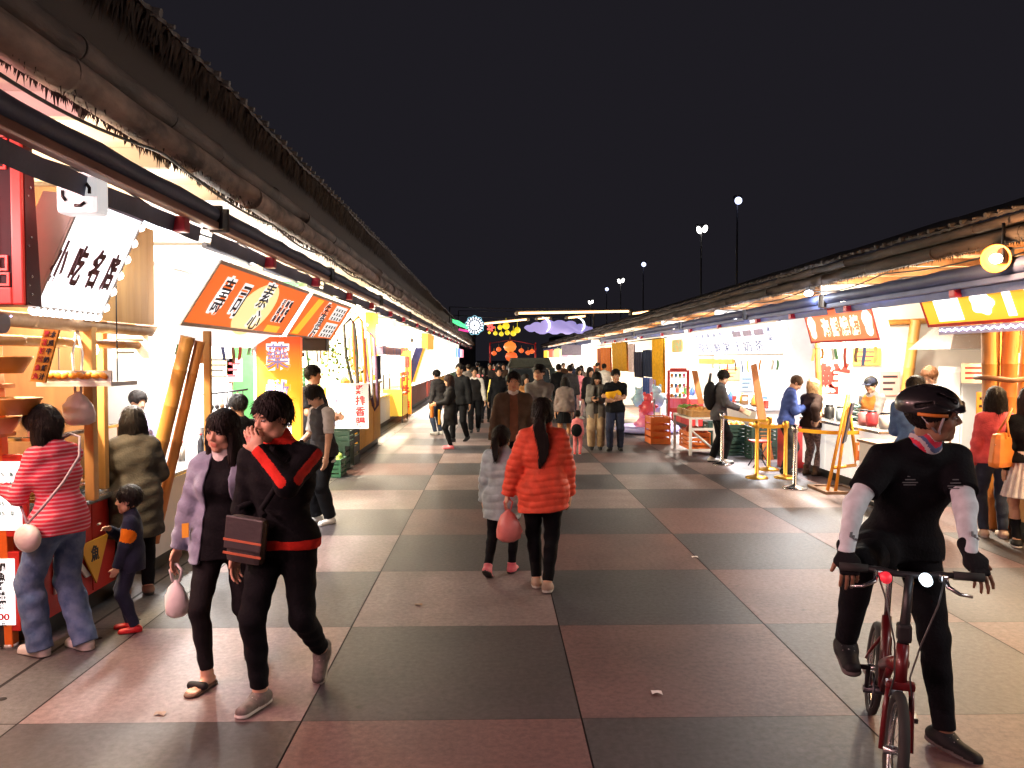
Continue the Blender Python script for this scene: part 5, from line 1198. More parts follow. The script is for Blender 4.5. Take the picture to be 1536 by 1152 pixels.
# flood lamp, tubes under the right eave
t = thing('flood_lamp', at(1494, 386, 7.6), 'glaring warm flood lamp under the right eave near the edge of the photo', 'lamp'); p = at(1494, 388, 7.6)
b = B(); b.ball(p, (.06, .055, .05), 14, 8); b.done('lens', [glow('flood_warm', (1, .80, .55), 16, sample=False)], t); b = B(); b.lathe(p + V((.05, .05, .01)), [(.03, -.03), (.09, .0), (.135, .05), (.14, .055), (.13, .055), (.085, .01), (.0, -.02)], 20, axis=(-.75, -.65, -.1)); b.done('reflector', [mat('halo_orange', (.85, .30, .05), .4, var=.05)], t); b = B(); b.box(p + V((.10, .05, .03)), (.12, .18, .16), bev=.02); b.cyl(p + V((.1, .05, .1)), p + V((.1, .05, .35)), .015, None, 8); b.done('housing', [dkmetal], t)  # orange dish added behind the lens, its colour imitates the lamp's halo
point('flood_light', p - V((.2, .02, .05)), .07, 60, (1, .5, .2), t)
for px, py, Y, lab in ((1213, 440, 12.2, 'bluish lamp at the joint of two awnings on the right'), (1040, 487, 20.5, 'small bluish lamp under the eave above the toy stall')):
    p = at(px, py, Y); t = thing('spot_lamp', p, lab, 'lamp', 'small lamps along the right eave'); b = B(); b.ball(p, (.06, .09, .045), 12, 8); b.done('lens', [glow('spot_blue', (.8, .87, 1), 18, sample=False)], t); b = B(); b.box(p + V((.03, .02, .075)), (.08, .16, .06), bev=.01); b.done('housing', [dkmetal], t); point('spot_light', p - V((.1, 0, .06)), .05, 14, (.85, .9, 1), t)
for px, py, c, nm in ((1256, 459, (1, .1, .12), 'red'), (1341, 452, (.1, 1, .45), 'green')):
    p = at(px, py, 12.4 if nm == 'red' else 10.4); b = B(); b.box(p, (.03, .09, .05) if nm == 'red' else (.03, .22, .05), bev=.008); b.top('indicator_lamp', [glow('indicator_' + nm, c, 3)], 'tiny %s indicator light on the blue awning' % nm, 'lamp', 'indicator lights')
# the character on the white wall
t = thing('wall_lettering', (at(1250, 570, 13.8).x, 13.84, 1.4), 'large red character on the white wall of the seafood stall', 'lettering'); b = B(); write(b, '鮮', V((at(1250, 568, 13.84).x, 13.845, at(1250, 568, 13.84).z)), X_, Z_, .62, .56, .035, .004); b.done('letters', [mat('ink_coral', (.42, .015, .01), .6)], t)
# bamboo pillar bundle at the right edge
t = thing('bamboo_pillar', (5.75, 9.0, 0), 'bundle of thick yellow bamboo forming a pillar at the right edge', 'pillar')
for k, (dx, dy, r, lean) in enumerate(((0, 0, .075, .10), (.15, .02, .085, -.06), (.30, .05, .07, -.16), (.09, .13, .06, .02))):
    bamboo('bamboo_stem', (5.68 + dx, 8.95 + dy, 0), (5.68 + dx - lean, 8.95 + dy, 3.0), r, pole if k != 1 else wood_o, None, parent=t, n=8)
b = B(); b.tube([(5.54, 8.85, 1.72), (5.8, 8.81, 1.69), (6.12, 8.9, 1.72), (6.12, 9.15, 1.72), (5.8, 9.18, 1.72), (5.54, 9.07, 1.72)], .03, 8, closed=True); b.done('binding', [wood_d], t)
for a, c_, r, lab in (((6.15, 9.62, 0), (6.15, 9.62, 3.2), .055, 'yellow bamboo post on the white panel behind the rider'), ((6.95, 9.55, .0), (7.05, 9.55, 3.2), .07, 'second yellow bamboo post deeper in the stall behind the rider'), ((5.6, 9.6, 2.35), (8.3, 9.6, 2.28), .06, 'yellow bamboo beam crossing the white panel behind the rider'), ((5.72, 13.78, .1), (5.60, 13.78, 2.5), .05, 'yellow post left of the big red character'), ((7.0, 13.7, .1), (7.3, 13.7, 2.6), .09, 'slanting yellow post right of the big red character'), ((5.6, 13.75, 2.5), (8.3, 13.75, 2.62), .05, 'yellow bamboo beam above the big red character'), ((6.55, 9.6, 2.35), (6.25, 9.58, 3.2), .04, 'short slanting bamboo brace above the rider')):
    bamboo('bamboo_post', a, c_, r, pole, lab, 'post', 'yellow bamboo posts on the right', n=6)
for i, (y, k, nm) in enumerate(((7.0, 4, 'orange skewers'), (7.7, 0, 'fried squid'), (8.4, 1, 'red sausages'))): tray((6.05, y, .845), .4, .5, foods[k], 'tray of %s on the wooden counter behind the rider' % nm, 'food trays behind the rider')
for i in range(7):
    y = 8.55 + i * .1; bottle((5.9 + .07 * (i % 2), y, .845), .22, .035, foods[(i * 2) % 5], 'sauce bottle %s on the wooden counter behind the rider' % ('with tan body nearest', 'with green body second', 'with orange body third', 'with red body fourth', 'with pale body fifth', 'with tan body sixth', 'with green body farthest')[i], 'sauce bottles behind the rider')
b = B(); b.span((5.85, 9.32, .846), (6.2, 9.56, 1.0), bev=.01); b.top('wooden_box', [wood_o], 'orange wooden box on the counter right of the rider', 'box')
# seafood counter goods
p = V((5.62, 12.3, .935)); b = B(); b.tube([(p.x + .07 * math.cos(i * .5), p.y + .07 * math.sin(i * .5), p.z + .02 + i * .0065) for i in range(44)], .02, 7); b.top('coil_stand', [mat('coil_teal', (.03, .08, .08), .4)], 'dark teal spiral stand on the white counter', 'stand')
for i, (y, m, nm) in enumerate(((11.3, whitep, 'white jar'), (11.7, mat('jar_red', (.6, .04, .05), .4), 'red jar'), (12.75, mat('jar_pale', (.6, .75, .8), .3), 'pale blue jar'), (13.2, blackp, 'black jar'), (11.95, mat('jar_pink', (.75, .3, .3), .4), 'pink jar'))):
    t = thing('jar', (5.6, y, .935), nm + ' on the steel top of the seafood counter', 'jar', 'jars on the seafood counter'); b = B(); b.lathe((5.6, y, .935), [(0, 0), (.07, 0), (.085, .05), (.085, .17), (.06, .2)], 16); b.done('body', [m], t); b = B(); b.cyl((5.6, y, 1.136), (5.6, y, 1.165), .064, None, 16); b.done('lid', [dkmetal], t)
panel_sign('white_board', (5.9, 11.0, 1.35), (6.3, 11.02, 1.58), glow('board_pale', (.8, .92, 1), .7, (.75, .85, .9)), 'small white board with a blue foot above the counter, left of the cap vendor')
# easel
t = thing('easel', (4.98, 11.4, 0), 'orange wooden easel with a dark board, beside the white counter', 'easel')
b = B()
for a, c_ in (((4.80, 11.35, .02), (5.08, 11.35, 1.42)), ((4.92, 11.35, .02), (5.13, 11.42, 1.42)), ((5.45, 11.75, .02), (5.12, 11.45, 1.40)), ((4.87, 11.35, .36), (5.40, 11.68, .36))): b.tube([a, c_], .026, 4)
b.done('legs', [mat('easel_orange', (.85, .36, .03), .5, var=.1)], t)
b = B(); b.prism([(4.99, 11.27, .72), (5.11, 11.27, 1.3), (5.30, 11.6, 1.3), (5.18, 11.6, .72)], (-.02, .012, .0)); b.done('board', [mat('board_slate', (.02, .025, .05), .4)], t)
b = B(); b.span((4.72, 11.2, 0), (5.28, 11.26, .04)); b.span((4.72, 11.82, 0), (5.28, 11.88, .04)); b.span((4.72, 11.262, 0), (4.78, 11.818, .039)); b.span((5.22, 11.262, 0), (5.28, 11.818, .039)); b.span((4.78, 11.262, .006), (5.22, 11.818, .02)); b.done('base', [wood_d], t)
t = thing('placard', (5.22, 11.3, .45), 'small orange and white placard hanging on the easel', 'placard'); b = B(); b.span((5.16, 11.25, .48), (5.36, 11.265, .74)); b.done('card', [orangep], t); b = B(); write(b, '100', (5.26, 11.248, .66), X_, Z_, .14, .08, .02, .002); b.done('lettering', [whitep], t)
t = thing('white_cabinet', (5.2, 10.3, 0), 'white cabinet with a brown top between the easel and the rider', 'cabinet'); b = B(); b.span((4.98, 9.95, .05), (5.45, 10.75, .80)); b.done('body', [whitep], t)
b = B(); b.span((4.95, 9.92, .802), (5.48, 10.78, .84), bev=.01); b.done('top', [wood_d], t); b = B(); b.span((5.0, 9.97, 0), (5.43, 10.73, .049)); b.done('plinth', [blackp], t)
# stanchions
gold = mat('brass', (.90, .50, .09), .3, 1, var=.1)
def stanchion(p, h, m, label, r=.031, br=.18):
    p = V(p); t = thing('stanchion', p, label, 'stanchion', 'queue barrier posts'); b = B(); b.lathe(p, [(0, .0), (br, .0), (br, .018), (br * .8, .035), (r * 1.4, .055), (r, .07), (r, h - .02)], 24); b.done('post', [m], t)
    b = B(); b.lathe(p + V((0, 0, h - .02)), [(r * 1.5, -.09), (r * 1.7, -.07), (r * 1.7, 0), (r * 1.2, .02), (0, .03)], 20); b.done('cap', [m], t); return p + V((0, 0, h - .07))
pts = [stanchion(G(px, py), h, m, lab) for px, py, h, m, lab in ((1135, 717, .92, gold, 'brass queue post standing leftmost in front of the man in blue'), (1153, 705, .92, gold, 'brass queue post behind the leftmost brass post'), (1178, 717, .92, gold, 'brass queue post by the feet of the man in blue'), (1192, 733, .95, chrome, 'silver queue post nearest the camera'), (1083, 697, .95, chrome, 'silver queue post at the feet of the person in the grey hoodie'))]
for px, lab in ((981, 'thin grey post left of two in front of the toys'), (1000, 'thin grey post right of two in front of the toys')): stanchion(G(px, 657), .95, mat('post_grey', (.2, .2, .22), .4, .5), lab, .014, .14)
tape = mat('tape_yellow', (.85, .45, .02), .5, var=.05)
for a, c_, lab in ((pts[4], pts[1], 'yellow tape from the silver post to the rear brass post'), (pts[0], pts[2], 'short yellow tape between two brass posts'), (pts[3], V((5.3, 11.45, .86)), 'long yellow tape from the nearest silver post to the easel'), (pts[0], pts[1], 'yellow tape from the front to the rear brass post')):
    b = B(); d = c_ - a; n_ = d.cross(Z_).normalized() * .002; k = 10
    b.surf(lambda u, v: a + d * u + Z_ * ((v - .5) * .055 - .02 * math.sin(u * math.pi)) + n_, k, 1); b.surf(lambda u, v: a + d * u + Z_ * ((v - .5) * .055 - .02 * math.sin(u * math.pi)) - n_, k, 1); b.top('barrier_tape', [tape], lab, 'barrier tape', 'yellow barrier tapes')
# drinks stall things
for i, (x, y, z) in enumerate(((4.75, 15.9, 0), (4.75, 15.9, .31), (5.18, 15.35, 0), (5.18, 15.35, .31), (4.66, 16.55, 0), (4.66, 16.55, .31))):
    crate((x, y, z), (.5, .42, .30), dgreen, ('lower', 'upper')[i % 2] + ' dark green crate ' + ('behind the silver post', 'right of the person in the grey hoodie', 'left of the person in the grey hoodie')[i // 2], 'dark green crates', ('fruit', foods[4], .05) if i in (1, 3) else None)
b = B(); b.prism([at(1127, 548, 15.3), at(1135, 545, 15.3), at(1161, 690, 15.1), at(1146, 690, 15.1)], (0, .05, 0)); b.top('leaning_plank', [wood_o], 'orange brown plank leaning beside the drinks stall, behind the man in blue', 'plank')
b = B(); b.box((5.3, 14.1, .38), (.36, .4, .76), bev=.02); t = b.top('red_bin', [redp], 'red bin behind the two people in the queue', 'bin')
t = thing('stool', (4.75, 14.1, 0), 'dark folding stool behind the brass posts', 'stool'); b = B()
for s_ in (-1, 1): b.tube([(4.75 - .16 * s_, 14.0, .0), (4.75 + .12 * s_, 14.0, .45)], .012, 8); b.tube([(4.75 - .16 * s_, 14.28, .0), (4.75 + .12 * s_, 14.28, .45)], .012, 8)
b.done('frame', [dkmetal], t); b = B(); b.box((4.75, 14.14, .46), (.32, .34, .03), bev=.01); b.done('seat', [redp], t)
# white table
t = thing('white_table', (4.05, 16.6, 0), 'white wooden table with a diagonal brace, loaded with orange goods', 'table'); x0, x1, y0, y1 = 3.88, 4.42, 15.75, 17.2
b = B(); b.span((x0, y0, .72), (x1, y1, .76), bev=.006); b.done('tabletop', [whitep], t)
for x in (x0 + .03, x1 - .03):
    for y in (y0 + .03, y1 - .03): b = B(); b.span((x - .025, y - .025, 0), (x + .025, y + .025, .718)); b.done('leg', [whitep], t)
b = B(); b.span((x0 + .057, y0 + .01, .08), (x1 - .057, y0 + .05, .13)); b.span((x0 + .057, y0 + .01, .5), (x1 - .057, y0 + .05, .55)); b.done('rail', [whitep], t)
b = B(); b.tube([(x0 + .05, y0 + .03, .50), (x1 - .05, y0 + .03, .13)], .022, 4); b.done('brace', [whitep], t)
crate((4.15, 16.4, .085), (.42, .9, .34), orangep, 'orange crate under the white table', 'crates of the toy stall', ('fruit', foods[1], .06))
for i in range(3): crate((4.15, 16.0 + i * .45, .765), (.42, .38, .12), wood_l, '%s low box of goods on the white table' % ('nearest', 'middle', 'farthest')[i], 'low boxes on the white table', ('goods', foods[i], .05))
crate((3.75, 18.2, 0), (.45, .7, .6), orangep, 'tall orange crate left of the white table', 'crates of the toy stall')
# toy stall frame
t = thing('shooting_frame', (4.4, 20.0, 0), 'red metal frame with shelves of small toys, behind the white table', 'frame')
b = B()
for px in (1003, 1032): a = at(px, 555, 19.5); b.span((a.x - .03, 19.47, .5), (a.x + .03, 19.53, a.z))
a, c_ = at(1003, 552, 19.5), at(1032, 552, 19.5); b.span((a.x + .035, 19.48, a.z - .1), (c_.x - .035, 19.52, a.z)); b.span((a.x + .035, 19.48, .62), (c_.x - .035, 19.52, .72)); b.done('frame', [redp], t)
b = B()
for z in (.95, 1.2, 1.45): b.span((a.x + .035, 19.5, z), (c_.x - .035, 19.7, z + .02))
b.done('shelf', [whitep], t); b = B()
for i in range(12): b.ball((a.x + .1 + (i % 4) * .1, 19.58, 1.0 + .25 * (i // 4) + .02), (.04, .04, .05), 8, 6, i % 4)
b.done('toy', [foods[4], mat('toy_blue', (.1, .3, .7), .5), foods[2], mat('toy_pink', (.8, .2, .4), .5)], t)
b = B(); b.prism([at(1038, 556, 19.3), at(1046, 556, 19.3), at(1056, 605, 19.3), at(1048, 606, 19.3)], (0, .05, 0)); b.top('leaning_board', [wood_o], 'narrow orange board leaning right of the red frame', 'board')
for i, (px, py, r, c, nm) in enumerate(((972, 612, .20, (.75, .08, .10), 'red'), (966, 638, .22, (.85, .25, .4), 'pink'), (985, 600, .2, (.45, .7, .85), 'pale blue'), (958, 600, .17, (.4, .65, .8), 'sky blue'), (1000, 640, .2, (.85, .6, .7), 'rosy white'))):
    p = at(px, py, 20.4 + i * .2); t = thing('inflatable_toy', (p.x, p.y, p.z - r), nm + ' inflatable toy in the heap before the toy stall', 'toy', 'inflatable toys'); b = B(); b.ball(p, (r, r, r * 1.1), 14, 10); b.ball(p + V((0, -.02, r * 1.25)), r * .62, 12, 8)
    for s_ in (-1, 1): b.ball(p + V((s_ * r * .45, 0, r * 1.8)), (r * .2, r * .15, r * .3), 8, 6); b.ball(p + V((s_ * r * .95, -.05, r * .2)), (r * .35, r * .25, r * .25), 8, 6)
    b.done('body', [mat('vinyl_' + nm.replace(' ', '_'), c, .3, coat=.4, var=.05)], t)
b = B(); b.lathe((4.0, 20.7, 0), [(0, .02), (.75, .02), (.85, .09), (.8, .19), (.7, .2), (.66, .1), (0, .08)], 26); b.top('paddling_pool', [mat('vinyl_lilac', (.45, .42, .85), .35, coat=.3)], 'lilac inflatable pool under the heap of toys', 'pool')
# clothes stall
def garment(x, y, w, z0, z1, m, label, nm='hanging_garment'):
    b = B()
    for off in (-.03, .03): b.surf(lambda u, v: V((x + off + .035 * math.sin(u * 19 + v * 2), y + w * u + .04 * math.sin(v * 3), z1 - (z1 - z0) * v)), 26, 6)
    b.top(nm, [m], label, 'garment', 'garments hung along the clothes stall')
b = B(); b.cyl((4.85, 22.3, 2.52), (4.85, 40, 2.52), .02, None, 8); b.top('hanging_rail', [dkmetal], 'dark rail running along the clothes stall', 'rail')
yc = cloth('cloth_yellow', (.80, .42, .02)); nvc = cloth('cloth_deep_navy', (.02, .03, .07)); lil = cloth('cloth_lilac', (.55, .42, .75)); blu = cloth('cloth_blue', (.07, .12, .38)); pkc = cloth('cloth_pale_pink', (.75, .6, .62))
garment(4.82, 22.6, 1.5, .95, 2.5, yc, 'long plain yellow cloth hanging nearest of the garments'); garment(4.84, 24.4, 1.3, 1.35, 2.2, nvc, 'dark navy garment beside the long yellow cloth'); garment(4.8, 25.8, 1.3, 1.3, 2.15, cloth('cloth_ink', (.03, .03, .06)), 'black blue garment with a red edge past the navy one')
garment(4.86, 24.6, 1.2, .35, 1.32, blu, 'long blue trousers under the navy garment'); garment(4.8, 23.3, 1.0, .35, 1.3, lil, 'lilac dress hanging low under the garments'); garment(4.83, 27.4, 1.0, 1.45, 2.45, pkc, 'pale pink towel past the dark garments')
garment(4.84, 29, 3.6, 1.45, 2.55, cloth('cloth_amber2', (.78, .40, .03)), 'wide amber yellow cloth farther along the rail'); garment(4.86, 33.2, 3.0, 1.2, 2.4, cloth('cloth_orange', (.75, .2, .03)), 'orange cloths beyond the amber cloth'); garment(4.9, 36.8, 2.4, 1.1, 2.4, cloth('cloth_rust', (.5, .12, .05)), 'rust red cloth farthest along the rail')
panel_sign('garland_board', (5.0, 21.2, 2.1), (5.05, 22.4, 2.45), mat('garland', (.75, .35, .05), .5, col2=(.2, .6, .3), scale=9), 'board of orange and green garlands above the toys')
panel_sign('lit_sign', (5.0, 41, 2.0), (5.3, 45.5, 2.75), wl('sign_far_warm', (1, .9, .75), 2.5), 'warm white lit sign far down the right row')
panel_sign('grey_sign', (3.9, 46, 2.1), (5.3, 46.1, 2.7), mat('sign_grey', (.35, .3, .38), .5), 'small grey sign facing the lane far on the right')
panel_sign('lit_sign', (4.6, 37.5, 1.6), (5.0, 37.7, 2.8), wl('sign_far_hot', (1, .8, .5), 2.6), 'upright glowing sign at the orange stall on the right')
# far stalls, both rows
fc = [((.7, .1, .06), 'red'), ((.8, .45, .05), 'amber'), ((.75, .75, .78), 'white'), ((.1, .3, .2), 'green'), ((.12, .2, .5), 'blue'), ((.75, .25, .3), 'rose'), ((.5, .5, .15), 'olive')]
for sg, ys, xf, xb in ((-1, 37.2, 3.1, 5.6), (1, 40.2, 5.2, 8.6)):
    for i in range(6):
        y = ys + i * 7; c, nm = fc[(i + (3 if sg > 0 else 0)) % 7]; sd = 'left' if sg < 0 else 'right'
        dsc = 'far %s stall with %s counter' % (sd, nm)
        stall(sg, y, y + 6.9, xf, xb, dsc + ' in the distance', mat('far_' + nm, c, .5), steelt, desc=dsc, lamps=(900, (1, .9, .75)), nl=1)
        if i > 1: panel_sign('lit_sign', (sg * xf - .15, y + .6, 2.0), (sg * xf + .15, y + 5.5, 2.75), glow('far_sign_' + nm, tuple(min(1, q * 1.25) for q in c), 1.6), '%s lit sign over the %s' % (nm, dsc))

# ================================================================ THE LANE'S END
# van
x, y = at(797, 560, 28).x, 28.0; t = thing('canvas_van', (x, y + 1.6, 0), 'dark grey green van with canvas hood parked in the lane facing the camera', 'van')
vb = mat('van_paint', (.035, .045, .045), .35, .1, coat=.3); w = .82
b = B(); b.prism([(x - w, y + .02, .32), (x - w, y, .95), (x - w + .03, y + .22, 1.02), (x - w + .06, y + .62, 1.58), (x - w + .06, y + 1.7, 1.60), (x - w, y + 3.4, .95), (x - w, y + 3.4, .32)], (2 * w, 0, 0)); b.done('body', [vb], t)
b = B(); b.prism([(x - w + .02, y + .62, 1.60), (x - w + .06, y + .55, 1.70), (x - w + .16, y + .60, 1.95), (x + w - .16, y + .60, 1.95), (x + w - .06, y + .55, 1.70), (x + w - .02, y + .62, 1.60)], (0, 2.75, 0)); b.done('canvas_cover', [cloth('canvas', (.055, .062, .058), bump=.4)], t)
b = B(); b.prism([(x - w + .14, y + .235, 1.06), (x + w - .14, y + .235, 1.06), (x + w - .18, y + .585, 1.54), (x - w + .18, y + .585, 1.54)], (0, -.012, .008)); b.done('windscreen', [mat('screen_glass', (.02, .025, .03), .05, coat=1, var=0)], t)
b = B(); b.tube([(x - w + .12, y + .21, 1.05), (x - w + .16, y + .575, 1.56), (x + w - .16, y + .575, 1.56), (x + w - .12, y + .21, 1.05)], .018, 8); b.done('screen_trim', [chrome], t)
b = B(); b.box((x, y - .04, .40), (2 * w + .02, .1, .16), bev=.03); b.done('bumper', [blackp], t)
for s_ in (-1, 1):
    b = B(); b.lathe((x + s_ * .6, y - .01, .72), [(.0, .03), (.08, .025), (.095, .0), (.0, -.02)], 18, axis=(0, -1, 0)); b.done('headlight', [chrome], t)
    b = B(); b.box((x + s_ * (w + .12), y + .35, 1.2), (.12, .05, .2), bev=.02); b.tube([(x + s_ * (w - .02), y + .36, 1.1), (x + s_ * (w + .1), y + .36, 1.15)], .01, 6); b.done('mirror', [blackp], t)
    for yy in (y + .55, y + 2.8):
        b = B(); b.lathe((x + s_ * (w - .12), yy, .29), [(.0, -.08), (.2, -.08), (.29, -.07), (.29, .07), (.2, .08), (.0, .08)], 20, axis=(1, 0, 0)); wh = b.done('wheel', [mat('rubber', (.02, .02, .02), .8)], t)
b = B(); b.span((x - .16, y - .012, .5), (x + .16, y - .002, .6)); b.done('number_plate', [paper], t)
b = B(); b.tube([(x - .1, y + .25, 1.07), (x + .35, y + .40, 1.3)], .008, 6); b.tube([(x - .5, y + .25, 1.07), (x - .08, y + .38, 1.27)], .008, 6); b.done('wiper', [blackp], t)
# festival lights over the lane
def tubes(name, paths, r, m, label, cat='neon light', group='festival lights over the lane', parts=None):
    b = B(); [b.tube(p, r, 7) for p in paths]; a = np.array(b.v); c = V(tuple(a.mean(0))); t = thing(name, c, label, cat, group); b.done('light_tube', [m], t); return t, c
Yn = 44.0
for px0, px1, py0, py1, Y, lab in ((775, 946, 470, 467, 40, 'longest orange white light bar high over the lane'), (946, 986, 471, 466, 44, 'short orange light bar continuing right of the longest'), (724, 792, 486, 479, 50, 'orange light bar left over the lemon yellow balls'), (850, 880, 477, 474, 50, 'short orange light bar above the lilac cloud'), (805, 826, 478, 477, 54, 'shortest pale light bar above the lilac cloud')):
    a, c_ = at(px0, py0, Y), at(px1, py1, Y); t, c = tubes('light_bar', [[a, c_]], .05, glow('bar_orange', (1, .55, .25), 6, sample=False), lab, 'light bar', 'orange light bars over the lane')
    b = B(); b.tube([a + V((0, 0, .09)), c_ + V((0, 0, .09))], .04, 6); [b.ball(q, .12, 8, 6) for q in (a, c_)]; b.done('carrier', [mat('carrier_glow', (.5, .4, .3), .5)], t)
c = at(712, 488, Yn); t, _ = tubes('neon_flower', [[c + V((math.cos(a) * r0, 0, math.sin(a) * r0)), c + V((math.cos(a) * r1, 0, math.sin(a) * r1))] for k in range(18) for a in [2 * math.pi * k / 18] for r0, r1 in ((.06, .27), (.33, .46))], .035, glow('neon_white', (.85, .9, 1), 2.2), 'round white and teal neon flower over the left of the lane')
b = B(); b.tube([c + V((math.cos(a) * (.50 + .035 * math.sin(9 * a)), 0, math.sin(a) * (.50 + .035 * math.sin(9 * a)))) for a in [2 * math.pi * k / 54 for k in range(54)]], .02, 6, closed=True); b.done('ring', [glow('neon_teal', (.25, .6, .75), .8)], t)
a, c_ = at(674, 479, Yn), at(702, 492, Yn); tubes('neon_leaf', [[a, (a + c_) / 2 + V((0, 0, .1)), c_], [a, (a + c_) / 2 - V((0, 0, .06)), c_]], .06, glow('neon_green', (.1, .9, .3), 1.6), 'green neon leaf at the far left over the lane')
a, c_ = at(688, 494, Yn), at(703, 497, Yn); tubes('neon_leaf', [[a, c_]], .06, glow('neon_magenta', (.8, .05, .3), 1.2), 'magenta neon streak below the green leaf')
c = at(736, 491, Yn); tubes('neon_blossom', [[c + V((math.cos(q + d) * .05, 0, math.sin(q + d) * .05)), c + V((math.cos(q) * .22, 0, math.sin(q) * .22))] for q in [2 * math.pi * k / 5 for k in range(5)] for d in (-.6, .6)], .05, glow('neon_crimson', (.9, .10, .08), 1.4), 'small red neon blossom between flower and yellow balls')
for i, (px, py, r) in enumerate(((743, 500, .12), (750, 491, .14), (752, 501, .13), (759, 489, .2), (761, 499, .14), (770, 500, .16), (776, 495, .17), (734, 499, .08))):
    b = B(); b.ball(at(px, py, Yn + .3 * (i % 2)), r, 12, 8); b.cyl(at(px, py, Yn + .3 * (i % 2)) + V((0, 0, r)), at(px, py, Yn + .3 * (i % 2)) + V((0, 0, r + .25)), .01, None, 5)
    b.top('lemon_lantern', [glow('lemon', (.85, .62, .02), .95 if i != 3 else 1.6, (.6, .5, .05))], 'yellow ball lantern %s of the cluster over the lane' % ('lowest left', 'upper left', 'lower middle left', 'largest and brightest', 'middle', 'lower right', 'rightmost', 'smallest far left')[i], 'lantern', 'yellow ball lanterns')
c = at(838, 492, Yn); t = thing('neon_cloud', c, 'long lilac lit cloud with pale crescents over the lane', 'neon light', 'festival lights over the lane'); b = B()
ol = [(cx_ + r_ * math.cos(RAD(a_)), cz_ + r_ * .62 * math.sin(RAD(a_))) for cx_, cz_, r_, a0_, a1_ in ((-1.62, .0, .28, 180, 80), (-1.2, .12, .34, 150, 50), (-.62, .22, .40, 150, 40), (.05, .18, .42, 140, 40), (.65, .18, .36, 140, 40), (1.2, .04, .32, 130, 40), (1.72, -.04, .2, 110, -60), (1.15, -.1, .36, -30, -140), (.5, -.12, .38, -40, -140), (-.2, -.1, .42, -40, -140), (-.9, -.1, .4, -40, -140), (-1.5, -.05, .28, -50, -150)) for a_ in (a0_, (a0_ * 2 + a1_) / 3, (a0_ + a1_ * 2) / 3, a1_)]
b.prism([c + V((x_, 0, z_)) for x_, z_ in ol], (0, .12, 0)); b.done('cloud_panel', [glow('cloud_lilac', (.30, .27, .66), .75, (.4, .35, .7))], t)
for px, r in ((812, .45), (865, .42)):
    q = at(px, 488, Yn - .05); b = B(); b.tube([q + V((math.cos(a) * r, 0, math.sin(a) * r)) for a in [-.9 + 2.4 * k / 12 for k in range(13)]], [.01 + .05 * math.sin(math.pi * k / 12) for k in range(13)], 7); b.done('crescent', [glow('neon_pale', (.85, .9, 1), 2.2)], t)
for y_, zz, zr, lab in ((Yn + .1, (4.3, 4.16, 4.16, 4.0), 3.3, 'dark wire across the lane carrying the flower, yellow balls and lilac cloud'), (40.1, (4.5, 4.42, 4.42, 4.4), 3.3, 'dark wire across the lane behind the longest light bar'), (50.1, (4.9, 4.86, 4.85, 4.8), 3.3, 'farthest dark wire across the lane, above the yellow balls')):
    b = B(); b.tube([(-2.2, y_, zz[0]), (0, y_, zz[1]), (2.6, y_, zz[2]), (5, y_, zz[3])], .02, 6); b.cyl((-2.2, y_, 3.7), (-2.2, y_, zz[0]), .035, None, 8); b.cyl((5, y_, zr), (5, y_, zz[3]), .035, None, 8); b.top('span_wire', [blackp], lab, 'wire', 'wires across the lane')
# red lanterns
def lantern(p, r, label, s_=1.3, c=(1, .16, .03)):
    p = V(p); t = thing('red_lantern', p, label, 'lantern', 'red lanterns at the far end'); b = B(); b.lathe(p, [(r * .35, -r * .75), (r * .8, -r * .5), (r, 0), (r * .8, r * .5), (r * .35, r * .75)], 18); b.done('shade', [glow('lantern_%d' % (c[1] * 100), c, s_, (.6, .08, .03))], t)
    b = B(); b.cyl(p + V((0, 0, r * .75)), p + V((0, 0, r * .92)), r * .38, None, 12); b.cyl(p - V((0, 0, r * .92)), p - V((0, 0, r * .75)), r * .38, None, 12); b.cyl(p + V((0, 0, r * .9)), p + V((0, 0, r * 2)), .012, None, 5); b.done('rim', [gold], t)
lantern(at(765, 520, 62), .5, 'largest orange red lantern over the far crowd', 1.1, (1, .26, .04)); lantern(at(767, 535, 64), .5, 'wide red lantern below the largest', .8)
for i, (px, py, n_) in enumerate(((748, 524, 'left of the largest'), (741, 530, 'farthest left of the cluster'), (782, 526, 'right of the largest'), (792, 529, 'second right of the largest'), (798, 527, 'farthest right of the cluster'))): lantern(at(px, py, 60), .2, 'small red lantern ' + n_, .9)
b = B(); b.tube([at(735, 515, 61), at(765, 510, 61), at(803, 517, 61)], .025, 6); b.cyl(V((at(735, 515, 61).x, 61, 0)), at(735, 513, 61), .06, None, 8); b.cyl(V((at(803, 515, 61).x, 61, 0)), at(803, 514, 61), .06, None, 8); b.top('lantern_gate', [redp], 'thin red gate carrying the far lanterns', 'gate')
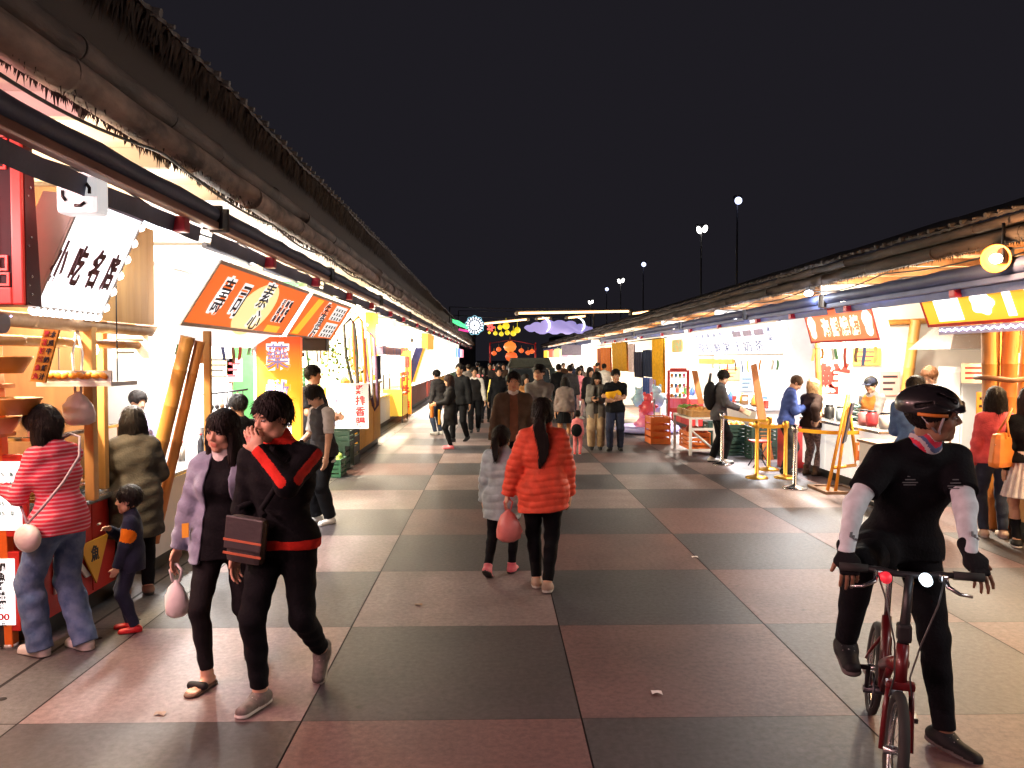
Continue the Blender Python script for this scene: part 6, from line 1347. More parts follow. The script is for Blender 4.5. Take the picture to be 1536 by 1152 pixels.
# street lamps along the road behind the right row
for i, (px, py, dbl) in enumerate(((1106, 302, 0), (1052, 344, 1), (965, 397, 0), (931, 421, 1), (910, 434, 0), (886, 453, 1))):
    Y = 1199 * 13.9 / (px - 741); p = at(px, py, Y); t = thing('street_lamp', (p.x, p.y, 0), ('tall street lamp with the highest light in the night sky', 'twin floodlight on a pole left of the tallest street lamp', 'street lamp third along the road, small bluish light', 'street lamp fourth along the road, twin light', 'street lamp fifth along the road, tiny light', 'street lamp sixth and farthest, twin light low in the sky')[i], 'street lamp', 'street lamps behind the right row')
    b = B(); b.cyl((p.x, p.y, 0), (p.x, p.y, p.z + .2), .085, .05, 10); b.done('pole', [mat('pole_dark', (.06, .055, .06), .6)], t)
    b = B(); b.box(p + V((0, 0, .25)), (.7 if dbl else .4, .4, .14), bev=.03); b.done('head', [dkmetal], t)
    for k in ((-1, 1) if dbl else (0,)):
        b = B(); b.ball(p + V((k * .2, -.2, -.08 * (k < 0))), (.16, .1, .26) if dbl else (.21, .15, .21), 14, 9, 0, Matrix.Rotation(.35 * k, 3, 'Y')); b.done('lens', [glow('street_white' if dbl else 'street_blue', (1, .97, .92) if dbl else (.6, .66, 1), 6 if dbl else 3, sample=False)], t)
# dark buildings behind
for x0, x1, y0, z, lab in ((-14, -3, 120, 5.5, 'dark low building beyond the lane, left'), (10, 30, 130, 5, 'dark low building beyond the lane, right')):
    t = thing('far_building', ((x0 + x1) / 2, y0 + 6, 0), lab, 'building', 'dark buildings at the end'); b = B(); b.span((x0, y0, 0), (x1, y0 + 12, z)); b.done('wall', [mat('far_wall', (.10, .09, .10), .9)], t)
    b = B(); b.span((x0 - .2, y0 - .2, z), (x1 + .2, y0 + 12.2, z + .5)); b.done('roof', [mat('far_roof', (.06, .055, .06), .9)], t); 
    for i in range(int((x1 - x0) / 2.5)):
        for j in range(int(z / 3)): b = B(); b.span((x0 + .8 + i * 2.5, y0 - .04, 1 + j * 3), (x0 + 2.0 + i * 2.5, y0 - .004, 2.4 + j * 3)); b.done('window', [mat('far_window', (.03, .035, .04), .2)], t)

# ---------------------------------------------------------------- stock on the shelves, price cards, cables
def stock_proto(kind, c, nm):
    m = mat('stock_' + nm, c, .4, var=.15); b = B()
    if kind == 'tin': b.lathe((0, 0, 0), [(0, 0), (.055, 0), (.055, .02), (.052, .03), (.052, .13), (.055, .14), (.055, .15), (0, .15)], 14)
    elif kind == 'carton': b.box((0, 0, .11), (.15, .12, .22), bev=.008); b.box((0, -.0605, .13), (.10, .003, .08), mi=1)
    elif kind == 'jug': b.lathe((0, 0, 0), [(0, 0), (.06, 0), (.07, .05), (.068, .14), (.03, .2), (.028, .24), (0, .24)], 14); b.tube([(.06, 0, .16), (.105, 0, .14), (.10, 0, .07), (.066, 0, .05)], .01, 6)
    else: b.lathe((0, 0, 0), [(0, 0), (.05, 0), (.085, .055), (.09, .06), (.08, .058), (.045, .01), (0, .008)], 16)
    return b.mesh(kind), [m, paper]
cols = [('red', (.6, .05, .03)), ('yellow', (.75, .45, .05)), ('green', (.08, .3, .1)), ('blue', (.06, .14, .45)), ('white', (.75, .74, .7)), ('brown', (.25, .12, .05)), ('orange', (.8, .28, .03))]
PR = {}
for sg, y0, y1, xs, zs, dsc, n in ((-1, 7.4, 9.9, 5.42, (1.28, 1.73), 'sushi stall', 16), (-1, 11, 14.5, 5.42, (1.28, 1.73), 'vegetable stall', 14), (1, 10.6, 13.2, 8.42, (1.28, 1.73), 'seafood stall', 18), (1, 14.6, 20, 8.42, (1.28, 1.73), 'drinks stall', 22), (1, 5.4, 9.2, 8.42, (1.28, 1.73), 'stall behind the rider', 14), (1, 16.4, 20.1, 5.66, (.903, .903), 'drinks counter', 12), (-1, 19.0, 23.5, 3.4, (.903, .903), 'white canopy counter', 12), (1, 21.2, 23.8, 5.5, (.903, .903), 'toy counter', 9), (-1, 4.9, 6.8, 5.42, (1.28, 1.73), 'stall behind the woman in stripes', 12)):
    for i in range(n):
        cn, c = cols[(i * 3 + len(dsc)) % 7]; kd = ('tin', 'carton', 'jug', 'bowl')[(i + i // 4) % 4]
        if (kd, cn) not in PR:
            me, ms = stock_proto(kd, c, cn); [me.materials.append(q) for q in ms]; PR[kd, cn] = me
        o = bpy.data.objects.new(kd, PR[kd, cn]); COL.objects.link(o); o.location = (sg * xs + RN.uniform(-.04, .04), y0 + (y1 - y0) * (i // 2 * 2 + .5 + i % 2 * .8) / n, zs[i % 2] + .002); o.rotation_euler.z = RN.uniform(-.4, .4) + (0 if sg > 0 else .3)
        tag(o, '%s %s among the stock of the %s' % (cn, kd, dsc), kd, 'stock of the ' + dsc)
for i, (px, py, Y, w, h, cn, c) in enumerate(((330, 548, 10.42, .34, .26, 'pale yellow', (.8, .65, .3)), (352, 555, 10.42, .2, .3, 'pink', (.75, .3, .3)), (196, 520, 6.85, .3, .2, 'white', (.8, .8, .78)), (1096, 560, 20.5, .5, .35, 'yellow', (.8, .55, .12)), (1120, 575, 20.5, .35, .4, 'pale blue', (.45, .6, .75)), (1300, 535, 13.8, .5, .3, 'amber', (.75, .4, .06)), (1335, 575, 13.8, .36, .42, 'rose', (.7, .3, .28)), (1462, 560, 9.66, .34, .24, 'white', (.8, .78, .75)), (1480, 610, 9.66, .26, .36, 'orange', (.8, .35, .06)))):
    p = at(px, py, Y); t = thing('price_card', p - V((0, 0, h / 2)), cn + ' price card pinned ' + ('in the sushi stall, left of two', 'in the sushi stall, right of two', 'in the stall behind the woman in stripes', 'in the drinks stall, left of two', 'in the drinks stall, right of two', 'high in the seafood stall', 'low in the seafood stall', 'high on the panel behind the rider', 'low on the panel behind the rider')[i], 'price card', 'price cards in the stalls')
    b = B(); b.box(p, (w, .01, h)); b.done('card', [mat('card_' + cn.replace(' ', '_'), c, .6, var=.05)], t); b = B()
    for k in range(3): b.box(p + V((-.02 * k, -.007, h * (.28 - .26 * k))), (w * (.72 - .12 * k), .003, h * .09))
    b.done('print', [inkr if i % 2 else inkk], t)
for sg, x, z, y0, y1, lab in ((-1, 2.36, 3.02, 1.5, 34, 'black cable sagging in loops behind the left awnings'), (1, 5.2, 2.98, 5, 38, 'black cable sagging in loops behind the right awnings'), (1, 4.93, 3.0, 6, 30, 'second black cable looped in front of the right eave'), (-1, 2.05, 3.2, 2.5, 26, 'second black cable looped under the left bamboo eave')):
    b = B(); n = int((y1 - y0) * 7); b.tube([(sg * x, y0 + (y1 - y0) * i / n, z - .07 * abs(math.sin((y0 + (y1 - y0) * i / n) * 1.25)) - .02 * math.sin(i * .21)) for i in range(n + 1)], .009, 6); b.top('cable', [blackp], lab, 'cable', 'cables along the eaves')

for (xs, y0, y1, z, n, dsc) in ((-2.98, 7.3, 10.2, 2.14, 9, 'sushi stall'), (-3.0, 10.9, 14.6, 2.12, 8, 'vegetable stall'), (5.42, 11.0, 13.5, 2.1, 8, 'seafood stall'), (5.4, 14.6, 20.0, 1.9, 9, 'drinks stall'), (5.95, 5.6, 9.2, 2.2, 8, 'stall behind the rider'), (-3.1, 24.3, 29, 2.2, 6, 'yellow rack stall')):
    for i in range(n):
        cn, c = cols[(i * 2 + n) % 7]; y = y0 + (y1 - y0) * (i + RN.uniform(.2, .8)) / n; h = RN.uniform(.16, .32); b = B()
        b.surf(lambda u, v: V((xs + .012 * math.sin(v * 4 + i), y + .11 * u, z - h * v)), 2, 5); b.surf(lambda u, v: V((xs + .003 + .012 * math.sin(v * 4 + i), y + .11 * u, z - h * v)), 2, 5); b.cyl((xs, y + .055, z), (xs, y + .055, z + .25), .003, None, 4, 1)
        b.top('price_strip', [mat('strip_' + cn, c, .6, var=.05), dkmetal], '%s paper strip hanging in front of the %s' % (cn, dsc), 'paper strip', 'paper strips of the ' + dsc)
for i, (x, y, z, w, d, h, cn, c, lab) in enumerate(((-5.1, 8.0, 0, .7, .6, 1.75, 'fridge', (.7, .7, .72), 'tall white fridge at the back of the sushi stall'), (7.9, 12.9, 0, .9, .7, 1.8, 'fridge', (.6, .62, .66), 'grey steel fridge at the back of the seafood stall'), (8.0, 16.5, 0, .8, .6, 1.9, 'fridge', (.75, .12, .1), 'red drinks fridge at the back of the drinks stall'), (7.9, 6.6, 0, .8, .6, 1.6, 'fridge', (.75, .45, .08), 'yellow fridge at the back of the stall behind the rider'))):
    t = thing('fridge', (x, y, z), lab, 'fridge'); b = B(); b.span((x - w / 2, y - d / 2, .05), (x + w / 2, y + d / 2, h), bev=.02); b.done('cabinet', [mat('fridge_%d' % i, c, .3, var=.05)], t)
    sx = 1 if x < 0 else -1; b = B(); b.box((x + sx * (w / 2 + .012), y, h * .52), (.02, d - .04, h * .86), bev=.006); dd = b.done('door', [mat('fridge_door_%d' % i, tuple(q * .85 for q in c), .25, var=.05)], t); b = B(); b.tube([(x + sx * (w / 2 + .03), y + d * .36, h * .4), (x + sx * (w / 2 + .055), y + d * .36, h * .45), (x + sx * (w / 2 + .055), y + d * .36, h * .7), (x + sx * (w / 2 + .03), y + d * .36, h * .75)], .012, 6); b.done('handle', [chrome], dd)
t = thing('extractor_duct', (-4.6, 9.4, 2.2), 'shiny extractor hood and duct over the sushi counter', 'duct'); b = B(); b.box((-4.5, 9.3, 2.25), (.9, 1.1, .35), tap=(.5, .5)); b.done('hood', [steelt], t); b = B(); b.cyl((-4.5, 9.3, 2.42), (-4.5, 9.3, 3.4), .15, None, 16); b.done('pipe', [steelt], t)
t = thing('extractor_duct', (7.2, 12.2, 2.2), 'shiny extractor hood and duct over the seafood stall kitchen', 'duct'); b = B(); b.box((7.2, 12.2, 2.25), (1., 1.2, .35), tap=(.5, .5)); b.done('hood', [steelt], t); b = B(); b.cyl((7.2, 12.2, 2.42), (7.2, 12.2, 3.2), .15, None, 16); b.done('pipe', [steelt], t)
# scraps on the paving
for i, (px, py, m, lab) in enumerate(((1042, 836, paper, 'tiny white paper scrap near the edge of a dark slab right of the red jacket'), (628, 908, wood_d, 'small brown leaf scrap on the pale slab left of the red jacket'), (985, 1040, paper, 'tiny pale scrap on the slab in the right foreground'), (240, 1072, wood_d, 'flattened brown scrap on the near left pale slab'))):
    p = G(px, py); b = B(); b.surf(lambda u, v: p + V(((u - .5) * .06, (v - .5) * .045 + .01 * math.sin(u * 4), .004 + .006 * math.sin(u * 3 + v * 2) ** 2)), 4, 4); b.top('paper_scrap', [m], lab, 'scrap')
# ---------------------------------------------------------------- people
blk = cloth('cloth_black', (.006, .0065, .009)); blk2 = cloth('cloth_black_worn', (.013, .0125, .015)); dgry = cloth('cloth_charcoal', (.045, .043, .048)); gry = cloth('cloth_grey', (.16, .155, .165)); lgry = cloth('cloth_light_grey', (.33, .31, .32))
wht = cloth('cloth_white', (.75, .73, .72)); nvy = cloth('cloth_navy2', (.022, .028, .06)); denim = cloth('denim', (.06, .11, .23), col2=(.13, .20, .34)); ddenim = cloth('denim_dark', (.03, .042, .075)); redc = cloth('cloth_red', (.62, .03, .02)); olive = cloth('cloth_olive', (.055, .048, .04))
lilg = cloth('cloth_lilac_grey', (.24, .27, .38)); brw = cloth('cloth_brown', (.07, .045, .033)); beige = cloth('cloth_beige', (.42, .30, .19)); blue = cloth('cloth_blue2', (.06, .10, .34)); lblu = cloth('cloth_sky', (.22, .35, .60)); pink = cloth('cloth_pink', (.75, .22, .25))
shw = mat('shoe_white', (.6, .58, .57), .55, var=.12, bump=.1); shg = mat('shoe_grey', (.17, .14, .13), .65, col2=(.09, .075, .07), scale=30); shb = mat('shoe_black', (.008, .008, .01), .65, var=.1, bump=.15, spec=.25); shr = mat('shoe_red', (.65, .025, .03), .4, var=.1); shp = mat('shoe_pink', (.7, .15, .2), .5)
solb = mat('sole_black', (.02, .02, .02), .7); leather = mat('leather_tan', (.75, .24, .04), .45, var=.2, bump=.15); leab = mat('leather_dark', (.04, .032, .034), .5, col2=(.028, .022, .024), bump=.15); leaw = mat('leather_pale', (.55, .50, .50), .45, var=.12, bump=.2)
def strap(pts, r, m, root, name='strap', D=None, s=1., clear=.02):
    b = B(); b.tube(pts, r, 6); return b.done(name, [m], root, True)
def along(a, c, n, fn): return [V(a) + (V(c) - V(a)) * (i / n) + V(fn(i / n)) for i in range(n + 1)]

# the woman in stripes
stripe = mat('stripe_red', (.60, .022, .06), .8, col2=(.66, .30, .36), mode='z', scale=12.5, bump=.15, bscale=70)
p = G(92, 978); r1, J, D = person('woman in a red striped top and blue jeans looking at her phone', (p.x, p.y, 0), 1.62, -112, .0075, sex='f', bulk=1.06, lean=5, head=(26, 26, 0), hair='bob',
    lf=(.10, -.08, 0, 0, 0), rf=(-.10, .10, 0, 0, -8), lh=(.16, -.38, 1.16), lel=(.25, .5, -1), rh=(-.06, -.40, 1.14), rel=(-.5, .4, -1), lhd=(-.2, -1, .15), rhd=(.3, -1, .2), lpn=(-.3, .3, 1), rpn=(.5, .3, .8), skin='d',
    wear=[('legs', 'jeans', denim, dict(t=.014, lo=.045, cut=1.10)), ('top', 'striped_top', stripe, dict(hem=.84, t=.016, sleeve=.80))], shoes=('shoe', shw))
ph = world(r1, (J['lwr'] + V((-.06, -.13, .05)))); b = B(); b.box(ph, (.075, .012, .15), Matrix.Rotation(RAD(-30), 3, 'Z') @ Matrix.Rotation(RAD(-40), 3, 'X'), bev=.005); t = b.top('phone', [mat('phone', (.02, .02, .025), .2)], 'dark phone in the hands of the woman in stripes', 'phone')
w0 = world(r1, J['rsh'] + V((.06, .02, .055))); hipb = world(r1, V((.24, .02, .88)))
t = thing('handbag', hipb, 'small pale handbag hanging at the hip of the woman in stripes', 'bag'); b = B(); b.ball(hipb - V((0, 0, .07)), (.06, .105, .09), 18, 12, 0, Matrix.Rotation(RAD(-118), 3, 'Z')); b.done('pouch', [leaw], t)
q = lambda x, y, z: world(r1, V((x, y, z)))
b = B(); b.tube([hipb + V((0, 0, .02)), q(.21, .11, 1.0), q(.10, .165, 1.15), q(-.03, .155, 1.30), q(-.10, .08, 1.42), q(-.10, .0, 1.435), q(-.08, -.10, 1.38), q(.02, -.17, 1.2), q(.15, -.17, 1.02), hipb + V((-.02, .03, .02))], .009, 6); b.done('strap', [mat('strap_lilac', (.35, .28, .34), .6)], t)

# the woman in the olive coat
p = G(205, 893); r2, J, D = person('woman in a long olive coat with navy hood, seen from behind', (p.x, p.y, 0), 1.52, -150, .0085, sex='f', bulk=1.12, lean=6, head=(-6, 8, 0), hair='bobfull', lh=(.12, -.30, 1.02), rh=(-.16, -.28, 1.0), skin='d',
    wear=[('legs', 'trousers', blk, dict(t=.016)), ('top', 'coat', olive, dict(hem=.56, t=.030, flare=.05, fold=.0035)), ('scarf', 'hood', cloth('hood_navy', (.05, .045, .11)), dict(t=.0))], shoes=('shoe', mat('shoe_brown', (.16, .08, .05), .6), solb))
# the small child
p = G(200, 945); r3, J, D = person('small child in navy jacket with orange sleeve and bright red shoes', (p.x, p.y, 0), 1.0, -72, .0065, sex='k', head=(-8, 6, 0), lf=(.09, .03, 0, 0, 6), rf=(-.09, -.04, 0, 0, -4), lh=(.20, -.16, .78), rh=(-.02, -.24, 1.24), rel=(-.6, -.2, -1), skin='d', curl=.8,
    wear=[('legs', 'trousers', nvy, dict(t=.018, lo=.02)), ('top', 'jacket', [nvy, cloth('cloth_orange2', (.85, .22, .01))], dict(hem=.74, t=.026, collar=.012, mf=lambda c, J: ((np.linalg.norm(c - np.array(J['lsh'] + (J['lel'] - J['lsh']) * .55), axis=1) < .105)).astype(int)))], shoes=('shoe', shr, shr))
b = B(); b.cyl(world(r3, J['rwr'] + V((.02, -.06, .05))), world(r3, J['rwr'] + V((.10, -.06, .06))), .008, None, 8); b.top('snack_stick', [wht], 'pale snack stick in the raised hand of the small child', 'snack')

# the couple
r4, J, D = person('woman in an open grey jacket over black top and leggings, walking in sandals', (-1.62, 4.84, 0), 1.60, -6, .006, sex='f', bulk=1.14, head=(-16, 10, 4), hair='longer', lf=(.085, .27, .06, 42, 6), rf=(-.07, -.14, 0, 0, -8), rh=(-.30, -.07, .80), lh=(.25, -.07, .83), twist=5, skin='d',
    wear=[('legs', 'leggings', blk2, dict(t=.006, cut=.93)), ('top', 'black_top', blk, dict(hem=.80, t=.014, sleeve=0, nr=1.0)), ('scarf', 'white_collar', wht, dict(t=-.006)), ('top', 'jacket', lilg, dict(hem=.78, t=.026, open=(.115, .06), aw=1.05, fold=.005, nr=1.35))], shoes=('sandal', shb, mat('sole_brown', (.12, .07, .05), .7)))
b = B(); o = V((-.185, -.135, .93)); b.prism([o + V((-.02, 0, -.05)), o + V((.02, 0, -.045)), o + V((.022, 0, .04)), o + V((-.02, 0, .035))], (0, -.006, 0)); b.done('yellow_patch', [mat('banner_yellow', (.8, .4, .03))], r4, True)
w_ = world(r4, J['rwr']); bag(w_ + V((-.01, -.02, -.42)), .07, plas, 'small white plastic bag carried by the woman in the open grey jacket', None, 1.9)
r5, J, D = person('man in black tracksuit top with red stripes covering his mouth while walking', (-1.19, 4.52, 0), 1.72, -10, .006, bulk=1.06, lean=4, head=(-26, 10, -4), hair='short', lf=(.09, .30, .10, 48, 8), rf=(-.10, -.10, 0, 0, -10), lh=(-.02, -.235, 1.425), lel=(.55, -.75, -.75), lhd=(-.55, .12, .8), lpn=(-.3, .9, .3), lcurl=.55, rh=(-.25, -.06, .82), skin='d',
    wear=[('legs', 'joggers', blk, dict(t=.016, lo=.012, cut=.94, fold=.004)), ('top', 'track_jacket', [blk, redc], dict(hem=.87, t=.020, collar=.02, armstripe='l', band=.055, redcollar=1, fo=(.5, -.9, -.3), fold=.004))], shoes=('shoe', shg))
t = thing('messenger_bag', world(r5, (-.17, -.16, .80)), 'dark red brown messenger bag at the hip of the man with the red stripes', 'bag'); c = world(r5, (-.115, -.20, .955)); Rm = Matrix.Rotation(RAD(-14), 3, 'Z') @ Matrix.Rotation(RAD(6), 3, 'Y')
b = B(); b.box(c, (.215, .085, .26), Rm, bev=.04); b.done('body', [leab], t); b = B(); b.box(c + Rm @ V((0, -.044, .04)), (.222, .018, .18), Rm, bev=.008); b.done('flap', [mat('leather_wine', (.045, .038, .042), .45, bump=.15)], t)
b = B(); b.box(c + Rm @ V((0, -.046, -.075)), (.226, .006, .012), Rm); b.box(c + Rm @ V((0, -.053, .0)), (.226, .006, .012), Rm); b.done('piping', [mat('piping_rust', (.5, .13, .06), .5)], t)
q = lambda x, y, z: world(r5, V((x, y, z))); b = B(); b.tube([c + Rm @ V((.10, -.02, .15)), q(-.04, -.185, 1.12), q(.04, -.175, 1.24), q(.10, -.12, 1.39), q(.115, -.01, 1.468), q(.07, .11, 1.38), q(-.06, .155, 1.18), c + Rm @ V((-.10, .04, .15))], .017, 6); b.done('strap', [blk], t)

# the man in the vest, the vegetable vendor
p = G(487, 784); r6, J, D = person('man in dark padded vest over white shirt, head bent, beside the green crates', (p.x, p.y, 0), 1.62, -48, .0095, head=(-12, 36, 0), lean=4, lf=(.10, .02, 0, 0, 14), rf=(-.10, -.05, 0, 0, -8), lh=(.22, -.10, .80), rh=(-.10, -.30, .98), hair='short', skin='d',
    wear=[('legs', 'trousers', blk, dict(t=.026, lo=.04)), ('top', 'shirt', wht, dict(hem=.76, t=.012, sleeve=.42, aw=1.15)), ('top', 'vest', dgry, dict(hem=.84, t=.026, sleeve=0, puff=42, nr=1.25))], shoes=('shoe', shw))
b = B(); b.lathe(world(r6, J['lwr'] - J['lhd'] * .03), [(.031, -.012), (.034, -.012), (.034, .012), (.031, .012)], 16, axis=J['lhd']); b.done('watch', [blackp], r6)
person('vendor in a black T-shirt standing behind the vegetable stall, in profile', (-2.62, 11.55, 0), 1.80, 72, .011, head=(8, 4, 0), hair='short', skin='b', lh=(.12, -.32, 1.05), rh=(-.14, -.3, 1.05), wear=[('legs', 'trousers', blk, dict(t=.02)), ('top', 'tshirt', blk2, dict(hem=.84, t=.018, sleeve=.38, aw=1.15))], shoes=('shoe', shb, solb))
person('customer with black hair at the white sushi counter, behind the couple', (-2.62, 8.3, 0), 1.54, -120, .012, head=(0, 10, 0), hair='short', skin='b', lh=(.1, -.34, 1.0), wear=[('legs', 'trousers', ddenim, dict(t=.016)), ('top', 'dark_shirt', blk2, dict(hem=.82, t=.02))], shoes=('shoe', shb, solb))
person('vendor in a lilac shirt behind the leaning bamboo poles', (-3.95, 8.9, 0), 1.56, 60, .014, sex='f', head=(0, 16, 0), hair='bun', skin='d', lh=(.1, -.3, 1.0), wear=[('legs', 'trousers', blk, dict(t=.016)), ('top', 'lilac_shirt', cloth('cloth_lilac2', (.4, .36, .55)), dict(hem=.82, t=.018, sleeve=.5))], shoes=('shoe', shb, solb))

# red jacket and the girl
p = G(814, 885); r8, J, D = person('woman in a red quilted jacket with a long black ponytail, walking away', (p.x, p.y, 0), 1.575, 176, .0065, sex='f', bulk=1.14, lean=2, head=(-4, 2, 2), hair='ponylong', lf=(.055, -.10, 0, 0, 6), rf=(-.045, .05, .0, 6, -6), lh=(.335, -.02, .80), lel=(.9, .35, -.2), rh=(-.24, -.13, .84), rel=(-1, .3, 0), skin='d',
    wear=[('legs', 'trousers', blk, dict(t=.012, cut=.97)), ('top', 'quilted_jacket', cloth('nylon_red', (.80, .10, .055), bump=.12, rough=.5), dict(hem=.73, t=.030, puff=60, collar=.022, flare=.015, aw=1.12, slope=-.09))], shoes=('shoe', mat('shoe_pale_brown', (.38, .26, .2), .6)))
w_ = world(r8, J['lwr']); bag(w_ + V((.0, -.01, -.40)), .105, plasr, 'pink plastic bag in the hand of the woman in the red jacket', None, 1.55)
p = G(752, 862); r9, J, D = person('girl in a pale blue grey quilted coat, walking away beside the red jacket', (p.x, p.y, 0), 1.31, 162, .0075, sex='f', bulk=1.05, head=(-10, 4, 3), hair='pony', lf=(.10, .20, .04, 34, 0), rf=(-.09, -.12, 0, 0, 0), skin='d', lh=(.24, -.06, .82), rh=(-.22, -.1, .85),
    wear=[('legs', 'leggings', blk, dict(t=.008, cut=.92)), ('top', 'quilted_coat', cloth('nylon_ice', (.36, .46, .52), bump=.12, rough=.5), dict(hem=.66, t=.030, puff=46, collar=.02, flare=.01))], shoes=('shoe', shp, solb, .03))

# the rider
RX, RY = 2.08, 3.92; s_ = 1.80 / 1.7; Lc = lambda x, y, z: (x / s_, y / s_, z / s_)
bt = blk
r10, J10, D = person('cyclist in black with white arm sleeves and a black helmet, standing over a folding bicycle', (RX, RY, 0), 1.80, 0, .0065, bulk=1.08, lean=21, head=(64, -6, 0), hip=Lc(.03, .16, .985), hair='buzz', skin='c', lf=Lc(.16, -.05, 0) + (8, 28), rf=Lc(-.331, -.03, .455) + (10, -14), rkp=(-.75, -1, 0),
    rh=Lc(-.45, -.275, 1.045), rel=(-1, .35, -.1), lh=Lc(.035, -.44, 1.055), lel=(1, .35, 0), rhd=(-.12, -.75, -.75), lhd=(.18, -.62, -.80), rpn=(.1, .5, -.6), lpn=(-.05, .75, -.6), rcurl=.95, lcurl=.38, spread=1.,
    wear=[('legs', 'cycling_tights', blk, dict(t=.010, w=1.06, fold=.0015)), *[('sleeves', 'arm_sleeve', cloth('lycra_white', (.72, .80, .86), bump=.06), {'t': .004, 'from': .30, 'which': a}) for a in 'lr'], ('top', 'jersey', blk, dict(hem=.86, t=.016, sleeve=.33, aw=1.15, fold=.002)), ('gloves', 'glove', blk2, dict(t=0, which='l')), ('gloves', 'glove', blk2, dict(t=0, which='r')),
          ('scarf', 'neck_scarf', [cloth('scarf_white', (.55, .53, .56)), cloth('scarf_blue', (.10, .14, .28)), cloth('scarf_red', (.6, .04, .08))], dict(t=-.004, mf=lambda c, J: ((np.floor((c[:, 2] * 38 + c[:, 0] * 16 + 1.2 * np.sin(c[:, 0] * 40)) % 3)).astype(int))))], shoes=('shoe', shb, mat('sole_grey', (.10, .085, .085), .7)))
hc = J10['head']; hR = Matrix.Rotation(RAD(21), 3, 'X') @ Matrix.Rotation(RAD(64), 3, 'Z') @ Matrix.Rotation(RAD(-6), 3, 'X')
HP = lambda x, y, z: np.array(hc) + np.array(hR @ V((x, -y, z)))
hd = SDF(np.array(hc) - .22, np.array(hc) + .24, .0055); hRn = np.array(hR); k_ = s_
hd.ell(HP(0, -.025, .052), np.array((.098, .138, .098)) * k_, hRn, .02); ct, n_ = HP(0, 0, .048), hRn @ np.array((0, 0.12, 1.)); n_ = n_ / np.linalg.norm(n_)
hd.clip(lambda X, Y, Z: -((X - ct[0]) * n_[0] + (Y - ct[1]) * n_[1] + (Z - ct[2]) * n_[2]))
hd.cone(HP(-.05, .105, .058), HP(.05, .105, .058), .03, .03, .012, hRn @ np.array((0, 0, 1.)), .35)
for x_, w2 in ((0, .011), (-.042, .010), (.042, .010), (-.078, .009), (.078, .009)):
    for y0, y1 in ((.085, .015), (-.01, -.075)): hd.cone(HP(x_ * 1.05, y0, .155 - abs(x_) * .72 - abs(y0) * .35), HP(x_ * 1.15, y1, .162 - abs(x_) * .72 - abs(y1) * .35), w2, w2, .006, op='sub')
vs, fs = hd.mesh(); np_mesh('helmet', vs, fs, [mat('helmet_black', (.016, .016, .019), .32, coat=.25, var=.1)], r10)
b = B(); b.tube([V(HP(x, y, .044)) for x, y in ((-.099, .06), (-.106, .0), (-.10, -.07))], .009, 6); b.done('helmet_band', [mat('band_orange', (.75, .22, .03), .4)], r10, True)
for x in (-1, 1):
    b = B(); b.tube([V(HP(.088 * x, .045, .04)), V(HP(.086 * x, .03, -.04)), V(HP(.05 * x, .045, -.105)), V(HP(0, .055, -.125))], .006, 5); b.tube([V(HP(.09 * x, -.05, .03)), V(HP(.086 * x, .02, -.05))], .006, 5); b.done('helmet_strap', [mat('strap_pale', (.4, .38, .4), .6)], r10, True)
for a in 'lr':                                   # three-bar marks on the sleeves, faint marks on the chest
    e, w_ = J10[a + 'el'], J10[a + 'wr']; ax_ = (w_ - e).normalized(); o = e + (w_ - e) * .80; f_ = V((0, -1, 0)); f_ = (f_ - ax_ * f_.dot(ax_)).normalized(); o = o + f_ * .040; sd_ = ax_.cross(f_).normalized(); b = B(); u_ = -ax_
    for i, h_ in enumerate((.012, .022, .032)):
        x0 = -.021 + i * .015; q0 = o + sd_ * x0 * (1 if a == 'r' else 1); b.prism([q0, q0 + sd_ * .011, q0 + sd_ * .011 + u_ * h_ * .8, q0 + u_ * h_], f_ * .003)
    b.done('sleeve_emblem', [mat('emblem_grey', (.10, .10, .12), .6)], r10, True)
dR = D
for sx, nm in ((-.085, 'chest_emblem'), (.075, 'chest_emblem')):
    b = B(); zc = 1.335 if sx < 0 else 1.335
    y_ = -.40
    while y_ < 0 and dR.val((.03 + sx, y_, zc)) > .026: y_ += .004
    o = V((.03 + sx, y_, zc))
    for i, (w2, dz) in enumerate(((.075, 0), (.05, .014), (.06, -.012), (.03, .03))): b.box(o + V((0, .004 * (dz < 0) - .001 - .10 * dz * .0, dz)), (w2, .004, .0045))
    b.done(nm, [mat('emblem_faint', (.12, .12, .13), .6)], r10, True)

